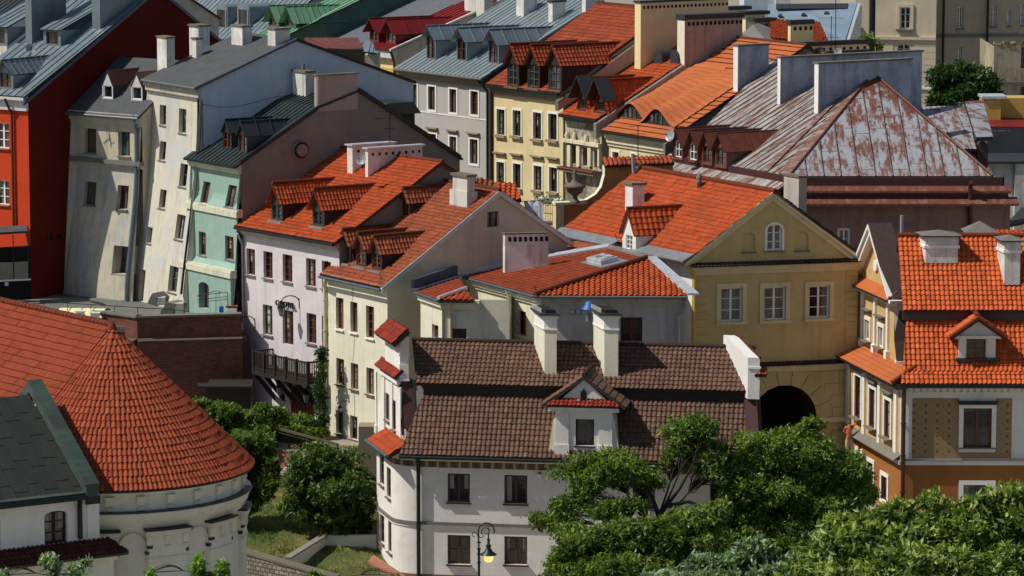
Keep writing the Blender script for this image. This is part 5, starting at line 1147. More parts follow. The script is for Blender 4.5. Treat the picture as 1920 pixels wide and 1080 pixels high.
# little tiled ridge roof between cream house and yellow house
P = at(905, 372, 200); TR = thing('small_tiled_roof', 'small orange tiled roof peeping out behind the white chimney of the cream house', 'roof', (P.x, P.y, 8))
m = MB()
for a in ([(893, 352), (968, 374), (960, 347), (893, 338)], [(938, 372), (978, 376), (967, 344), (930, 346)]):
    Ys = (199, 199, 200.5, 200.5); roofplane(m, [at(x, y, yy-(.6 if a[0][0] > 900 else 0)) for (x, y), yy in zip(a, Ys)], mat='terracotta_old' if a[0][0] < 900 else 'terracotta', tw=.28, tl=.32, amp=.08)
m.build('covering', TR); m = MB(); p = at(897, 366, 199.5); q_ = at(975, 376, 199.5); m.box(V((p.x, p.y, 5)), V((q_.x-p.x, 0, 0)), V((0, 2, 0)), ZZ*(p.z-5.1), 'pl_gable'); m.build('wall', TR)
# ------------------------------------------------------------------ white house with the brown mansard roof
C = at(783, 850, 172); ZE = C.z; uf = -dirA(8.5); uf = V((uf.x, uf.y, 0)); nf = V((uf.y, -uf.x, 0)); bk = -nf
WH = thing('brown_roof_house', 'white house with brown tiled mansard roof, ornate end gable, central dormer and two tall chimneys', 'house', (C.x, C.y, 0))
hw = _O(); hw.e = WH; hw.ua = uf; hw.ub = uf
# plan: facade, rounded corner, left wall
us = V((-math.cos(rad(74.5)), math.sin(rad(74.5)), 0)); 
F0 = along(C, uf, 790); fl = Fac(F0, uf, 'pl_front', .2); flen = (along(C, uf, 1398)-F0).length
Wc = C-uf*1.02   # sharp corner
S0 = Wc+us*1.02; slen = (along(Wc, us, 706)-Wc).length
fs = Fac(Wc+us*slen, -us, 'pl_white', .18); ls = slen-1.0
for b in [(860, 915, 42, 54), (967, 918, 43, 54), (860.5, 1031, 43, 55), (967, 1032.5, 43, 53), (1094, 922, 40, 54), (1094, 1034, 40, 54), (1207, 928, 42, 54), (1352, 934, 42, 54), (1207, 1038, 42, 54)]:
    win(hw, fl, b, frame='wood_umber', sill='wood_dark', so_sill=.14, nx=2, ny=1 if b[1] < 1000 else 2, depth=.2, pane='glass_dark', fw=.09)
for b in [(716, 880, 8, 58), (729, 905, 7.5, 56), (716.5, 990, 8, 55), (731.5, 1007, 7, 58)]:
    win(hw, fs, b, frame='wood_grey', sill='sill_grey', nx=2, ny=3, depth=.14, pane='glass_dark')
wm = MB(); fl.wall(wm, rect(0, -1, flen, ZE)); fs.wall(wm, rect(0, -1, ls, ZE))
arc = []
for i in range(11):   # corner rounding as a quadratic curve
    t = i/10; arc.append(V(S0).lerp(Wc, t).lerp(V(Wc).lerp(F0, t), t))
arc = [V((p.x, p.y, 0)) for p in arc]
vs = [p+ZZ*-1 for p in arc]+[p+ZZ*ZE for p in arc]
wm.add(vs, [(i, i+1, i+12, i+11) for i in range(10)], 'pl_white', [(i*.2, 0) for i in range(11)]+[(i*.2, 7) for i in range(11)], True)
wm.quad(fl.pt(flen, -1), bk*8, ZZ*(ZE+1), 'pl_white'); wm.quad(fs.pt(0, -1), uf*17, ZZ*(ZE+1), 'pl_white'); wm.build('wall', WH)
def band(mb, z0, z1, o, mat, uvz=None):
    fl.bar(mb, 0, z0, flen, z1, .0015, o, mat); fs.bar(mb, 0, z0, ls, z1, .0015, o, mat)
    out = []
    for i, p in enumerate(arc):
        a = arc[max(0, i-1)]; b = arc[min(10, i+1)]; d = (b-a).normalized(); out.append(V((p.x, p.y, 0))+V((d.y, -d.x, 0))*o)
    vs = [p+ZZ*z0 for p in out]+[p+ZZ*z1 for p in out]; L = [i*.2 for i in range(11)]
    mb.add(vs, [(i, i+1, i+12, i+11) for i in range(10)], mat, [(l, 0) for l in L]+[(l, z1-z0) for l in L], True)
    mb.add([p+ZZ*z1 for p in out]+[p+ZZ*z1 for p in arc], [(i, i+1, i+12, i+11) for i in range(10)], mat)
    mb.add([p+ZZ*z0 for p in out]+[p+ZZ*z0 for p in arc], [(i+11, i+12, i+1, i) for i in range(10)], mat)
m = MB(); zb_ = fl.hit(900, 983)[1]; band(m, zb_-.08, zb_+.06, .1, 'stone_grey'); band(m, zb_-.2, zb_-.08, .05, 'pl_white'); m.build('string_course', WH)
m = MB(); zf = fl.hit(900, 872)[1]
# frieze with real uv
fl.bar(m, 0, zf-.16, flen, zf+.14, .0015, .02, 'wood_dark')
z0, z1 = zf-.15, zf+.13
m.add([fl.pt(0, z0, .024), fl.pt(flen, z0, .024), fl.pt(flen, z1, .024), fl.pt(0, z1, .024)], [(0, 1, 2, 3)], 'frieze', [(0, 0), (flen, 0), (flen, .3), (0, .3)])
m.add([fs.pt(0, z0, .024), fs.pt(ls, z0, .024), fs.pt(ls, z1, .024), fs.pt(0, z1, .024)], [(0, 1, 2, 3)], 'frieze', [(0, 0), (ls, 0), (ls, .3), (0, .3)])
out = []
for i, p in enumerate(arc): a = arc[max(0, i-1)]; b = arc[min(10, i+1)]; d = (b-a).normalized(); out.append(p+V((d.y, -d.x, 0))*.024)
m.add([p+ZZ*z0 for p in out]+[p+ZZ*z1 for p in out], [(i, i+1, i+12, i+11) for i in range(10)], 'frieze', [(i*.15, 0) for i in range(11)]+[(i*.15, .3) for i in range(11)])
m.build('frieze', WH)
m = MB(); band(m, zf+.16, zf+.32, .14, 'trim_cream'); band(m, zf+.32, ZE-.05, .3, 'trim_cream'); m.build('cornice', WH)
m = MB(); band(m, -1, .25, .03, 'sill_brown'); m.build('plinth', WH)
# mansard roof, profile (run back from the wall, height)
RX = flen+.1; LX = -.55
def rp(s, run, z): return fl.pt(s, z, -run)
zbk = hitp(1100, 738, fl.pt(0, 0, -1.5), fl.n).z; zbk = fl.hit(1100, 738)[1]
g = Fac(fl.P-fl.n*1.55, uf); zbk = g.hit(1100, 741)[1]; g2 = Fac(fl.P-fl.n*1.25, uf); zup = g2.hit(1100, 727)[1]; g3 = Fac(fl.P-fl.n*3.6, uf); zri = g3.hit(1100, 646)[1]
rb = MB(); sx = -.55
low = [rp(-.95, -.5, ZE+.02), rp(RX, -.5, ZE+.02), rp(RX, 1.55, zbk), rp(-.12, 1.55, zbk)]
roofplane(rb, low, mat='tile_brown', tw=.225, tl=.29, amp=.055, step=.04)
up = [rp(-.45, 1.2, zup), rp(RX, 1.2, zup), rp(RX-.0, 3.6, zri), rp(-1.05, 3.6, zri)]
roofplane(rb, up, mat='tile_brown', tw=.225, tl=.29, amp=.055, step=.04)
rb.box(rp(-.1, 1.35, zup-.45), uf*(RX), bk*.3, ZZ*.45, 'wood_dark')
roofplane(rb, [rp(RX, 6.0, zup), rp(-1.05, 6.0, zup), rp(-1.05, 3.6, zri), rp(RX, 3.6, zri)], 'flat', 'tile_brown')
roofplane(rb, [rp(RX, 8.0, ZE), rp(-.9, 8.0, ZE), rp(-.1, 6.0, zup), rp(RX, 6.0, zup)], 'flat', 'tile_brown')
ridge(rb, rp(-1.05, 3.6, zri+.05), rp(RX, 3.6, zri+.05), .12, 'tile_brown')
# end walls of the roof
rr = rb.build('roof', WH); hw.seg = []
nU = (up[1]-up[0]).cross(up[3]-up[0]).normalized(); nL = (low[1]-low[0]).cross(low[3]-low[0]).normalized()
def onU(px, py): return hitp(px, py, up[0], nU)
def onL(px, py): return hitp(px, py, low[0], nL)
m = MB(); m.tube(rp(-.95, -.6, ZE-.08), rp(RX, -.6, ZE-.08), .085, 'gutter_dark', 8); m.build('gutter', WH)
m = MB(); c = fl.pt(.0-.12, 0, .14); m.path([fl.pt(-.1, ZE-.1, .5), fl.pt(-.1, ZE-.4, .3), V((c.x, c.y, ZE-.7)), V((c.x, c.y, .1))], .095, 'gutter_dark', 8); m.build('drainpipe', WH)
# chimneys
for xl, xm, xr, yb, yt in ((1004, 1021, 1043.5, 703, 583), (1119, 1133, 1159, 708, 583)):
    P = onU(xm, yb); m = MB(); A = -uf*.72+bk*1.6; B = along(P, uf, xr)-P; b0 = P-ZZ*.8; zt = hitp(xm, yt, P, V((0, 1, 0))).z
    m.box(b0, A, B, ZZ*(zt-.9-b0.z), 'pl_cream'); e = -uf*.0
    zc2 = zt-.9; m.box(V((P.x, P.y, zc2))+nf*.05-uf*.05, A+bk*.1-uf*.0, B+uf*.1, ZZ*.08, 'trim_white'); m.box(V((P.x, P.y, zc2+.08))+nf*.02-uf*.02, A+bk*.04, B+uf*.04, ZZ*.62, 'pl_white')
    m.box(V((P.x, P.y, zc2+.58))+nf*.1-uf*.1, A+bk*.2, B+uf*.2, ZZ*.14, 'pl_white')
    m.box(V((P.x, P.y, zt-.2))+nf*.2-uf*.22, A+bk*.4, B+uf*.44, ZZ*.1, 'cap_dark'); m.box(V((P.x, P.y, zt-.1))+nf*.06+uf*.04, A*.9, B-uf*.08, ZZ*.16, 'soot_and_dark')
    for i in range(7): c = V((P.x, P.y, zt-.2))+A*((i+.6)/7.4)-uf*.12; m.box(c, bk*.08, -uf*.05, ZZ*.3, 'trim_white')
    m.build('chimney', rr)
# central dormer
cx0, cx1 = 1041, 1149; Pd = onL(1095, 846); D0 = along(Pd, uf, cx0); wd = (along(Pd, uf, cx1)-D0).length; D0 = D0+nf*.05; fd = Fac(D0, uf, 'pl_front', .2); fd.P = V((D0.x, D0.y, 0)); zd0 = D0.z; zd1 = fd.hit(1095, 763)[1]; zda = fd.hit(1095, 708)[1]
win(hw, fd, (1096.5, 811, 35, 50), frame='wood_dark', sill='wood_dark', nx=1, ny=1, pane='glass_dark', depth=.25)
m = MB(); fd.wall(m, rect(0, zd0-.4, wd, zd1)); 
for a, sg in ((0, -1), (wd, 1)):
    p = fd.pt(a, zd0-.4); m.add([p, p+ZZ*(zd1-zd0+.4), p+ZZ*(zd1-zd0+.4)+bk*3.2, p+bk*3.2-V((0, 0, 0))], [(0, 1, 2, 3) if sg < 0 else (3, 2, 1, 0)], 'pl_cream')
    # flared scroll cheeks
    e = uf*sg; m.prism([p, p+e*.35+ZZ*.1, p+e*.22+ZZ*1.0, p+e*.08+ZZ*1.9, p+ZZ*2.1], bk*2.2, 'pl_cream')
pw = wd*.2
for a in (0.02, wd-pw*1.15-.02): fd.bar(m, a, zd0+.0, a+pw*1.15, zd1-.1, .001, .08, 'pl_front'); fd.bar(m, a-.04, zd0-.3, a+pw*1.15+.04, zd0+.32, .001, .13, 'pl_front')
cornice(m, fd, -.3, wd+.3, zd1+.05, 'pl_front', ((.12, .3), (.14, .16)))
fd.bar(m, .3, zd1+.15, wd-.3, zd1+.2, -.3, .0, 'pl_front')
m.prism([fd.pt(-.05, zd1+.05, -.02), fd.pt(wd+.05, zd1+.05, -.02), fd.pt(wd/2, zda-.1, -.02)], -fd.n*.2, 'pl_front')
fd.bar(m, wd/2-.32, zd1+.1, wd/2+.32, zd1+.35, -.02, .1, 'pl_front')
dm = m.build('dormer', rr)
m = MB(); m.add([fd.pt(wd/2-.14+.28*x_, zd1+.25+z_, .11) for x_, z_ in ((0, 0), (1, 0), (1, .45), (.5, .62), (0, .45))], [(0, 1, 2, 3, 4)], 'iron'); fd.bar(m, wd/2-.17, zd1+.2, wd/2-.13, zd1+.75, .1, .13, 'stone_grey'); fd.bar(m, wd/2+.13, zd1+.2, wd/2+.17, zd1+.75, .1, .13, 'stone_grey'); m.build('niche', dm)
rb = MB(); roofplane(rb, [fd.pt(-.35, zd1+.08, .36), fd.pt(wd+.35, zd1+.08, .36), fd.pt(wd+.1, zd1+.36, -.02), fd.pt(-.1, zd1+.36, -.02)], mat='tile_crimson', tw=.2, tl=.2, amp=.05)
ap = fd.pt(wd/2, zda+.05, .12); le = fd.pt(-.62, zd1+.02, .15); re = fd.pt(wd+.62, zd1+.02, .15); dv = bk*3.4
roofplane(rb, [le+dv, le, ap, ap+dv], mat='tile_brown', tw=.3, tl=.34); roofplane(rb, [re, re+dv, ap+dv, ap], mat='tile_brown', tw=.3, tl=.34); ridge(rb, ap+ZZ*.1, ap+dv+ZZ*.1, .1, 'tile_brown'); rb.build('dormer_roof', dm)
# left end gable (foreshortened), stepped, with tile copings
fe = Fac(S0+us*(ls)-V((0, 0, 0)), -us, 'pl_white', .12); 
def ge(px, py): return fe.hit(px, py)
gb = Fac(fs.P-fs.n*.55, -us, 'pl_white', .12)
def gp(px, py): return gb.hit(px, py)
gw = ls+.9
top = gp(752, 640)[1]; m = MB()
out = [gp(703, 803)[0], gp(753, 845)[0]]
a_l, a_r = gp(704, 800)[0], gp(756, 840)[0]; b_l, b_r = gp(716, 690)[0], gp(749, 700)[0]; c_l, c_r = gp(722, 660)[0], gp(750, 680)[0]
zl, zm, zh, zt = ZE-.15, gp(735, 694)[1], gp(735, 664)[1], gp(735, 628)[1]
for b in [(726.5, 763, 7, 50), (739, 778, 6, 55)]:
    win(hw, gb, b, frame='wood_grey', sill='sill_grey', nx=2, ny=3, depth=.1, pane='glass_grey')
prof_ = [(a_l, zl), (a_r, zl), (a_r-.15, zl+.8), (b_r+.25, zm-1.6), (b_r, zm-.4), (b_r, zm), (c_r, zm+.1), (c_r, zt), (c_l, zt), (c_l, zm+.1), (b_l, zm), (b_l, zm-.4), (b_l-.3, zm-1.6), (a_l+.12, zl+.8)]
gb.wall(m, prof_)
m.add([gb.pt(x, z, -.42) for x, z in reversed(prof_)], [tuple(range(len(prof_)))], 'pl_white')
for i in range(len(prof_)):
    p, r_ = prof_[i], prof_[(i+1) % len(prof_)]; m.add([gb.pt(*p), gb.pt(*r_), gb.pt(*r_, -.42), gb.pt(*p, -.42)], [(3, 2, 1, 0)], 'pl_white')
for k in range(4):
    x = a_l+.35+(a_r-a_l-.7)*k/3; gb.bar(m, x-.1, zl, x+.1, zm-.55, .001, .07, 'pl_white'); gb.bar(m, x-.15, zl, x+.15, zl+.4, .001, .12, 'pl_white')
gb.bar(m, b_l-.1, zm-.45, b_r+.1, zm-.3, .001, .16, 'pl_white')
gm = m.build('gable', WH)
m = MB()   # maroon cladding on the sloping gable edge, seen from the street side
for (p, r_) in ((prof_[2], prof_[3]), (prof_[3], prof_[4])): m.prism([gb.pt(p[0]+.03, p[1], .05), gb.pt(r_[0]+.03, r_[1], .05), gb.pt(r_[0]+.03, r_[1], -.5), gb.pt(p[0]+.03, p[1], -.5)], fe.u*.05, 'clad_maroon')
m.build('edge_cladding', gm)
m = MB(); e1_, e2_ = prof_[3][0]+.0, 0
roofplane(m, [gb.pt(c_l-.35, zt-.15, .45), gb.pt(c_r+.35, zt-.15, .45), gb.pt(c_r+.35, zt+.52, -.3), gb.pt(c_l-.35, zt+.52, -.3)], mat='tile_crimson', tw=.2, tl=.4, amp=.05, th=.2)
roofplane(m, [gb.pt(b_l-.25, zm-.1, .3), gb.pt(b_r+.2, zm-.1, .3), gb.pt(b_r+.2, zm+.28, -.1), gb.pt(b_l-.25, zm+.28, -.1)], mat='tile_crimson', tw=.2, tl=.4, amp=.05)
m.add([gb.pt(c_l, zt, -.0), gb.pt(c_r, zt, .0), gb.pt(c_r, zt+.5, -.38), gb.pt(c_l, zt+.5, -.38)], [(0, 1, 2, 3)], 'pl_white')
P = gb.pt(c_r, zt-.05, .0); m.prism([gb.pt(c_r+.0, zt-.1, .35), gb.pt(c_r, zt+.5, -.35), gb.pt(c_r, zt-.1, -.42)], -us*.02, 'pl_white')
m.prism([gb.pt(c_l, zt-.1, -.42), gb.pt(c_r+.1, zt-.1, -.42), gb.pt(c_r+.1, zt+.55, -.4), gb.pt(c_l, zt+.55, -.4)], gb.n*.06, 'tile_crimson')
m.build('coping', gm)
m = MB()  # orange tiled ledge over the left wall
roofplane(m, [fs.pt(-.2, ZE-.12, .42), fs.pt(ls+1.25, ZE-.12, .42), fs.pt(ls+1.0, ZE+.42, -.55), fs.pt(-.1, ZE+.42, -.55)], mat='terracotta', tw=.2, tl=.34, amp=.07); m.build('ledge_roof', gm)
m = MB(); m.tube(fs.pt(-.2, ZE-.12, .5), fs.pt(ls+1.2, ZE-.12, .5), .08, 'gutter_blue', 8); m.build('gutter', gm)
# gable pier faces towards the front (seen left of the roof)
m = MB(); 
for (x0, x1, y0, y1) in ((750, 767, 664, 631), (749, 766, 712, 683), (760, 781, 835, 806)):
    m = MB(); yy = gb.pt(c_r if y0 < 800 else a_r, zm).y-.02; p = at(x0, y0, yy); q_ = at(x1, y1, yy); m.box(p, V((q_.x-p.x, 0, 0)), V((-.1, .5, 0)), ZZ*(q_.z-p.z), 'pl_white')
    m.box(p-V((.05, .05, .06)), V((q_.x-p.x+.1, 0, 0)), V((-.1, .6, 0)), ZZ*.06, 'trim_white'); m.build('pier', gm)
m = MB(); p0 = at(752, 712, gb.pt(b_r, zm).y); p1 = at(774, 712, gb.pt(b_r, zm).y); p2 = at(780, 804, gb.pt(a_r, zm).y-.1); p3 = at(758, 804, gb.pt(a_r, zm).y-.1)
m.prism([p3, p2, p1, p0], V((0, .3, 0)), 'clad_maroon'); m.prism([p2+V((.02, .1, 0)), at(797, 800, C.y+.8), at(800, 720, C.y+1.6), p1+V((.02, .1, 0))], V((0, .1, -.05)), 'stone_grey'); m.build('cheek_cladding', gm)
# right end gable stub: white raked parapet
m = MB(); ur = (bk*.95-uf*.3).normalized(); P = rp(RX-.05, 1.0, 0)
Yr = P.y; pr_ = [(1383, 739), (1383, 700), (1387, 640), (1387, 631), (1350, 616), (1350, 650), (1372, 738)]
f_r = Fac(rp(RX+.05, 1.0, 0), -ur); f_r.P = V((f_r.P.x, f_r.P.y, 0))
zs0, zs1 = zup-.2, zri+.95
def rq(t, z): return rp(RX-.12-.5*(t-1.0), t, z)
f_r2 = [rq(1.0, zup-.3), rq(3.8, zup), rq(3.8, zri+.52), rq(3.3, zri+.5), rq(1.9, zri+.12), rq(1.0, zri-.1)]
m.prism(f_r2, uf*.55, 'pl_front')
m.prism([rq(3.8, zri+.53), rq(3.3, zri+.51), rq(1.9, zri+.13), rq(1.0, zri-.09), rq(1.0, zri-.03), rq(1.9, zri+.17), rq(3.3, zri+.55), rq(3.8, zri+.57)], uf*.55, 'pl_front')
m.path([rq(1.0, zri-.03)+uf*.57, rq(1.9, zri+.18)+uf*.57, rq(3.3, zri+.56)+uf*.57, rq(3.8, zri+.58)+uf*.57], .06, 'terracotta_old', 6)
m.box(rq(1.0, zri-.55)+nf*.05, uf*.6, bk*.3, ZZ*.1, 'trim_white')
roofplane(m, [rp(RX+.2, .95, zup+.85), rp(RX+.75, .95, zup+.85), rp(RX+.75, 1.5, zup+1.1), rp(RX+.2, 1.5, zup+1.1)], mat='terracotta', tw=.2, tl=.3)
m.prism([rp(RX-.05, -.3, ZE+.1), rp(RX-.3, 1.3, zup-.3), rp(RX+.25, 1.3, zup-.3), rp(RX+.6, -.3, ZE+.1)], bk*.3-ZZ*.05, 'clad_maroon')
m.build('end_parapet', WH)
# camera on the wall
m = MB(); p = fl.pt(*fl.hit(1010, 890), .0); m.box(p+fl.n*.1-ZZ*.1, uf*.18, fl.n*.25, ZZ*.16, 'trim_white'); m.box(p-ZZ*.1, uf*.1, fl.n*.12, ZZ*.22, 'stone_grey'); m.build('security_camera', WH)
# ------------------------------------------------------------------ ornate house on the right
C = at(1693, 718, 180); ZE = C.z; uf = V((1, -.012, 0)).normalized(); nf = V((uf.y, -uf.x, 0)); bk = -nf; zb = 0.6
OH = thing('ornate_corner_house', 'corner house with orange tiled mansard roof, brown sgraffito front and ochre ground floor', 'house', (C.x, C.y, 0))
ho = _O(); ho.e = OH; ho.ua = uf; ho.ub = uf
fl = Fac(C, uf, 'pl_front', .22); flen = 9.5
us = (hz(1590, 665, ZE)-C); us.z = 0; slen = us.length; us.normalize(); fs = Fac(C+us*slen, -us, 'pl_sand', .12)
zc1 = fl.hit(1800, 866)[1]
kw = dict(frame='wood_brown', sur='trim_white', sw=.22, so=.09, sill='sill_grey', nx=2, ny=1, depth=.22, fw=.09)
a0, z0, a1, z1 = win(ho, fl, (1832.5, 802, 53, 74), hood='gutter_dark', hz=.27, **kw)
win(ho, fl, (1832, 932, 52, 46), frame='wood_red', sur='trim_white', sw=.22, so=.06, sill=None, nx=2, ny=1, depth=.25)
for b in [(1610, 744, 11, 78), (1637, 765, 11, 72), (1665.5, 785, 11, 70)]:
    win(ho, fs, b, frame='wood_red', sur='trim_white', sw=.2, so=.08, sill='sill_grey', so_sill=.3, sh=.08, nx=2, ny=3, pane='glass_grey', hood='stone_grey', hz=.35)
for b in [(1611, 862, 9, 30), (1633, 890, 10, 46), (1659, 915, 11, 44)]: win(ho, fs, b, frame='wood_red', sur='trim_white', sw=.2, so=.06, sill=None, nx=2, ny=2, pane='glass_grey')
wm = MB(); fl.wall(wm, rect(0, zc1, flen, ZE)); h_ = fl.holes; fl.wall(wm, rect(0, zb-1.5, flen, zc1), 'pl_ochre'); fs.wall(wm, rect(0, zc1, slen, ZE)); fs.wall(wm, rect(0, zb-1.5, slen, zc1), 'pl_ochre')
wm.quad(fs.pt(0, -1), uf*14, ZZ*(ZE+1), 'pl_ochre'); wm.build('wall', OH)
m = MB(); pa0 = fl.hit(1710, 800)[0]; pa1 = fl.hit(1897, 800)[0]; pz0 = zc1+.18; pz1 = fl.hit(1800, 746)[1]
for x0, x1, y0, y1 in ((pa0, a0-.22, pz0, pz1), (a1+.22, pa1, pz0, pz1), (a0-.22, a1+.22, pz0, z0-.24), ):
    m.add([fl.pt(x0, y0, .012), fl.pt(x1, y0, .012), fl.pt(x1, y1, .012), fl.pt(x0, y1, .012)], [(0, 1, 2, 3)], 'pl_sgraffito', [(x0, y0), (x1, y0), (x1, y1), (x0, y1)])
m.build('sgraffito_panel', OH)
m = MB(); fl.bar(m, 0, zc1-.14, flen, zc1+.08, .001, .14, 'pl_front'); fl.bar(m, 0, zc1+.08, flen, zc1+.12, .001, .2, 'sill_grey'); fs.bar(m, 0, zc1-.14, slen+.1, zc1+.06, .001, .16, 'trim_white'); 
m.prism([fs.pt(0, zc1+.06, .45), fs.pt(slen, zc1+.06, .45), fs.pt(slen, zc1+.35, .0), fs.pt(0, zc1+.35, .0)], ZZ*.03, 'sill_grey'); m.build('string_course', OH)
m = MB(); fl.bar(m, pa0-.06, pz1, pa1+.06, pz1+.3, .001, .05, 'pl_front')
zk = fl.hit(1800, 731)[1]
for i in range(30): fl.bar(m, .25+i*.33, zk-.1, .25+i*.33+.2, zk+.12, .001, .14, 'trim_cream')
fl.bar(m, 0, zk+.12, flen, ZE-.05, .001, .28, 'pl_front'); fs.bar(m, 0, ZE-.35, slen, ZE-.06, .001, .3, 'stone_grey')
for i in range(34): x = .1+i*slen/34; fs.bar(m, x, ZE-.45, x+.09, ZE-.33, .001, .2, 'trim_white')
m.build('cornice', OH)
m = MB()
for x in (1621, 1650, 1681):
    a = fs.hit(x, 780)[0]; fs.bar(m, a-.2, zc1+.3, a+.2, ZE-.4, .001, .1, 'trim_white')
fs.bar(m, 0, zc1+.1, .45, ZE-.35, .001, .1, 'pl_front'); fl.bar(m, -.08, zc1+.1, .42, ZE-.35, -.4, .05, 'pl_front'); m.build('pilasters', OH)
m = MB(); fl.bar(m, -.05, zb-1.5, flen, zb+.5, .001, .08, 'stone_cap'); fs.bar(m, 0, zb-1.5, slen+.05, zb+.5, .001, .1, 'pl_greywall'); m.build('plinth', OH)
m = MB(); a = fl.hit(1694, 760)[0]; m.path([fl.pt(a, ZE-.1, .45), fl.pt(a, ZE-.5, .2), fl.pt(a, zb, .2)], .1, 'pipe_maroon', 8)
for z in (6, 4.4, 2.6): m.tube(fl.pt(a, z, .2), fl.pt(a, z+.07, .2), .14, 'pipe_maroon', 8)
m.build('drainpipe', OH)
def rp(s, run, z): return fl.pt(s, z, -run)
g = Fac(fl.P-fl.n*1.9, uf); zlo = g.hit(1800, 597)[1]; g = Fac(fl.P-fl.n*1.6, uf); zup = g.hit(1800, 582)[1]; g = Fac(fl.P-fl.n*4.9, uf); zri = g.hit(1800, 443)[1]
rb = MB(); kw = dict(mat='terracotta_bright', tw=.235, tl=.31, amp=.065, step=.04)
low = [rp(-.15, -.55, ZE+.02), rp(flen, -.55, ZE+.02), rp(flen, 1.9, zlo), rp(.3, 1.9, zlo)]
# the lower slope flares at the eave
mid = [low[0].lerp(low[3], .28)-ZZ*.28+nf*.0, low[1].lerp(low[2], .28)-ZZ*.28]
roofplane(rb, [low[0], low[1], mid[1], mid[0]], **kw); roofplane(rb, [mid[0], mid[1], low[2], low[3]], **kw)
up = [rp(.1, 1.5, zup), rp(flen, 1.5, zup), rp(flen, 4.9, zri), rp(.1, 4.9, zri)]; roofplane(rb, up, **kw)
rb.box(rp(.1, 1.7, zup-.5), uf*flen, bk*.3, ZZ*.55, 'clad_umber')
ridge(rb, rp(.1, 4.9, zri+.05), rp(flen, 4.9, zri+.05), .14, 'terracotta_bright')
roofplane(rb, [rp(flen, 9, zlo), rp(.1, 9, zlo), rp(.1, 4.9, zri), rp(flen, 4.9, zri)], 'flat', 'terracotta_bright')
ro = rb.build('roof', OH); nU = (up[1]-up[0]).cross(up[3]-up[0]).normalized(); nL = (low[2]-mid[1]).cross(mid[0]-mid[1]).normalized(); nL = nL if nL.z > 0 else -nL
m = MB(); m.box(rp(-.1, -.72, ZE-.14), uf*flen, bk*.2, ZZ*.18, 'gutter_dark'); m.build('gutter', OH)
for xl, xr, yb, yt in ((1735, 1796, 497, 437), (1883, 1912, 538, 446)):
    P = hitp(xl, yb, up[0], nU); B = along(P, uf, xr)-P; zt = hitp(xl, yt, P, V((0, 1, 0))).z; m = MB(); A = -us*0+bk*1.3-uf*.22
    m.box(P-ZZ*1, A, B, ZZ*(zt-P.z+.55), 'pl_chim_white'); m.box(V((P.x, P.y, zt-.75))+nf*.07-uf*.07, A+bk*.14, B+uf*.14, ZZ*.14, 'trim_white'); m.box(V((P.x, P.y, zt-.61))+nf*.02-uf*.02, A+bk*.04, B+uf*.04, ZZ*.42, 'pl_chim_white')
    c = V((P.x, P.y, zt-.19)); q0 = [c+nf*.16-uf*.2, c+nf*.16+B+uf*.2, c+A+B+bk*.16+uf*.2, c+A+bk*.16-uf*.2]; top_ = c+A*.5+B*.5+ZZ*.28; m.prism(q0, ZZ*.07, 'cap_dark'); m.add([p+ZZ*.07 for p in q0]+[top_], [(0, 1, 4), (1, 2, 4), (2, 3, 4), (3, 0, 4)], 'cap_grey'); m.box(P-ZZ*.1+nf*.06-uf*.06, A*.8, B+uf*.12, ZZ*.2, 'cap_dark'); m.build('chimney', ro)
# further roof with its chimney behind
m = MB(); rb = MB(); roofplane(rb, [rp(2.6, 7, zri-.55), rp(flen, 7, zri-.55), rp(flen, 9.5, zri-.28), rp(4.2, 9.5, zri-.28)], mat='terracotta_bright', tw=.24, tl=.34); rb.build('rear_roof', OH)
P = at(1815, 437, 187.5); m.box(P-ZZ*1, V((1.3, 0, 0)), V((0, 1.2, 0)), ZZ*1.05, 'pl_chim_white'); c = P+V((-.2, -.2, .05)); q0 = [c, c+V((1.7, 0, 0)), c+V((1.7, 1.6, 0)), c+V((0, 1.6, 0))]; m.add(q0+[c+V((.85, .8, .5))], [(0, 1, 4), (1, 2, 4), (2, 3, 4), (3, 0, 4)], 'cap_grey'); m.build('chimney', OH)
# mansard dormer
P = hitp(1830, 670, low[3], nL); D0 = along(P, uf, 1797); D0 = D0+nf*.1; wd = (along(D0, uf, 1866)-D0).length; fd = Fac(D0, uf, 'pl_front', .1); fd.P = V((D0.x, D0.y, 0)); z0 = D0.z; z1 = fd.hit(1830, 633)[1]; za = fd.hit(1830, 596)[1]
win(ho, fd, (1830, 653, 37, 37), frame='wood_brown', nx=2, ny=2, sill=None, depth=.12, pane='glass_dark')
m = MB(); fd.wall(m, rect(0, z0, wd, z1))
for a, sg in ((0, -1), (wd, 1)): p = fd.pt(a, z0); m.add([p, p+ZZ*(z1-z0), p+ZZ*(z1-z0)+bk*3, p+bk*3], [(0, 1, 2, 3) if sg < 0 else (3, 2, 1, 0)], 'pl_front')
for a in (0.0, wd-.36): fd.bar(m, a, z0, a+.36, z1, .001, .06, 'pl_front')
fd.bar(m, -.25, z1-.02, wd+.25, z1+.12, -.1, .28, 'pl_front'); m.prism([fd.pt(-.1, z1+.12, 0), fd.pt(wd+.1, z1+.12, 0), fd.pt(wd/2, za-.08, 0)], -fd.n*.2, 'pl_front'); fd.bar(m, -.15, z0-.14, wd+.15, z0, -.1, .25, 'cap_dark')
for p0, p1 in (((-.2, z1+.12), (wd/2, za+.0)), ((wd+.2, z1+.12), (wd/2, za+.0))): raked(m, fd, p0, p1, .14, .14, 'pl_front')
dm = m.build('dormer', ro); rb = MB(); ap = fd.pt(wd/2, za+.02, .4); e0 = fd.pt(-.52, z1+.0, .4); e1 = fd.pt(wd+.52, z1+.0, .4)
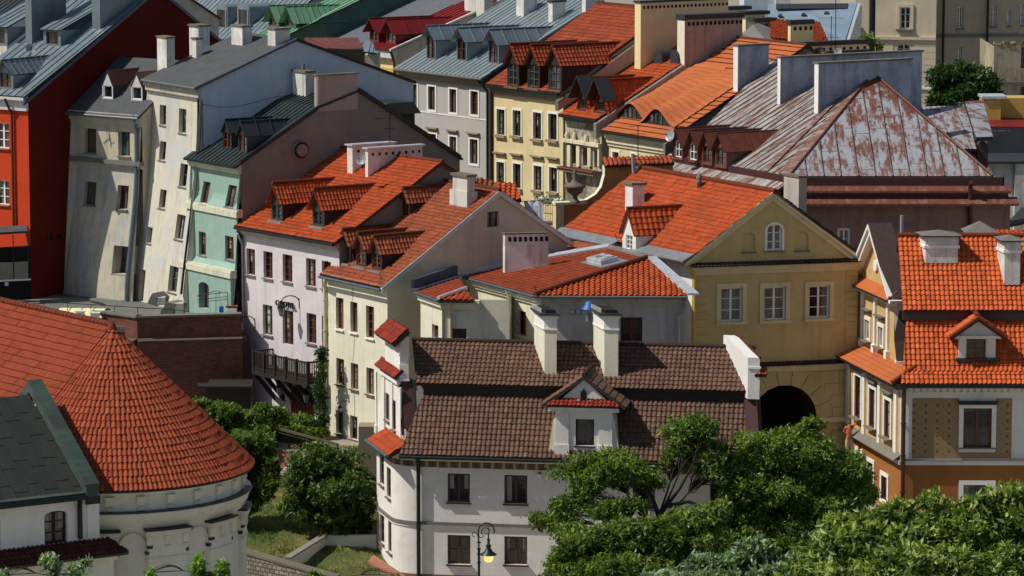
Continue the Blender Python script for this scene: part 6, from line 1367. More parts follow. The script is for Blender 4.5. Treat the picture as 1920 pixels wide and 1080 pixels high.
roofplane(rb, [e0+bk*3, e0, ap, ap+bk*3], mat='terracotta_bright', tw=.25, tl=.34, amp=.08); roofplane(rb, [e1, e1+bk*3, ap+bk*3, ap], mat='terracotta_bright', tw=.25, tl=.34, amp=.08); ridge(rb, ap+ZZ*.12-bk*.0, ap+bk*3+ZZ*.12, .13, 'terracotta_bright', .35)
for e_ in (e0, e1): ridge(rb, e_+nf*.06+ZZ*.08, ap+nf*.06+ZZ*.08, .11, 'terracotta_bright', .4)
rb.build('dormer_roof', dm)
# left gable, leaning back behind a tiled ledge
gb = Fac(fs.P-fs.n*.75, -us, 'pl_sand', .1); gw = slen
zg0 = ZE+.3
for b in [(1627, 619, 9, 38), (1652, 632, 9, 38)]:
    win(ho, gb, b, frame='trim_white', sur='trim_white', sw=.17, so=.06, sill='sill_grey', so_sill=.3, nx=1, ny=1, pane='glass_pale', hood='stone_grey', hz=.5)
al, ar = gb.hit(1603, 660)[0], gb.hit(1679, 700)[0]; tl_, tr_ = gb.hit(1606, 590)[0], gb.hit(1673, 600)[0]; zs = gb.hit(1640, 545)[1]
ap_ = gb.hit(1640, 432)
m = MB(); pg = [(al-.2, zg0-.3), (ar+.15, zg0-.3), (ar-.0, zg0+1.1), (tr_, zs), (tl_, zs), (al+.1, zg0+1.1)]
gb.wall(m, pg); m.add([gb.pt(x, z, -.6) for x, z in reversed(pg)], [tuple(range(6))], 'pl_sand')
for i in range(6): p, r_ = pg[i], pg[(i+1) % 6]; m.add([gb.pt(*p), gb.pt(*r_), gb.pt(*r_, -.6), gb.pt(*p, -.6)], [(3, 2, 1, 0)], 'pl_front')
for x in (1618, 1642, 1666):
    a = gb.hit(x, 640)[0]; gb.bar(m, a-.13, zg0, a+.13, zs-.3, .001, .12, 'trim_white'); gb.bar(m, a-.2, zg0, a+.2, zg0+.55, .001, .2, 'trim_white')
gb.bar(m, tl_-.35, zs-.25, tr_+.4, zs, .001, .3, 'pl_front'); gb.bar(m, tl_-.35, zs-.12, tr_+.9, zs+.02, -.7, .42, 'pl_front')
# pediment
pc = (tl_+tr_)/2; za = gb.hit(1650, 436)[1]
m.prism([gb.pt(tl_-.2, zs, -.1), gb.pt(tr_+.3, zs, -.1), gb.pt(pc, za-.1, -.1)], -gb.n*.3, 'pl_sand')
for p0 in ((tl_-.5, zs+.1), (tr_+.5, zs+.1)): raked(m, gb, p0, (pc, za+.25), .42, .3, 'trim_white', -.1); raked(m, gb, (p0[0], p0[1]+.1), (pc, za+.35), .2, .42, 'pl_front', -.11)
c = gb.pt(pc, zs+(za-zs)*.42, -.09); m.tube(c, c+gb.n*.1, .3, 'trim_white', 16)
gm = m.build('gable', OH)
rb = MB(); rb_ = gb
# umber cladding over the raking edge, turned towards the street
for (pa_, pb_) in (((tr_+.5, zs+.15), (pc, za+.42)),): 
    P0 = gb.pt(pa_[0], pa_[1], .4); P1 = gb.pt(pb_[0], pb_[1], .4); roofplane(rb, [P0, P0+V((1.45, -.0, 0)), P1+V((1.2, 0, 0)), P1], 'seam', 'clad_umber', seam=9, cross=.42, th=.1)
P0 = gb.pt(pc, za+.42, .4); P1 = gb.pt(tl_-.5, zs+.15, .4); roofplane(rb, [P0, P0+V((1.2, 0, 0)), P1+V((1.2, 0, 0)), P1], 'flat', 'clad_umber', th=.1)
q = lambda x, y, Y: at(x, y, Y)
Yg = gb.pt(tr_, 0).y; Ya = gb.pt(ar, 0).y
pts_ = [(1676, 588), (1677, 640), (1681, 674)]; prv = None
for (x, y), w_, Yy in (((1676, 582), 27, Yg-.1), ((1677, 640), 30, Ya-.0), ((1681, 677), 33, Ya-.5)):
    cur = (at(x, y, Yy), at(x+w_, y, Yy))
    if prv: rb.prism([cur[0], cur[1], prv[1], prv[0]], V((0, .12, 0)), 'clad_umber')
    prv = cur
p = at(1679, 700, Ya-.6); q_ = at(1711, 678, Ya-.6); rb.box(p, V((q_.x-p.x, 0, 0)), V((0, .6, 0)), ZZ*(q_.z-p.z), 'pl_front')
rb.build('edge_cladding', gm)
m = MB(); roofplane(m, [fs.pt(-.3, ZE-.05, .6), fs.pt(slen+.1, ZE-.05, .6), fs.pt(slen, ZE+.5, -.75), fs.pt(-.2, ZE+.5, -.75)], 'tiles', 'terracotta_light', tw=.2, tl=.3, amp=.01, step=.015, prof='lo', jit=.3); roofplane(m, [gb.pt(tl_-.5, zs, .55), gb.pt(tr_+.6, zs, .55), gb.pt(tr_+.4, zs+.42, -.1), gb.pt(tl_-.4, zs+.42, -.1)], 'flat', 'terracotta_light'); m.build('ledge_roof', gm)
ridge_ = MB(); ridge(ridge_, fs.pt(slen+.1, ZE+.05, .6), rp(.55, .25, ZE+.75), .12, 'terracotta_bright'); ridge_.build('hip_tiles', ro)
# ------------------------------------------------------------------ terrain
def hgt(x, Y):
    Yw = max(185.4, min(188.7, 188.5-.63*(x+13.6))); L = 2.1*smooth((Y-170.5)/15)+1.4*smooth((Y-Yw)/.5+.1); Rr = max(-.2, min(2.3, .5+.24*(Y-180))) if Y < 400 else 2.3
    if Y < 172: Rr = max(-.6, Rr-.05*(172-Y))
    t = smooth((x+4)/9.0); h = L*(1-t)+Rr*t
    if Y < 165: h = -.6*smooth((165-Y)/10)
    return h
xs = [-1500, -600, -200, -90]+[-60+1.5*i for i in range(81)]+[90, 200, 600, 1500]; ys = [-200, 0, 80, 120, 140, 150]+[156+1.5*i for i in range(18)]+[183+.4*i for i in range(20)]+[191.5+1.5*i for i in range(12)]+[212, 225, 260, 320, 500, 900, 2500]
m = MB(); vs = [V((x, y, hgt(x, y))) for y in ys for x in xs]; nx_ = len(xs)
m.add(vs, [(j*nx_+i, j*nx_+i+1, (j+1)*nx_+i+1, (j+1)*nx_+i) for j in range(len(ys)-1) for i in range(nx_-1)], 'paving', [(v.x, v.y) for v in vs], True)
o = m.build('ground', None, V((0, 0, 0))); o['kind'] = 'structure'; o['label'] = 'pale paved ground of the old town streets'
m = MB(); n1, n2 = 40, 44; vs = []
for j in range(n2+1):
    for i in range(n1+1): x = -17.5+11.6*i/n1; y = 167.5+20*j/n2; vs.append(V((x, y, hgt(x, y)+.035+.05*math.sin(x*3+y*2)*.5+.03)))
m.add(vs, [(j*(n1+1)+i, j*(n1+1)+i+1, (j+1)*(n1+1)+i+1, (j+1)*(n1+1)+i) for j in range(n2) for i in range(n1)], 'grass_ground', [(v.x, v.y) for v in vs], True)
o = m.build('grass_slope', None, V((0, 0, 0))); o['kind'] = 'structure'; o['label'] = 'patchy dry grass bank below the brick wall'
m = MB(); gx = RNG.uniform(-17.3, -6.2, 42000); gy = RNG.uniform(167.6, 187, 42000)
for x, y in zip(gx, gy):
    dn = math.sin(x*1.3+y*.7)+math.sin(y*1.9-x*.8)
    if dn < -.6 and random.random() < .7: continue
    h = random.uniform(.05, .16)*(1.5 if dn > .9 else 1); a = random.uniform(0, 6.28); w_ = .022; p = V((x, y, hgt(x, y)+.04)); dx = V((math.cos(a)*w_, math.sin(a)*w_, 0)); t_ = V((random.gauss(0, .05), random.gauss(0, .05), h)); c = min(.98, max(.02, random.gauss(.45-.2*dn*.5, .2)))
    m.add([p-dx, p+dx, p+t_], [(0, 1, 2)], 'grass_leaf', [(c, 0)]*3)
o = tag(m.build('grass', None, V((0, 0, 0))), 'dry and green grass growing on the bank beside the white house', 'grass', None, 'stuff')
# ------------------------------------------------------------------ foliage
def leaves(mb, centers, radii, n_clump, per, size, mat, droop=.35, spread=.32, shell=.55, fill=.0, col=.0, core=None, sub=1.0):
    """leaf sprays spread through ellipsoids; centers (k,3), radii (k,3)"""
    cs = np.array([tuple(c) for c in centers]); rs = np.array(radii); vol = rs.prod(axis=1)**(2/3); pick = RNG.choice(len(cs), n_clump, p=vol/vol.sum())
    if sub:   # break every ellipsoid into smaller lobes with gaps between them
        c2 = []; r2 = []
        for c, r in zip(cs, rs):
            n = int(np.clip(6+r.mean()*sub*6, 6, 44))
            for _ in range(n):
                e = RNG.normal(size=3); e /= np.linalg.norm(e); k = RNG.uniform(.35, 1)**.5*.82; f_ = RNG.uniform(.26, .46)*(1 if sub < 1.5 else .85)
                c2.append(c+e*r*k); r2.append(np.maximum(r*f_, .22)*RNG.uniform(.8, 1.25, 3)*np.array([1.15, 1.15, .8]))
        cs = np.array(c2); rs = np.array(r2); vol = rs.prod(axis=1)**(2/3); pick = RNG.choice(len(cs), n_clump, p=vol/vol.sum())
    d = RNG.normal(size=(n_clump, 3)); d /= np.linalg.norm(d, axis=1)[:, None]; rr = RNG.uniform(shell**3, 1, n_clump)**(1/3)
    lump = 1+.16*np.sin(d[:, 0]*7+pick*1.7)+.13*np.sin(d[:, 2]*9+pick)+.1*np.sin(d[:, 1]*11)
    P = cs[pick]+d*rs[pick]*(rr*lump)[:, None]; dirs = d+RNG.normal(size=(n_clump, 3))*.5; dirs[:, 2] -= droop; dirs /= np.linalg.norm(dirs, axis=1)[:, None]
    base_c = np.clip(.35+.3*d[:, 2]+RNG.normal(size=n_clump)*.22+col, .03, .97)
    t = RNG.uniform(-1, 1, (n_clump, per)); Q = P[:, None, :]+dirs[:, None, :]*(t*spread)[:, :, None]+RNG.normal(size=(n_clump, per, 3))*spread*.32
    a = dirs[:, None, :]+RNG.normal(size=(n_clump, per, 3))*.75; a /= np.linalg.norm(a, axis=2)[:, :, None]
    up = RNG.normal(size=(n_clump, per, 3))*.8; up[:, :, 2] += 1.1; b = np.cross(a, up); b /= np.linalg.norm(b, axis=2)[:, :, None]
    s = size*RNG.uniform(.45, 1.45, (n_clump, per))[:, :, None]*RNG.uniform(.75, 1.25, (n_clump, 1))[:, :, None]
    a = (a*s).reshape(-1, 3); b = (b*s*.42).reshape(-1, 3); Q = Q.reshape(-1, 3); nn = np.cross(a, b); nn /= np.linalg.norm(nn, axis=1)[:, None]; nn *= s.reshape(-1, 1)*.12
    V4 = np.stack([Q-a, Q-b+nn, Q+a, Q+b+nn], axis=1).reshape(-1, 3); k = len(Q); o = len(mb.v)
    mb.v.extend(map(tuple, V4.tolist())); mb.f.extend((o+4*i, o+4*i+1, o+4*i+2, o+4*i+3) for i in range(k)); mb.m.extend([mat]*k); mb.sm.extend([False]*k)
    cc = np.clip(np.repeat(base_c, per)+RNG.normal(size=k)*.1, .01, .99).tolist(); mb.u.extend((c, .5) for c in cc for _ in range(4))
def limb(mb, pts, r0, r1, mat):
    n = len(pts); rs = [r0+(r1-r0)*i/(n-1) for i in range(n)]; mb.path(pts, rs, mat, 7)
def twig_net(mb, P, ends, r, mat, jitter=.25, seg=4):
    for e in ends:
        pts = [P]
        for i in range(1, seg+1): t = i/seg; p = P.lerp(e, t)+V((random.gauss(0, jitter), random.gauss(0, jitter), random.gauss(0, jitter)+min(.3, (e-P).length*.25)*math.sin(t*3)))*(1-t*.5); pts.append(p)
        limb(mb, pts, r, r*.2, mat)
def tree(name, label, Y, ell, nclump, per, size, mat, trunk=None, limbs=(), cat='tree', base=None, bark='bark', r0=.22, twigs=0, group=None, **kw):
    cs = [at(e[0], e[1], Y+(e[4] if len(e) > 4 else 0)) for e in ell]; k = Y/F; rs = [(e[2]*k, (e[2]+e[3])/2*k*(e[5] if len(e) > 5 else 1), e[3]*k) for e in ell]
    b = base or V((cs[0].x, Y, hgt(cs[0].x, Y))); t = thing(name, label, cat, b, group)
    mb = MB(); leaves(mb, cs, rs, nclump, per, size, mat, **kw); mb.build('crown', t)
    tb = MB()
    if trunk: limb(tb, [at(x, y, Y) for x, y in trunk], r0, r0*.45, bark)
    else: limb(tb, [b-ZZ*.2, b.lerp(cs[0], .6)+V((.1, 0, 0)), cs[0]], r0, r0*.4, bark)
    for L in limbs: limb(tb, [at(x, y, Y+(L[0][2] if len(L[0]) > 2 else 0)*(i/max(1, len(L)-1))) for i, (x, y, *_) in enumerate(L)], r0*.5, r0*.08, bark)
    top = at(*(trunk[-1]), Y) if trunk else cs[0]
    for c, r in zip(cs, rs):
        ends = []
        for _ in range(10+twigs): d = V((random.gauss(0, 1), random.gauss(0, 1), random.gauss(0, 1))).normalized(); ends.append(c+V((d.x*r[0], d.y*r[1], d.z*r[2]))*random.uniform(.6, 1.0))
        o = c.lerp(top, .45); twig_net(tb, o, ends, .035 if r[0] > .8 else .012, bark, min(.12, r[0]*.2))
        limb(tb, [top, top.lerp(o, .5)+V((0, 0, -.15)), o, c], min(.08, r[0]*.1), .015, bark)
    tb.build('trunk', t); return t
tree('broadleaf_tree', 'broad green tree with bare twigs spreading in front of the white house', 164.5,
     [(1135, 872, 78, 34, 0), (1105, 925, 32, 42, -1), (1195, 905, 44, 22, 1), (1285, 830, 62, 48, 1.5), (1345, 870, 45, 42, 1), (1025, 978, 28, 16, -1), (1062, 950, 26, 22, -1), (1315, 800, 42, 26, 1), (1150, 955, 60, 18, -1.5)],
     2600, 15, .10, 'leaf_mid', trunk=[(1236, 1100), (1231, 1040), (1224, 990)], limbs=[[(1224, 990), (1245, 955), (1275, 915), (1300, 870), (1310, 830)], [(1224, 990), (1200, 955), (1165, 940), (1120, 930)], [(1218, 1000), (1180, 985), (1140, 975), (1060, 960), (1010, 985)], [(1236, 970), (1222, 930), (1190, 890), (1150, 870)], [(1250, 950), (1290, 940), (1330, 955), (1360, 950)]], bark='bark_dark', twigs=16, r0=.24, spread=.3, shell=.3)
tree('broadleaf_tree', 'tallest dense green tree standing before the gate archway', 166.5,
     [(1440, 840, 62, 42, 0), (1500, 850, 75, 48, 0), (1570, 885, 62, 42, 0), (1395, 930, 52, 55, -1), (1460, 930, 80, 62, 0), (1550, 950, 88, 50, 0), (1600, 930, 38, 45, 0), (1400, 1000, 70, 40, -1), (1480, 1010, 90, 50, -1), (1350, 960, 30, 30, 0), (1625, 925, 22, 18, 0), (1640, 985, 30, 14, 0), (1520, 800, 20, 12, 0)],
     9000, 16, .095, 'leaf_mid', trunk=[(1420, 1100), (1412, 1020), (1420, 960)], limbs=[[(1418, 990), (1435, 950), (1432, 900), (1450, 850)], [(1412, 1010), (1390, 980), (1370, 940)]], twigs=8, r0=.22, spread=.26, shell=.35, sub=2.4, col=.06)
tree('leafy_shrub', 'dark green bushy undergrowth below the two broad trees', 160.5,
     [(1110, 1020, 78, 46, 0), (1200, 1010, 80, 44, 0), (1290, 1010, 80, 48, 0), (1180, 1070, 120, 50, -1), (1310, 975, 62, 38, 1), (1260, 1060, 110, 50, 0), (1070, 1060, 60, 40, 0)],
     5200, 16, .11, 'leaf_mid', cat='shrub', twigs=4, r0=.1, spread=.26, shell=.35, sub=2.0)
tree('silver_leaf_bush', 'bush with pale grey-green leaves at the bottom edge of the view', 150,
     [(1390, 1065, 95, 38, 0), (1320, 1095, 100, 34, -1), (1470, 1070, 55, 36, 0), (1230, 1105, 60, 26, 0), (1410, 1035, 42, 18, 0)], 1300, 12, .16, 'leaf_silver', cat='bush', r0=.1, spread=.25, droop=.1)
tree('lime_leaf_tree', 'light yellow-green leafy treetop in the bottom right corner', 140,
     [(1600, 1020, 90, 58, 0), (1700, 1010, 95, 60, 0), (1800, 990, 95, 56, 0), (1900, 1000, 80, 60, 0), (1760, 1060, 160, 55, -1), (1580, 1080, 120, 50, -1), (1900, 1070, 90, 60, -1), (1840, 945, 35, 22, 0), (1895, 935, 45, 22, 0), (1660, 975, 32, 26, 0), (1745, 945, 22, 20, 0), (1540, 1040, 40, 30, 0), (1690, 960, 30, 20, 0)], 8200, 12, .15, 'leaf_lime', twigs=2, r0=.3, spread=.26, droop=.15, shell=.5, sub=2.2)
tree('round_shrub', 'large dark rounded shrub growing against the white house', 177,
     [(615, 910, 78, 66, 0), (600, 870, 52, 42, 0), (660, 930, 45, 62, 0), (640, 870, 40, 32, 0), (570, 930, 38, 46, 0), (625, 965, 62, 34, 0), (675, 975, 24, 30, 0)], 4200, 18, .10, 'leaf_bush', cat='shrub', bark='bark_dark', r0=.08, spread=.2, shell=.6, droop=.1)
tree('climbing_shrub', 'deep green bushes below the dark brick wall', 188,
     [(400, 790, 42, 38, 0), (440, 820, 48, 50, 0), (480, 800, 34, 34, 0), (500, 775, 38, 12, 0), (450, 880, 52, 42, -1), (480, 920, 32, 30, -2), (375, 765, 22, 18, 0), (430, 775, 25, 20, 0)], 3400, 16, .10, 'leaf_mid', cat='shrub', r0=.08, spread=.22, shell=.4, col=-.12)
tree('bank_shrub', 'dense green shrub on the grass bank next to the round apse', 178.5, [(462, 850, 42, 45, 0), (490, 880, 32, 46, 0), (472, 930, 30, 30, 0), (440, 900, 30, 60, 0), (500, 830, 22, 30, 3), (505, 910, 20, 26, -.5)], 2400, 16, .10, 'leaf_mid', cat='shrub', r0=.06, spread=.2, shell=.4, col=-.1)
tree('terrace_hedge', 'leafy hedge along the railing below the hotel door', 190.3,
     [(545, 790, 45, 18, 0), (585, 800, 30, 20, 0), (510, 795, 30, 14, 0), (560, 815, 50, 12, -1), (520, 777, 22, 10, 0)], 1100, 15, .10, 'leaf_mid', cat='hedge', r0=.05, spread=.18, shell=.3)
tree('wall_ivy', 'ivy climbing the drainpipe corner between hotel and cream house', 189.7,
     [(602, 700, 5, 30, 0), (600, 750, 9, 36, 0), (603, 665, 4, 16, 0), (603, 785, 8, 24, 0)], 420, 14, .07, 'leaf_dark', cat='ivy', r0=.04, spread=.14, shell=.2, col=.1)
tree('small_bush', 'small leafy bush on the grass bank', 180.5, [(535, 960, 22, 18, 0), (512, 975, 14, 12, -.5)], 260, 14, .09, 'leaf_mid', cat='bush', r0=.03, spread=.14, shell=.2)
tree('acacia_tree', 'dense dark green tree between the palace and the ruined house', 252, [(1790, 165, 55, 30, 0), (1830, 155, 42, 26, 0), (1765, 150, 30, 22, 0), (1795, 138, 42, 20, 0), (1840, 180, 30, 14, 0), (1755, 185, 22, 14, 0)], 2600, 15, .17, 'leaf_dark', base=V((30.2, 252, 3)), r0=.25, spread=.35, shell=.4, col=.1)
tree('roof_sapling', 'sparse yellow-green sapling sprouting by the palace downpipe', 270, [(1622, 74, 12, 5, 0), (1640, 80, 12, 10, 0), (1650, 92, 6, 8, 0)], 60, 10, .14, 'leaf_lime', cat='sapling', base=V((25, 270, 13)), r0=.03, spread=.3, shell=.2)
for i, (pts, lab) in enumerate([([(98, 1062, 9, 20), (88, 1052, 7, 10)], 'pale leaf shoot poking up at the bottom left, left one of three'), ([(140, 1070, 20, 11), (160, 1055, 7, 7), (8, 1078, 8, 6)], 'drooping pale leaf spray beside the green copper roofed house'), ([(372, 1060, 9, 20), (380, 1078, 14, 8)], 'upright green leaf shoot before the round apse'), ([(420, 1066, 10, 18), (408, 1080, 12, 8), (283, 1073, 6, 6)], 'green leaf shoot right of the apse, leaning left')]):
    tree('tree_shoot', lab, 118, pts, 75, 11, .085, 'leaf_silver' if i < 2 else 'leaf_bright', cat='tree shoot', base=V((at(pts[0][0], 1080, 118).x, 118, -.6)), r0=.04, spread=.16, shell=.1, bark='bark_dark', col=.1, group='leaf shoots at the bottom edge', sub=0)
tree('treetop_sprig', 'small sprig of leaves just left of the street lamp foot', 160, [(590, 1077, 12, 5), (745, 1078, 12, 4)], 24, 9, .08, 'leaf_bright', cat='sprig', r0=.02, spread=.12, shell=.1)
# ------------------------------------------------------------------ church with round apse
Yc = 150; xc = at(210, 612, Yc).x; zA = at(210, 612, Yc).z; zE = at(467, 872, Yc).z; RR = 5.68; c0 = V((xc, Yc, 0)); ax = V((-math.cos(rad(52)), math.sin(rad(52)), 0)); pf = V((-ax.y, ax.x, 0)); pf = pf if pf.y < 0 else -pf
CH = thing('round_apse_church', 'church with round apse, conical orange tiled roof and pale stone walls with arches', 'church', (xc, Yc, -1))
mb = MB(); slant = math.hypot(RR, zA-zE); nrow = 24; tl = slant/nrow
th0 = math.atan2(pf.y, pf.x); pr = PROF['pan']
for r in range(nrow):
    r0_ = RR*(1-r/nrow); r1_ = RR*(1-(r+1.06)/nrow); r1_ = max(r1_, .0); za_ = zE+(zA-zE)*r/nrow; zb2 = zE+(zA-zE)*(r+1.06)/nrow
    nc = max(4, 9*round(math.pi*(r0_+r1_)/2/.195/9)) if r < nrow-4 else max(4, int(math.pi*(r0_+r1_)/2/.195))
    for c in range(nc):
        jn = random.uniform(-.008, .008); vs = []; uv = []; jr = random.uniform(-.012, .012)
        for fx, h in pr:
            t = th0+math.pi*(c+fx)/nc; e = V((math.cos(t), math.sin(t), 0)); nrm = (e*(zA-zE)+ZZ*RR).normalized()
            sc1 = min(1, r1_*nc/(nc*.6)+.15)
            a = c0+e*(r0_+jr)+ZZ*za_; b = c0+e*r1_+ZZ*zb2
            vs += [a+nrm*(h*.055), a+nrm*(h*.055+.045+jn), b+nrm*(h*.06*sc1+.01)]; uv += [(c+.02+fx*.96, r+.03), (c+.02+fx*.96, r+.06), (c+.02+fx*.96, r+.97)]
        fs_ = []
        for i in range(len(pr)-1): b = i*3; fs_ += [(b, b+3, b+4, b+1), (b+1, b+4, b+5, b+2)]
        mb.add(vs, fs_, 'terracotta_apse', uv)
LN = 26; A0 = c0+pf*RR+ZZ*zE; A1 = A0+ax*LN; top0 = c0+ZZ*zA; top1 = top0+ax*LN
U_ = -ax
roofplane(mb, [A1, A0, top0, top1], mat='terracotta_apse', tw=.195, tl=tl, amp=.055, step=.045); B0 = c0-pf*RR+ZZ*zE; roofplane(mb, [B0, B0+ax*LN, top1, top0], 'flat', 'terracotta_apse')
ridge(mb, top0+ZZ*.08, top1+ZZ*.08, .13, 'terracotta_apse', .3); mb.lathe(top0-ZZ*.1, [(.2, 0), (.16, .15), (.08, .25), (.02, .28)], 'terracotta_apse', 10)
mb.build('roof', CH)
R1_ = RR-.38; mb = MB(); n_s = 72
prof = [(R1_-.1, -1), (R1_-.1, 7.2), (R1_-.1, 8.0), (R1_+.06, 8.05), (R1_+.08, 8.25), (R1_+.16, 8.3), (R1_+.2, 8.5), (R1_+.3, 8.62), (R1_+.3, 8.68), (R1_, 8.72), (R1_, 9.3), (R1_+.1, 9.45), (R1_+.22, 9.6), (R1_+.3, zE-.02)]
mb.lathe(c0, prof, 'pl_apse', n_s)
mb.box(A1-pf*.4-ZZ*(zE+1), -ax*LN, -pf*(2*RR-.8), ZZ*(zE+.95), 'pl_apse'); mb.build('wall', CH)
def arcbox(mb, t0, t1, r0, r1, z0, z1, mat, n=6, r1b=None):
    vs = []; r1b = r1b or r1
    for i in range(n+1): t = rad(-90+t0+(t1-t0)*i/n); e = V((math.cos(t), math.sin(t), 0)); vs += [c0+e*r0+ZZ*z0, c0+e*r1b+ZZ*z0, c0+e*r1+ZZ*z1, c0+e*r0+ZZ*z1]
    fs_ = [];
    for i in range(n): a = 4*i; b = a+4; fs_ += [(a+1, b+1, b+2, a+2), (a+2, b+2, b+3, a+3), (a, b, b+1, a+1)]
    fs_ += [(0, 1, 2, 3), (4*n+3, 4*n+2, 4*n+1, 4*n)]; mb.add(vs, fs_, mat, [(0, 0)]*len(vs))
m = MB(); arcbox(m, -60, 92, R1_, R1_+.34, 8.69, 8.74, 'gutter_dark', 60, R1_+.34); arcbox(m, -60, 92, R1_+.28, R1_+.36, zE-.08, zE-.0, 'gutter_dark', 60); m.build('ledge', CH)
for k in range(-3, 7):
    a = 4+13.3*k; m = MB(); arcbox(m, a-2.0, a+2.0, R1_, R1_+.18, 9.24, 9.33, 'pl_apse', 3); arcbox(m, a-1.7, a+1.7, R1_, R1_+.16, 8.98, 9.24, 'pl_apse', 3, R1_+.09); arcbox(m, a-1.2, a+1.2, R1_, R1_+.06, 8.76, 8.9, 'pl_apse_white', 3); m.build('console', CH)
for a0_, a1_ in ((-42, -24), (-11, 7), (20, 38), (51, 67), (80, 96)):
    m = MB(); arcbox(m, a0_-1.5, a1_+1.5, R1_-.1, R1_+.3, 7.92, 7.99, 'gutter_dark', 8); arcbox(m, a0_-1, a1_+1, R1_-.1, R1_+.24, 7.72, 7.92, 'pl_apse_white', 8); arcbox(m, a0_, a1_, R1_-.1, R1_+.08, -1, 7.72, 'pl_apse', 8)
    for e_ in (a0_+.8, a1_-.8, (a0_+a1_)/2): arcbox(m, e_-1.3, e_+1.3, R1_, R1_+.2, 7.35, 7.7, 'pl_apse_white', 2, R1_+.12); arcbox(m, e_-1.2, e_+1.2, R1_, R1_+.14, 7.2, 7.3, 'gutter_dark' if e_ < a0_+1 else 'pl_apse_white', 2)
    arcbox(m, a0_, a1_, R1_, R1_+.12, 6.75, 6.83, 'pl_apse_white', 8); m.build('pilaster', CH)
for am in (-17.5, 13.5, 44.5, 73.5):
    m = MB(); w_ = 6.0
    for i in range(12):
        t0, t1 = math.pi*i/12, math.pi*(i+1)/12
        for rr0, rr1, oo in ((1.0, 1.1, .06),):
            P = []
            for rr, t in ((rr0, t0), (rr1, t0), (rr1, t1), (rr0, t1)): a = rad(-90+am+w_*rr*math.cos(t)); e = V((math.cos(a), math.sin(a), 0)); P.append((e, 7.05+rr*.72*math.sin(t)))
            m.prism([c0+e*(R1_-.1)+ZZ*z for e, z in P], P[0][0]*.1, 'pl_apse_white')
    for s_ in (-1, 1): arcbox(m, am+s_*w_*1.05-.4, am+s_*w_*1.05+.4, R1_-.1, R1_, -1, 7.05, 'pl_apse_white', 2); arcbox(m, am+s_*w_*1.05-.8, am+s_*w_*1.05+.8, R1_-.1, R1_+.08, 6.95, 7.08, 'gutter_dark', 2)
    m.build('blind_arch', CH)
# ------------------------------------------------------------------ copper roofed house, front left
Cc = at(158, 926, 143); ue = V((math.cos(rad(32)), math.sin(rad(32)), 0)); ne = V((ue.y, -ue.x, 0)); bkk = -ne
CP = thing('copper_roof_house', 'white house with dark green copper roof and verdigris verge in the lower left corner', 'house', (Cc.x, Cc.y, -1))
run, rise = 5.0, 3.2; e0 = Cc-ue*9; rb = MB()
pl = [e0, Cc, Cc+bkk*run+ZZ*rise, e0+bkk*run+ZZ*rise]; fr = roofplane(rb, pl, 'seam', 'metal_copper', seam=.62, rib=.015, cross=1.35)
roofplane(rb, [Cc+bkk*2*run, e0+bkk*2*run, pl[3], pl[2]], 'flat', 'metal_copper')
N_ = fr[3]; 
vb = [Cc-ZZ*.1+ne*.2, Cc+bkk*run+ZZ*(rise+.1), Cc+bkk*run*2-ZZ*.1]
for a, b in ((vb[0], vb[1]), (vb[2], vb[1])):
    rb.prism([a, a+ZZ*.42, b+ZZ*.42, b], ue*.52, 'metal_verdigris'); 
rb.prism([vb[0]+ZZ*.43-ue*.05, vb[1]+ZZ*.43-ue*.05, vb[1]+ZZ*.5-ue*.05, vb[0]+ZZ*.5-ue*.05], ue*.62, 'metal_verdigris')
rb.prism([e0+ZZ*.02+ne*.12, Cc+ZZ*.02+ne*.12, Cc+ZZ*.06+bkk*.22, e0+ZZ*.06+bkk*.22], ZZ*.02+N_*.03, 'metal_verdigris'); rb.tube(e0+ne*.14-ZZ*.1, Cc+ne*.14-ZZ*.1, .11, 'gutter_dark', 8); rb.build('roof', CP)
cf = Fac(e0+bkk*.35, ue, 'pl_white', .22); hc = _O(); hc.e = CP; cl = 9-.1
win(hc, cf, (105, 989, 43, 62), frame='wood_dark', nx=2, ny=3, sill=None, arch=.16, pane='glass_warm', fw=.09); win(hc, cf, (-6, 1005, 14, 60), frame='wood_dark', nx=1, ny=2, sill=None)
wm = MB(); zt_ = cf.hit(100, 1024)[1]; cf.wall(wm, rect(0, -1, cl+.1, Cc.z-.02)); wm.box(cf.pt(cl, -1)+ue*.0, ue*.9, bkk*(2*run-.7), ZZ*(Cc.z+.9), 'pl_white'); wm.box(cf.pt(0, -1)-bkk*0-ZZ*0+bkk*.35, ue*cl, bkk*(2*run-1), ZZ*(Cc.z+.9), 'pl_white'); wm.add([Cc+ue*.3-ZZ*.2+bkk*.3, Cc+ue*.3-ZZ*.2+bkk*(2*run-.3), Cc+ue*.3+bkk*run+ZZ*(rise-.2)], [(0, 1, 2)], 'pl_white', [(0, 0)]*3); wm.build('wall', CP)
m = MB(); m.box(cf.pt(cl+.35, zt_-.2, .05), ue*.5, bkk*.5, ZZ*(Cc.z-zt_+.1), 'pl_white'); m.box(cf.pt(cl+.3, Cc.z-.5, .12), ue*.6, bkk*.6, ZZ*.32, 'gutter_dark'); m.build('pier', CP)
m = MB(); m.path([cf.pt(cl-.1, Cc.z-.05, .4), cf.pt(cl-.0, Cc.z-.5, .14), cf.pt(cl-.0, zt_+.2, .14)], .1, 'gutter_dark', 8); m.build('drainpipe', CP)
m = MB(); zl = zt_; roofplane(m, [cf.pt(0, zl-.38, .95), cf.pt(cl+1.7, zl-.38, .95), cf.pt(cl+1.3, zl+.05, -.0), cf.pt(0, zl+.05, .0)], mat='tile_maroon', tw=.2, tl=.3, amp=.07); m.build('lean_to_roof', CP)
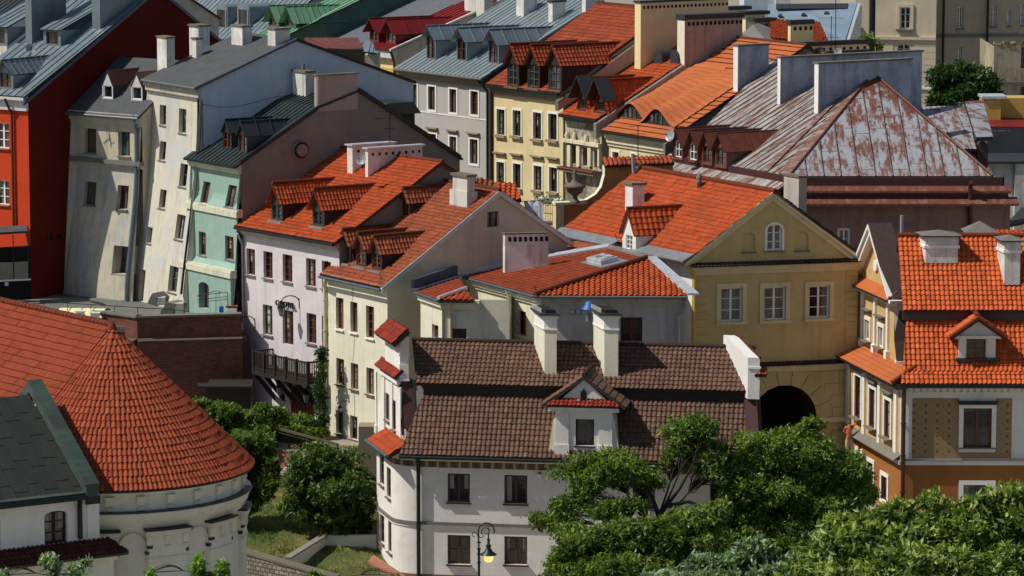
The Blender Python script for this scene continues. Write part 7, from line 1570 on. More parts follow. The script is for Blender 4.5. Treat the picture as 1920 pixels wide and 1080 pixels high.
m = MB(); m.box(cf.pt(0, -1, .6), ue*(cl+1.2), bkk*.6, ZZ*(zl-.6+1), 'pl_apse'); cornice(m, Fac(cf.P+cf.n*.6, ue), 0, cl+1.3, zl-.4, 'pl_apse_white', ((.14, .22), (.14, .14))); m.build('lean_to_wall', CP)
# ------------------------------------------------------------------ terrace, brick retaining walls
YW = 195.0; zt = at(300, 594, YW).z
TB = thing('brick_retaining_wall', 'tall dark sooty brick retaining wall with stone coping under the terrace', 'wall', (at(350, 600, YW).x, YW, 3))
pA = at(150, 600, 197.5); pB = at(257, 598, YW-.4); pC = at(453, 590, YW+.6); pD = at(453, 590, YW+6)
for p in (pA, pB, pC, pD): p.z = 0
m = MB()
for a, b in ((pA, pB), (pB, pC), (pC, pD)):
    L = (b-a).length; m.add([a+ZZ*2, b+ZZ*2, b+ZZ*zt, a+ZZ*zt], [(0, 1, 2, 3)], 'brick_old', [(0, 0), (L, 0), (L, zt-2), (0, zt-2)])
    u = (b-a).normalized(); n_ = V((u.y, -u.x, 0)); zs = zt-1.25
    m.prism([a+n_*.0+ZZ*2, b+ZZ*2, b+n_*.25+ZZ*2, a+n_*.25+ZZ*2], ZZ*(zs-2), 'brick_old')
    m.add([a+n_*.251+ZZ*2, b+n_*.251+ZZ*2, b+n_*.251+ZZ*zs, a+n_*.251+ZZ*zs], [(0, 1, 2, 3)], 'brick_old', [(0, 0), (L, 0), (L, zs-2), (0, zs-2)])
m.build('wall', TB)
m = MB()
for a, b in ((pA, pB), (pB, pC)):
    u = (b-a).normalized(); n_ = V((u.y, -u.x, 0)); m.prism([a+n_*.12+ZZ*zt, b+n_*.12+ZZ*zt, b-n_*.5+ZZ*zt, a-n_*.5+ZZ*zt], ZZ*.1, 'stone_grey'); m.prism([a+n_*.34+ZZ*zs, b+n_*.34+ZZ*zs, b+n_*.0+ZZ*(zs+.1), a+n_*.0+ZZ*(zs+.1)], ZZ*.05, 'wood_grey')
m.build('coping', TB)
m = MB(); a = zt-.55; m.prism([V((-60, 196, a)), V((pB.x, 195.2, a)), V((pC.x, 195.8, a)), V((pC.x-.2, 204, a-.1)), V((-20, 216, a-.1)), V((-60, 216, a-.1))], ZZ*-.3, 'felt_light'); o = m.build('terrace_ground', None, V((0, 0, 0))); o['kind'] = 'structure'; o['label'] = 'grey felted flat terrace behind the brick wall'
zT = a
# yellow canopy skylight, railing, small ledges on the terrace
P = at(175, 592, 196.8); CN = thing('canopy', 'curved cream sheet canopy over a low dark entrance on the terrace', 'canopy', (P.x, P.y, zT))
m = MB(); ux = V((.96, .28, 0)); uy = V((-.28, .96, 0)); q0 = at(103, 588, 197); n = 8; L = 3.0; W_ = 1.1; vs = []
for i in range(n+1): t = math.pi*(.08+.84*i/n); d = V((.2, -1, 0))*0; vs += [V((q0.x, q0.y, zT+.35))+ux*(.42*(1-math.cos(t)))*1.0*.9+ZZ*(.32*math.sin(t)), V((q0.x, q0.y, zT+.35))+ux*(.42*(1-math.cos(t)))*.9+ZZ*(.32*math.sin(t))]
vs = []
q0 = at(102, 586, 196.6); q0.z = zT+.28; dirL = V((.93, -.1, 0)).normalized(); dirW = V((.45, .9, 0)).normalized()
for i in range(n+1): t = i/n; h = .45*math.sin(math.pi*t)**.8; a = q0+dirW*(W_*t)+ZZ*h; vs += [a, a+dirL*2.55]
m.add(vs, [(2*i, 2*i+1, 2*i+3, 2*i+2) for i in range(n)], 'cream_sheet', None, True)
for k in range(5): m.path([vs[2*i]+dirL*(2.55*k/4)+ZZ*.015 for i in range(n+1)], .014, 'stone_grey', 4)
m.build('cover', CN); m = MB(); m.box(q0-ZZ*.75+dirW*.05, dirL*2.5, dirW*(W_-.1), ZZ*.74, 'wood_grey'); m.box(q0-ZZ*.7-dirL*.01+dirW*.15, dirW*.8, -dirL*.02, ZZ*.95, 'wood_red'); m.build('wall', CN)
for (x0, y0, x1, y1, Y0, Y1, lab) in ((-5, 560, 346, 582, 196.4, 195.6, 'long thin iron railing along the edge of the terrace'),):
    R_ = thing('railing', lab, 'railing', at(170, 590, 196)); m = MB(); a, b = at(x0, y0, Y0), at(x1, y1, Y1); m.tube(a, b, .022, 'iron', 5)
    for i in range(9): p = a.lerp(b, i/8); m.tube(p, p-ZZ*.75, .018, 'iron', 5)
    m.build('rails', R_)
for (x, y, w_, lab) in ((150, 584, 20, 'small white capped vent block on the terrace, left of two'), (178, 587, 20, 'small white capped vent block on the terrace, right of two')):
    P = at(x, y+4, 195.9); m = MB(); m.box(P-ZZ*.3-V((.22, 0, 0)), V((.44, 0, 0)), V((0, .3, 0)), ZZ*.38, 'pl_white'); m.box(P-V((.28, .05, -.08)), V((.56, 0, 0)), V((0, .4, 0)), ZZ*.06, 'trim_white'); tag(m.build('vent_block', None, P), lab, 'vent block', 'vent blocks on the terrace')
for i, (pts, Y) in enumerate((([(276, 569), (293, 574), (296, 560), (285, 550)], 198.6), ([(298, 592), (322, 594), (330, 571), (312, 566)], 196.6))):
    P = at(pts[0][0], pts[0][1], Y); m = MB(); m.prism([at(x, y, Y) for x, y in pts], V((.55, .9, 0)), 'concrete'); p_ = at(pts[2][0]-2, pts[2][1], Y); m.box(V((p_.x, Y, P.z-.1)), V((.42, 0, 0)), V((0, .9, 0)), ZZ*(p_.z-P.z+.15), 'pl_greywall')
    tag(m.build('chimney_stub', None, P), ('leaning concrete shaft stub at the foot of the leaning house', 'slanted concrete shaft stub beside the mint house, nearer the brick wall')[i], 'shaft stub', 'shaft stubs on the terrace')
P = at(178, 572, 200); m = MB()
for i in range(3): m.box(at(167+i*3, 565+i*1.5, 201-i*.3), V((.75, -.9, 0)), V((.07, .02, 0)), ZZ*.05, 'wood_old')
tag(m.build('wooden_boards', None, P), 'loose wooden boards lying on the grey terrace', 'boards')
# red metal porch structure at the left house
P = at(20, 520, 204.5); PO = thing('glazed_porch', 'dark porch with grey canopy and frosted balustrade against the orange-red house', 'porch', (P.x, P.y, zT))
m = MB(); a = at(-40, 438, 203.4); b = at(52, 433, 204.6); roofplane(m, [a, b, b+V((-.3, 1.7, .12)), a+V((-.3, 1.7, .12))], 'flat', 'felt_grey', th=.12); m.build('roof', PO)
m = MB(); a = at(-30, 528, 203.4); b = at(54, 524, 204.4); d = b-a; m.prism([a, b, b+ZZ*1.0, a+ZZ*1.0], V((0, .05, 0)), 'concrete'); m.tube(a+ZZ*.0, b+ZZ*.0+d*.04, .05, 'trim_white', 6)
for i in range(4): p = a+d*(i/3); m.tube(p, p+ZZ*2.55, .03, 'iron', 5)
m.build('balustrade', PO); m = MB(); m.box(V((a.x, a.y+.9, zT)), V((d.x, d.y, 0)), V((0, .1, 0)), ZZ*3.0, 'soot_and_dark'); m.build('opening_dark_panel', PO)  # near-black panel painted as the dark inside of the porch
for i in range(1): m = MB(); m.box(at(9, 536, 203.2), V((.2, 0, 0)), V((0, .02, 0)), ZZ*.2, 'dish_grey'); m.build('notice', PO)
# drying rack and table beside the mint house
P = at(420, 575, 197.6); DR = thing('drying_rack', 'rusty metal clothes drying rack beside the mint house', 'drying rack', (P.x, P.y, zT)); m = MB()
for y0 in (548, 556, 561): m.tube(at(370, y0+6, 197), at(446, y0-2, 197.5), .02, 'wood_red', 4)
for x in (405, 427, 446): m.tube(at(x, 548, 197.2), at(x, 590, 197.2), .02, 'iron', 4)
m.tube(at(370, 556, 197), at(405, 545, 198.2), .02, 'wood_red', 4); m.tube(at(405, 545, 198.2), at(446, 556, 197.4), .02, 'wood_red', 4); m.build('frame', DR)
P = at(430, 575, 197.0); m = MB(); m.box(at(423, 577, 197), V((.65, 0, 0)), V((0, .5, 0)), ZZ*.1, 'terracotta_light'); m.box(at(426, 587, 197), V((.5, 0, 0)), V((0, .4, 0)), ZZ*.26, 'sill_white'); m.box(at(411, 586, 197), V((.22, 0, 0)), V((0, .3, 0)), ZZ*.32, 'blue_paint'); tag(m.build('storage_crates', None, P), 'white and blue crates with an orange lid beside the mint house', 'crates')
P = at(395, 735, 189); SH = thing('garden_shed', 'low dark shed with flat weathered roof at the foot of the brick wall', 'shed', (P.x, P.y, 3))
m = MB(); a = at(370, 735, 191.5); b = at(472, 728, 191.5); m.box(V((a.x, 191.5, b.z)), V((b.x-a.x, 0, 0)), V((0, .8, .05)), ZZ*.1, 'wood_old'); m.build('roof', SH)
m = MB(); m.box(V((a.x+.4, 191.9, 3)), V((b.x-a.x-.5, 0, 0)), V((0, 2.6, 0)), ZZ*(b.z-3.02), 'wood_dark'); m.build('wall', SH)
# lower orange brick wall and fence
P = at(515, 860, 186.5); BW = thing('low_brick_wall', 'low weathered orange brick wall below the wooden fence', 'wall', (P.x, P.y, 2)); m = MB()
a = at(455, 835, 188.5); b = at(620, 858, 185.6); u = (b-a); u.z = 0; L = u.length; 
m.prism([V((a.x, a.y, .5)), V((b.x, b.y, .5)), V((b.x, b.y, b.z)), V((a.x, a.y, a.z))], V((.1, .4, 0)), 'brick_orange', None, [(0, 0), (L, 0), (L, b.z-.5), (0, a.z-.5)]); m.build('wall', BW)
m = MB(); m.prism([V((a.x, a.y-.06, a.z)), V((b.x, b.y-.06, b.z)), V((b.x+.1, b.y+.45, b.z)), V((a.x+.1, a.y+.45, a.z))], ZZ*.08, 'concrete'); m.build('coping', BW)
FN = thing('wooden_fence', 'weathered fence with wooden handrail and dark posts above the low brick wall', 'fence', (P.x, P.y, 3.2)); m = MB(); rl = MB()
a = at(473, 793, 188.6); b = at(632, 836, 185.4)
rl.prism([a, b, b+ZZ*.1, a+ZZ*.1], V((.1, .12, 0)), 'wood_grey'); rl.build('handrail', FN)
for i in range(8): p = a.lerp(b, i/7); m = MB(); m.box(p-ZZ*1.15, V((.07, 0, 0)), V((0, .07, 0)), ZZ*1.14, 'wood_dark'); m.build('post', FN)
m = MB()
for i in range(64): p = a.lerp(b, i/63)-ZZ*.12; m.tube(p, p-ZZ*.9, .012, 'iron', 4)
m.tube(a-ZZ*.12, b-ZZ*.12, .02, 'iron', 4); m.tube(a-ZZ*1.02, b-ZZ*1.02, .02, 'iron', 4); m.build('bars', FN)
WP = thing('picket_fence', 'short pale picket fence at the foot of the cream house', 'fence', at(600, 845, 186.8)); m = MB(); a = at(575, 846, 187); b = at(660, 860, 185)
for i in range(30): p = a.lerp(b, i/29); m.box(p, V((.05, 0, 0)), V((0, .03, 0)), ZZ*random.uniform(.42, .5), 'sill_white')
m.build('pickets', WP)
P = at(678, 835, 181.5); BX = thing('green_shed', 'olive green box shed behind the corner of the white house', 'shed', (P.x, P.y, 1)); m = MB(); a = at(672, 800, 181.5); m.box(V((a.x, 181.5, .5)), V((.9, 0, 0)), V((0, 1.2, 0)), ZZ*(a.z-.5), 'pl_taupe'); m.build('wall', BX)
# white angled garden wall and cobble retaining wall
P = at(640, 1040, 172.6); GW = thing('white_garden_wall', 'white garden wall with slanting concrete top running behind the shrub', 'wall', (P.x, P.y, 0)); m = MB()
a = at(533, 1047, 172.4); b = at(603, 1004, 176.2); c = at(706, 1004, 175.8); zg = [hgt(p.x, p.y)-.3 for p in (a, b, c)]
m.prism([V((a.x, a.y, zg[0])), V((b.x, b.y, zg[1])), b, a], V((.25, .12, 0)), 'pl_white'); m.prism([V((b.x, b.y, zg[1])), V((c.x, c.y, zg[2])), c, b], V((0, .25, 0)), 'pl_white'); m.build('wall', GW)
m = MB(); m.prism([a+ZZ*.01, b+ZZ*.01, b+V((.35, -.12, .01)), a+V((.35, -.12, .01))], ZZ*.08, 'concrete'); m.build('coping', GW)
P = at(500, 1060, 167.6); CW = thing('cobble_retaining_wall', 'low grey cobblestone retaining wall with brown coping along the bank', 'wall', (P.x, P.y, -.5)); m = MB()
a = at(440, 1034, 170.2); b = at(625, 1086, 166.2); L = (b-a).length
m.prism([V((a.x, a.y, -1)), V((b.x, b.y, -1)), b, a], V((.1, .3, 0)), 'cobble', None, [(0, 0), (L, 0), (L, b.z+1), (0, a.z+1)]); m.build('wall', CW)
m = MB(); m.prism([a+V((0, -.06, 0)), b+V((0, -.06, 0)), b+V((.3, .55, 0)), a+V((.3, .55, 0))], ZZ*.1, 'stone_cap'); m.build('coping', CW)
m = MB(); m.prism([at(700, 1040, 172), at(760, 1079, 170.3), at(748, 1090, 170), at(690, 1052, 171.5)], ZZ*-.1, 'brick_orange'); o = m.build('brick_path', None, V((0, 0, 0))); o['kind'] = 'structure'; o['label'] = 'narrow brick path at the foot of the white house'
# ------------------------------------------------------------------ hotel balcony, sign and lanterns
f = H5.fa; a0, zf_ = f.hit(512, 690); a1 = f.hit(613, 690)[0]; zf_ = f.hit(560, 699)[1]; D = 1.25
BL = thing('wooden_balcony', 'dark weathered wooden balcony on struts across the pink hotel front', 'balcony', f.pt(a0, zf_, 0))
m = MB(); f.bar(m, a0, zf_-.16, a1, zf_, 0, D, 'wood_old'); f.bar(m, a0-.05, zf_-.26, a1, zf_-.1, D-.15, D+.04, 'wood_old'); m.build('floor', BL)
m = MB(); n = 34
for i in range(n): x = a0+(a1-a0)*i/(n-1); f.bar(m, x-.03, zf_+.08, x+.035, zf_+.95, D-.06, D-.02, 'wood_old')
for i in range(9): o_ = D*i/9+.04; f.bar(m, a1-.08, zf_+.05, a1-.04, zf_+.95, o_, o_+.05, 'wood_red'); f.bar(m, a0, zf_+.05, a0+.04, zf_+.95, o_, o_+.05, 'wood_old')
for z in (zf_+.05, zf_+.93): f.bar(m, a0-.03, z, a1, z+.08, D-.09, D+.01, 'wood_old'); f.bar(m, a1-.1, z, a1-.02, z+.08, 0, D-.09, 'wood_old'); f.bar(m, a0-.02, z, a0+.06, z+.08, 0, D-.09, 'wood_old')
m.build('railing', BL)
for i in range(6): x = a0+(a1-a0)*i/5; m = MB(); f.bar(m, x-.07, zf_-.25, x+.07, zf_+1.05, D-.1, D+.05, 'wood_old'); m.build('post', BL)
for i in range(6): x = a0+.1+(a1-a0-.2)*i/5; m = MB(); m.prism([f.pt(x-.07, zf_-.16, D-.1), f.pt(x-.07, zf_-.3, D+.02), f.pt(x-.07, zf_-1.75, .02), f.pt(x-.07, zf_-1.4, .02)], f.u*.14, 'wood_old'); m.build('strut', BL)
m = MB(); P = f.pt(a1-.45, zf_+.02, .8); m.lathe(P, [(.14, 0), (.2, .2), (.22, .3), (.17, .3)], 'terracotta_light', 12); tag(m.build('flower_pot', None, P), 'round orange flower pot on the hotel balcony', 'flower pot')
P = f.pt(*f.hit(538, 571), .1); SG = thing('hotel_sign', 'dark metal letters reading C HOTEL on the pink wall', 'sign', P)
text('C HOTEL.', .42, P, (f.u*.985-ZZ*.0).normalized(), ZZ, 'iron', SG, .04)
def lantern(P, n, u, label, size=1.0, arm=1.0, group='wrought iron lanterns'):
    L = thing('wall_lantern', label, 'lantern', P, group); m = MB(); pts = []
    for i in range(9): t = math.pi*(.02+.93*i/8); pts.append(P+n*(arm*.5*(1-math.cos(t)))+ZZ*(.34*size*math.sin(t)))
    m.path(pts, .03*size, 'iron', 5); m.tube(P+ZZ*.2, P-ZZ*.35, .03*size, 'iron', 5); m.build('arm', L)
    e = pts[-1]-ZZ*.12; m = MB(); m.lathe(e-ZZ*.62*size, [(.1*size, 0), (.2*size, .42*size)], 'glass_pale', 6, False); o = m.build('glass', L)
    m = MB(); m.lathe(e-ZZ*.2*size, [(.24*size, 0), (.14*size, .14*size), (.05*size, .2*size), (.02*size, .32*size)], 'iron', 6, False); m.lathe(e-ZZ*.68*size, [(.04*size, 0), (.11*size, .07*size)], 'iron', 6, False)
    for i in range(6): t = math.pi*i/3; d = V((math.cos(t), math.sin(t), 0)); m.tube(e-ZZ*.62*size+d*.1*size, e-ZZ*.2*size+d*.2*size, .014*size, 'iron', 4)
    m.build('housing', L); return L
lantern(f.pt(*f.hit(561, 566), .0), f.n*.8-f.u*.35, f.u, 'wrought iron lantern on a curved arm beside the hotel letters', 1.0, 1.1)
lantern(f.pt(*f.hit(478, 604), .0), f.n*.8-f.u*.35, f.u, 'wrought iron lantern left of the hotel balcony above the drainpipe', 1.0, 1.0)
lantern(f.pt(*f.hit(546, 715), .0), f.n, f.u, 'lantern hanging left under the hotel balcony', .95, .75)
lantern(f.pt(*f.hit(596, 728), .0), f.n, f.u, 'lantern hanging right under the hotel balcony', .95, .75)
P = H6.fa.pt(*H6.fa.hit(649, 757), .0); lantern(P, H6.fa.n, H6.fa.u, 'small black lantern on the cream house front', .5, .35)
m = MB(); m.path([f.pt(.2, 13.2, .4), f.pt(.18, 12.6, .1), f.pt(.18, f.hit(460, 690)[1], .1)], .06, 'pipe_pink', 8); m.build('drainpipe', H5.e)
m = MB(); m.path([f.pt(-.25, f.hit(455, 620)[1], .35), f.pt(-.3, f.hit(455, 632)[1], .3), f.pt(-.3, f.hit(455, 735)[1], .3)], .09, 'pipe_pink', 8); m.build('drainpipe', H5.e)
# ------------------------------------------------------------------ street lamp
Y = 158; P = at(898, 1085, Y); SL = thing('street_lamp', 'ornate dark green street lamp with glowing yellow globe before the white house', 'street lamp', (P.x, Y, -.6))
s = Y/F; top = at(898, 1015, Y); m = MB(); m.tube(V((P.x, Y, -.6)), at(898, 1028, Y), .055, 'iron_green', 8); m.tube(at(898, 1028, Y), at(897, 1005, Y), .035, 'iron_green', 8)
for yy in (1056, 1040, 1030, 1018): c = at(898, yy, Y); m.tube(c, c+ZZ*.05, .085, 'iron_green', 10)
m.build('pole', SL); m = MB(); pts = []
pts.append(at(897, 1008, Y))
for i in range(13): t = math.pi*(1-1.08*i/12); pts.append(at(912+15*math.cos(t), 996-15.5*math.sin(t), Y))
m.path(pts, .032, 'iron_green', 6)
def curl(cx, cy, r, t0, t1, n=14): return [at(cx+r*(1-.55*i/n)*math.cos(t0+(t1-t0)*i/n), cy-r*(1-.55*i/n)*math.sin(t0+(t1-t0)*i/n), Y) for i in range(n+1)]
m.path(curl(911, 997, 9, 3.6, -2.2), .02, 'iron_green', 5); m.path(curl(889, 1003, 6, -.3, 5.2), .018, 'iron_green', 5); m.path(curl(903, 1004, 5, 3, 8), .018, 'iron_green', 5); m.path(curl(919, 990, 6, 0, 5), .016, 'iron_green', 5); m.build('bracket', SL)
m = MB(); c = at(916, 1034, Y); m.lathe(at(916, 1040, Y), [(.36, 0), (.35, .03), (.2, .12), (.16, .2), (.1, .26), (.1, .36), (.13, .4), (.06, .46), (.05, .62), (.09, .66), (.03, .72), (.03, .95)], 'iron_green', 18); m.build('hood', SL)
m = MB(); c = at(916, 1046, Y); m.lathe(c-ZZ*.2, [(.02, 0), (.13, .03), (.19, .1), (.21, .18), (.2, .27), (.17, .32)], 'emit_lamp', 18); m.build('globe', SL)

# small roof hooks, rods and cables
for (x, y, Y_, h_) in ((618, 501, 190, .35), (717, 528, 186.8, .35), (877, 523, 187, .3), (802, 538, 184, .3), (1262, 473, 189, .35), (1157, 448, 193, .3), (1007, 548, 182.5, .35), (1270, 545, 183, .3), (973, 612, 182, .3)):
    P = at(x, y, Y_); m = MB(); m.tube(P, P+V((-.12, -.05, h_)), .02, 'iron', 5); tag(m.build('roof_hook', None, P), 'thin iron hook sticking up near the tiled eaves', 'roof hook', 'iron hooks on the tiled eaves')
dish(at(676, 298, 193.8), V((-.3, -.9, .2)), .3, R5)
m = MB(); pts = [H6.fa.pt(2.6+.35*math.sin(i*.9)*.3, 13.2-.5*i, .03) for i in range(19)]; m.path(pts, .012, 'stone_grey', 4); m.build('cable', H6.e)
f = H3.fb; m = MB(); m.path([f.pt(i*1.1, H3.zc-1.0-.25*math.sin(i), .02) for i in range(9)], .012, 'iron', 4); m.build('cable', H3.e)
# ------------------------------------------------------------------ palace and far buildings
YP = 300
PL = thing('palace', 'large beige palace block with tall windows at the top right of the view', 'palace', (at(1700, 100, YP).x, YP, 2)); hp = _O(); hp.e = PL
C = at(1641, 60, YP); f = Fac(C, -dirA(12), 'pl_palace', .35); f.P = V((C.x, C.y, 0)); L = (along(C, f.u, 1755)-C).length
kw = dict(frame='frame_white', nx=2, ny=3, depth=.3, fw=.1, sill='stone_grey', so_sill=.3, sh=.12)
win(hp, f, (1697, 34, 20, 41), sur='pl_palace', sw=.25, so=.1, **kw); win(hp, f, (1694, 97, 26, 30), arch=.6, **{**kw, 'sill': None})
g = Fac(along(C, f.u, 1605), f.u, 'pl_palace', .35); g.P = V((g.P.x, g.P.y+.6, 0)); l2 = (C-along(C, f.u, 1605)).length
win(hp, g, (1612, 31, 8, 40), **kw)
wm = MB(); zt_ = 24; f.wall(wm, rect(0, 2, L, zt_)); g.wall(wm, rect(0, 2, l2, zt_)); pR = f.pt(L, 2); wm.quad(pR, V((.1, 3, 0)), ZZ*(zt_-2), 'pl_palace')
W0 = V((pR.x+.1, pR.y+3, 0)); w_ = Fac(W0, dirB(10), 'pl_palace_shade', .3); kw.update(frame='frame_white')
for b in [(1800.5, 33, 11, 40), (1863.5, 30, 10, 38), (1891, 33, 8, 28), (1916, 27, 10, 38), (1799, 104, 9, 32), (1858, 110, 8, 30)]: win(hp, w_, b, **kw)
w_.wall(wm, rect(0, 2, 22, zt_)); wm.quad(w_.pt(22, 2), V((0, 14, 0)), ZZ*(zt_-2), 'pl_palace_shade'); wm.quad(g.pt(0, 2), V((0, 14, 0)), ZZ*(zt_-2), 'pl_palace_shade'); wm.build('wall', PL)
m = MB(); zb1 = f.hit(1700, 71)[1]; f.bar(m, 0, zb1-.15, L, zb1+.1, .001, .18, 'pl_palace'); m.build('string_course', PL); m = MB(); zb2 = w_.hit(1800, 67)[1]; w_.bar(m, 0, zb2-.12, 22, zb2+.12, .001, .12, 'stone_grey')
m.build('string_course', PL); m = MB(); f.bar(m, 0, f.hit(1700, 167)[1], L, f.hit(1700, 163)[1], .001, .15, 'trim_white')
m.build('string_course', PL); m = MB()
a0 = f.hit(1676, 90)[0]; a1 = f.hit(1712, 90)[0]
for k in range(12): z = zb1-.5-.55*k; 
for x0, x1 in ((0, a0-.05), (a1+.05, L)):
    m = MB()
    for k in range(1, 12): z = zb1-.15-.5*k; f.bar(m, x0, z, x1, z+.46, .001, .04, 'pl_palace'); f.bar(m, x0+.03, z+.46, x1-.03, z+.5, .001, .01, 'pl_palace')
    m.build('rustication', PL)
m = MB()
for fa_, x in ((g, 1637), (w_, 1767), (w_, 1849.5)): a = fa_.hit(x, 50)[0]; fa_.P; m.tube(fa_.pt(a, 2, .3), fa_.pt(a, zt_, .3), .1 if x > 1700 else .3, 'gutter_dark', 6)
m.build('drainpipes', PL)
# pale blue metal roof with slot window
MR = thing('pale_metal_roof_house', 'modern building with pale blue metal roof and a long dark slot window', 'house', (at(1530, 60, 280).x, 280, 3))
m = MB(); Yr = 280; P_ = [at(1455, 8, 286), at(1608, 8, 286), at(1583, 78, 276), at(1480, 78, 276)]; 
roofplane(m, [at(1440, 90, 275), at(1584, 78, 277), at(1607, 5, 288), at(1440, 8, 288)], 'flat', 'metal_sky', th=.3); rfm = m.build('roof', MR)
m = MB(); N_ = (at(1584, 78, 277)-at(1440, 90, 275)).cross(at(1607, 5, 288)-at(1584, 78, 277)).normalized(); P0 = at(1440, 90, 275)
def onp(x, y): return hitp(x, y, P0, N_)
m.prism([onp(1455, 18), onp(1588, 17), onp(1590, 8), onp(1455, 9)], N_*.08, 'cap_dark'); m.build('slot_window', rfm); 
for x, y in ((1463, 30), (1507, 28), (1550, 25)): m = MB(); m.prism([onp(x-5, y+2), onp(x+5, y+2), onp(x+3, y-2), onp(x-3, y-2)], N_*.08, 'cap_dark'); m.build('roof_vent', rfm)
m = MB(); p = at(1440, 92, 275); m.box(V((p.x, 275.2, 3)), V((5.6, .1, 0)), V((0, 12, 0)), ZZ*(p.z-3.6), 'pl_greywall'); p = at(1584, 79, 277.2); m.prism([V((p.x, 277, 3)), p, at(1607, 6, 288), V((at(1607, 6, 288).x, 288, 3))], V((.3, 0, 0)), 'flash_white'); m.build('wall', MR)
WB = thing('white_block', 'plain white block with bluish top behind the chimneys', 'building', (at(1420, 20, 290).x, 290, 3)); m = MB(); p = at(1395, 35, 290); m.box(V((p.x, 290, 3)), V((2.5, 0, 0)), V((0, 6, 0)), ZZ*(at(1420, -8, 290).z-3), 'pl_blue'); m.box(V((p.x+2.4, 289.5, 3)), V((1.2, 0, 0)), V((0, 6, 0)), ZZ*(at(1420, -8, 290).z-3), 'pl_white'); m.build('wall', WB)
# chimneyed roofs between eyebrow house and palace
CR = thing('chimney_roof_house', 'house with orange tiled roof and yellow chimney just left of the palace', 'house', (at(1480, 80, 248).x, 248, 3)); hcr = _O(); hcr.e = CR; hcr.ua = -dirA(56); hcr.ub = dirB(30)
m = MB(); roofplane(m, [at(1444, 72, 246), at(1556, 84, 244), at(1537, 42, 250), at(1444, 38, 251)], mat='terracotta', tw=.28, tl=.36, amp=.08); rr_ = m.build('roof', CR)
m = MB(); p = at(1444, 76, 246); m.box(V((p.x, 246.5, 3)), V((4, -1.5, 0)), V((2, 6, 0)), ZZ*(p.z-4), 'pl_greywall'); m.build('wall', CR)
chim(hcr, rr_, at(1482, 90, 243.5), 1477, 1524, 38, 'pl_chim_yellow', cap='cap_dark', holes=4, ch=.3, down=3, vent_w=.2)
chim(hcr, rr_, at(1508, 110, 234), 1500, 1626, 79, 'pl_chim_yellow', cap='cap_dark', holes=9, ch=.28, down=2, vent_w=.2)
chim(hcr, rr_, at(1552, 110, 229), 1545, 1632, 96, 'stone_grey', cap='cap_dark', ch=.15, down=2)
TC = thing('dark_chimney_row', 'row of cream chimneys with dark slab caps behind the big mauve chimney', 'chimneys', (at(1400, 50, 252).x, 252, 3)); htc = _O(); htc.e = TC; htc.ua = hcr.ua; htc.ub = hcr.ub
for (x, yb, xl, xr, yt, Y) in ((1365, 40, 1360, 1400, 12, 262), (1398, 52, 1392, 1434, 21, 256), (1415, 66, 1410, 1447, 34, 250)): chim(htc, TC, at(x, yb, Y), xl, xr, yt, 'pl_chim_yellow', cap='cap_dark', holes=4, ch=.25, co=.25, down=9, vent_w=.18)
m = MB(); p = at(1392, 62, 246); m.prism([at(1391, 62, 246)-ZZ*6, at(1443, 84, 243)-ZZ*6, at(1443, 84, 243), at(1412, 46, 248), at(1391, 62, 246)], V((1, 4, 0)), 'pl_mauve'); m.build('gable', TC)
m = MB(); m.box(V((at(1330, 0, 275).x, 275, 3)), V((16, 0, 0)), V((0, 12, 0)), ZZ*9.5, 'pl_greywall'); 
o = tag(m.build('back_building', None, V((at(1330, 0, 275).x, 275, 3))), 'plain grey building mass behind the chimney row', 'building')
for (x, y, h, arms, lab) in ((1196, 318, 2.6, ((.97, 1.1), (.8, .9)), 'TV aerial rising in front of the light orange roof'), (1558, 110, 2.6, ((.96, 1.6), (.5, 1.2)), 'TV aerial with long boom before the palace'), (1632, 140, 2.9, ((.5, .3),), 'tall lightning rod at the tip of the hipped roof'), (1566, 100, 3.3, ((.2, .2),), 'bare mast left of the palace')):
    aerial(at(x, y, 214 if y > 300 else 228), h, None, lab, arms)
dish(at(1256, 254, 213), V((-.7, -.6, .3)), .36, None, 'grey satellite dish beside the eyebrow dormer roof')
dish(at(1197, 312, 199.5), V((-.1, -.9, .2)), .2, None, 'small pinkish satellite dish on the orange parapet wall')
dish(at(1537, 96, 226), V((-.2, -.9, .2)), .26, None, 'dark round satellite dish behind the blue chimney wall', 'cap_dark'); dish(at(1571, 97, 226), V((-.4, -.8, .3)), .26, None, 'pale round satellite dish behind the blue chimney wall')
# metal grating / rack on the parapet wall
m = MB(); P = at(1200, 312, 198.8)
for i in range(9): a = at(1163+10*i, 302, 198.8); m.tube(a, a-ZZ*.55, .02, 'iron', 4)
for yy in (300, 309, 317): m.tube(at(1163, yy, 198.8), at(1245, yy-2, 198.8), .02, 'iron', 4)
tag(m.build('metal_rack', None, P), 'rusty metal rack fixed above the orange parapet wall', 'rack'); m = MB(); P = at(1188, 325, 198.6); m.tube(P, at(1186, 288, 198.6), .09, 'dish_grey', 8); tag(m.build('white_flue', None, P), 'short white flue pipe standing beside the metal rack', 'flue')
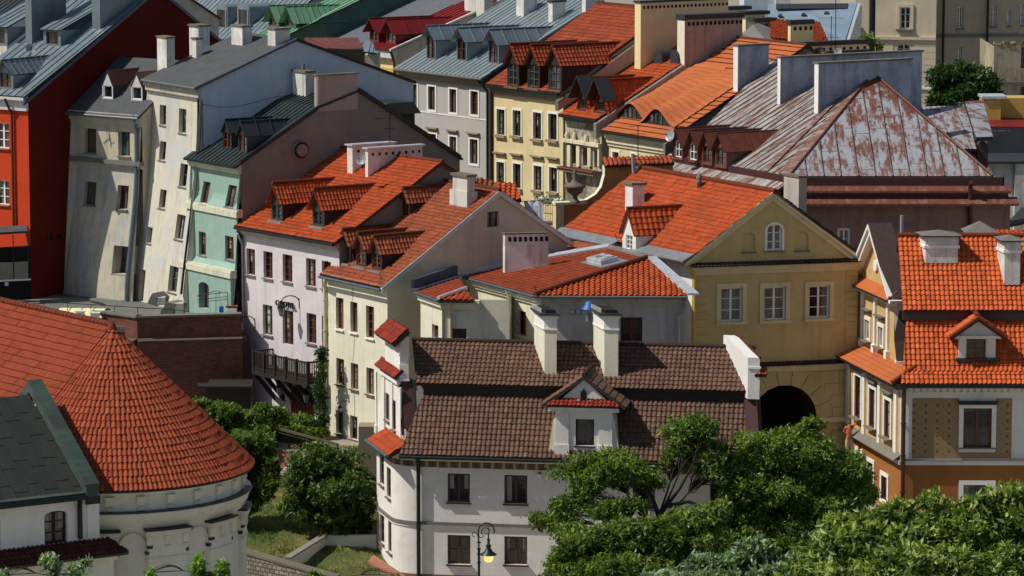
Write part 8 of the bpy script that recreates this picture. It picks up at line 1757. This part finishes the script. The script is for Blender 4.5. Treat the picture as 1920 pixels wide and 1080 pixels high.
# ruin, yellow chimney, red strip, white wall at the right edge
RU = thing('ruined_house', 'crumbling beige house with broken wall top at the right edge', 'house', (at(1890, 150, 268).x, 268, 3)); hr = _O(); hr.e = RU; f = Fac(at(1862, 180, 268), V((1, .02, 0)), 'pl_ruin', .4); f.P.z = 0
win(hr, f, (1919, 108, 10, 40), frame='wood_grey', nx=1, sill=None, pane='glass_dark'); win(hr, f, (1918, 172, 8, 18), frame='wood_grey', nx=1, sill=None, pane='glass_dark')
z1 = f.hit(1880, 81)[1]; m = MB(); pts = [(0, 3), (6, 3), (6, z1+.1), (5, z1-.05), (4.2, z1+.12), (3.2, z1), (2.4, z1+.1), (1.6, z1-.12), (.8, z1-.02), (0, z1-.2)]; f.wall(m, pts); m.quad(f.pt(0, 3), V((0, 8, 0)), ZZ*(z1-3.2), 'pl_ruin'); m.build('wall', RU)
m = MB(); 
for i in range(60): x = random.uniform(0, 6); c = f.pt(x, z1-.05+random.uniform(-.1, .1), random.uniform(-.2, .15)); m.box(c, V((random.uniform(.15, .4), 0, 0)), V((0, .3, 0)), ZZ*random.uniform(.06, .14), random.choice(['stone_cap', 'terracotta_old', 'pl_sand']))
f.bar(m, 0, f.hit(1880, 154)[1]-.1, 6, f.hit(1880, 154)[1]+.05, .001, .15, 'stone_grey'); m.build('wall_top', RU)
YB = thing('yellow_parapet_house', 'low yellow walled building with red and dark grey roof strips at the right edge', 'house', (at(1880, 230, 236).x, 236, 3)); m = MB()
p = at(1843, 225, 236); q_ = at(1877, 185, 236); m.box(V((p.x, 236, p.z)), V((q_.x-p.x, 0, 0)), V((0, 2, 0)), ZZ*(q_.z-p.z), 'pipe_yellow'); m.box(V((q_.x, 237, p.z)), V((6, 0, 0)), V((0, 2, 0)), ZZ*(q_.z-p.z-.05), 'pipe_yellow'); m.box(V((p.x-.1, 235.9, q_.z)), V((1.6, 0, 0)), V((0, 2.2, 0)), ZZ*.15, 'flash_white'); m.build('parapet', YB); m = MB(); m.box(V((p.x+.05, 236.1, 3)), V((7.2, 0, 0)), V((0, 9, 0)), ZZ*(p.z-3.02), 'pl_greywall'); m.build('wall', YB)
m = MB(); a = at(1852, 237, 233); b = at(1990, 239, 233); m.prism([a, b, at(1990, 218, 238), at(1843, 216, 238)], ZZ*-.1, 'metal_red'); m.prism([a-ZZ*2.4, b-ZZ*2.4, b-ZZ*.1, a-ZZ*.1], V((0, 4, 0)), 'felt_grey'); m.build('roof', YB)
WW = thing('white_side_house', 'plain white stained wall of a house at the right edge below the grey roof', 'house', (at(1890, 380, 226).x, 226, 3)); m = MB(); a = at(1853, 303, 226); m.box(V((a.x, 226, 1)), V((2.2, .0, 0)), V((0, 5, 0)), ZZ*(a.z-1.1), 'pl_chim_white'); m.box(V((a.x+1.6, 225.7, 1)), V((6, .0, 0)), V((0, 5, 0)), ZZ*(a.z-1.0), 'pl_chim_white'); m.box(V((a.x-.2, 225.6, a.z-.1)), V((8, 0, 0)), V((0, 5, 0)), ZZ*.15, 'cap_dark'); m.build('wall', WW)
m = MB(); m.prism([at(1880, 425, 223), at(1990, 400, 223), at(1990, 350, 228), at(1920, 385, 226)], ZZ*-.15, 'metal_dark'); m.build('lower_roof', WW)
# thin white flue behind the ornate house
m = MB(); P = at(1691, 440, 193); m.tube(P-ZZ*1, at(1691, 404, 193), .1, 'dish_grey', 10); tag(m.build('steel_flue', None, P), 'thin pale steel flue behind the ornate corner house', 'flue')
# ------------------------------------------------------------------ man on the ladder
YM = 186.5; Pf = at(1591, 856, YM); s_ = 1.0
def pj(x, y, dy=0): return at(x, y, YM+dy)
J = dict(pel=pj(1592, 823), ch=pj(1591.5, 806), nk=pj(1592.5, 797.5, .03), hd=pj(1592.5, 793.5, .06), ht=pj(1593, 789.5, .06), shL=pj(1586.5, 800, -.05), elL=pj(1584, 809, .15), haL=pj(1592, 804, .45), shR=pj(1597.5, 800, .05), elR=pj(1602, 797, .12), haR=pj(1607, 791.5, .22), hpL=pj(1589, 825), knL=pj(1588.5, 840, .04), anL=pj(1589.5, 855), ftL=pj(1592, 858, .12), hpR=pj(1595.5, 825), knR=pj(1597, 839, .1), anR=pj(1596, 853, .08), ftR=pj(1599, 856, .2))
E = [('pel', 'ch'), ('ch', 'nk'), ('nk', 'hd'), ('hd', 'ht'), ('ch', 'shL'), ('shL', 'elL'), ('elL', 'haL'), ('ch', 'shR'), ('shR', 'elR'), ('elR', 'haR'), ('pel', 'hpL'), ('hpL', 'knL'), ('knL', 'anL'), ('anL', 'ftL'), ('pel', 'hpR'), ('hpR', 'knR'), ('knR', 'anR'), ('anR', 'ftR')]
Rr = dict(pel=.16, ch=.17, nk=.065, hd=.1, ht=.085, shL=.075, elL=.05, haL=.035, shR=.075, elR=.05, haR=.035, hpL=.1, knL=.062, anL=.042, ftL=.04, hpR=.1, knR=.062, anR=.042, ftR=.04)
ks = list(J); vs = [tuple(J[k]-Pf) for k in ks]; es = [(ks.index(a), ks.index(b)) for a, b in E]
for hn in ('haL', 'haR'):   # five fingers on each hand
    b0 = J[hn]-Pf; d0 = (J[hn]-J['el'+hn[2]]).normalized(); sd_ = d0.cross(ZZ).normalized()
    for k in range(5):
        d_ = (d0*(.07+.015*(2-abs(k-2)))+sd_*(.022*(k-2))) if k else (d0*.045+sd_*-.06)
        vs.append(tuple(b0+d_*.5)); vs.append(tuple(b0+d_+ZZ*-.012)); i0 = len(vs)-2; es += [(ks.index(hn), i0), (i0, i0+1)]
me = bpy.data.meshes.new('body'); me.from_pydata(vs, es, []); tmp = bpy.data.objects.new('tmpbody', me); COL.objects.link(tmp)
md = tmp.modifiers.new('s', 'SKIN'); 
for i, sv in enumerate(me.skin_vertices[0].data): r_ = Rr[ks[i]] if i < len(ks) else .011; sv.radius = (r_, r_*(.72 if i < len(ks) and ks[i] in ('pel', 'ch') else 1)); sv.use_root = i == 0
tmp.modifiers.new('d', 'SUBSURF').levels = 2
dg = bpy.context.evaluated_depsgraph_get(); body = bpy.data.meshes.new_from_object(tmp.evaluated_get(dg)); bpy.data.objects.remove(tmp)
body.materials.clear(); body.materials.append(M['skin'])
for p_ in body.polygons: p_.use_smooth = True
PR = bpy.data.objects.new('person', body); COL.objects.link(PR); PR.location = Pf; BASE['person'] = Pf
tag(PR, 'person in orange shirt, pale shorts and cap reaching up to the window ledge', 'person')
def garment(name, test, mat, off):
    bm = bmesh.new(); bm.from_mesh(body); bm.normal_update()
    for v in bm.verts: v.co += v.normal*off
    dl = [fc for fc in bm.faces if not test(fc.calc_center_median()+Pf)]; bmesh.ops.delete(bm, geom=dl, context='FACES')
    m2 = bpy.data.meshes.new(name); bm.to_mesh(m2); bm.free(); m2.materials.clear(); m2.materials.append(M[mat]); o = bpy.data.objects.new(name, m2); COL.objects.link(o); o.parent = PR; return o
zp = lambda y: at(1592, y, YM).z
garment('shirt', lambda c: zp(824.5) < c.z < zp(798.2) and (c-J['haL']).length > .2 and (c-J['haR']).length > .36, 'shirt', .018)
garment('shorts', lambda c: zp(842) < c.z < zp(823), 'shorts', .028)
garment('sunhat', lambda c: c.z > zp(793.2) and abs(c.x-J['hd'].x) < .15 and (c-J['haR']).length > .2, 'cap_cloth', .02)
garment('hair', lambda c: zp(794.8) < c.z <= zp(793.2) and c.y < J['hd'].y+.02 and abs(c.x-J['hd'].x) < .13, 'hair', .01)
# face: nose and ears turned to the wall
m = MB(); hc_ = J['hd']; fd_ = V((.75, .65, 0)); m.tube(hc_+fd_*.09, hc_+fd_*.125-ZZ*.02, .014, 'skin', 5); 
for sg in (-1, 1): e_ = V((-fd_.y, fd_.x, 0))*sg; m.tube(hc_+e_*.09, hc_+e_*.115, .03, 'skin', 8)
m.tube(hc_+fd_*.1-ZZ*.045-V((.02, 0, 0)), hc_+fd_*.1-ZZ*.045+V((.02, 0, 0)), .008, 'shirt', 4)
for sg in (-1, 1): m.tube(hc_+fd_*.095+V((-fd_.y, fd_.x, 0))*.03*sg+ZZ*.02, hc_+fd_*.104+V((-fd_.y, fd_.x, 0))*.03*sg+ZZ*.02, .011, 'hair', 6)
m.build('face', PR)
LD = thing('step_ladder', 'aluminium step ladder under the man beside the ornate house', 'ladder', V((Pf.x, YM, 1.6))); m = MB(); gz = hgt(Pf.x, YM)
for x0 in (-.2, .2): m.tube(V((Pf.x+.15+x0*.7, YM+.1, Pf.z-.0)), V((Pf.x+.15+x0*1.2, YM-.35, gz)), .028, 'flash_grey', 6); m.tube(V((Pf.x+.15+x0*.7, YM+.15, Pf.z+.5)), V((Pf.x+.15+x0*1.1, YM+.75, gz)), .024, 'flash_grey', 6)
for i in range(7): t = i/7; z = gz+(Pf.z-gz)*t; m.box(V((Pf.x-.1+.04*t, YM-.38+.45*t, z)), V((.5-.08*t, 0, 0)), V((0, .1, 0)), ZZ*.025, 'flash_grey')
m.box(V((Pf.x-.08, YM-.08, Pf.z-.06)), V((.46, 0, 0)), V((0, .36, 0)), ZZ*.04, 'flash_grey'); m.build('frame', LD)
P = at(1600, 829, YM+.1); m = MB(); m.lathe(P, [(.09, 0), (.12, .2), (.125, .22)], 'blue_paint', 14); m.path([P+V((.12*math.cos(t), 0, .22+.12*math.sin(t))) for t in [math.pi*i/8 for i in range(9)]], .008, 'iron', 4); tag(m.build('paint_bucket', None, P), 'small blue bucket hanging on the ladder', 'bucket')
# gate pillar by the ornate house
P = at(1716, 985, 176.5); GP = thing('gate_pillar', 'brick pillar with rounded stone cap beside the ornate house', 'pillar', (P.x, P.y, 0)); m = MB(); m.box(V((P.x-.3, P.y, -.3)), V((.6, 0, 0)), V((0, .6, 0)), ZZ*(at(1716, 948, 176.5).z+.3), 'terracotta_light'); m.build('shaft', GP); m = MB(); c = at(1716, 948, 176.5)+V((0, .3, 0)); m.lathe(c, [(.48, 0), (.48, .1), (.35, .2), (.1, .25)], 'stone_grey', 16); m.build('cap', GP)
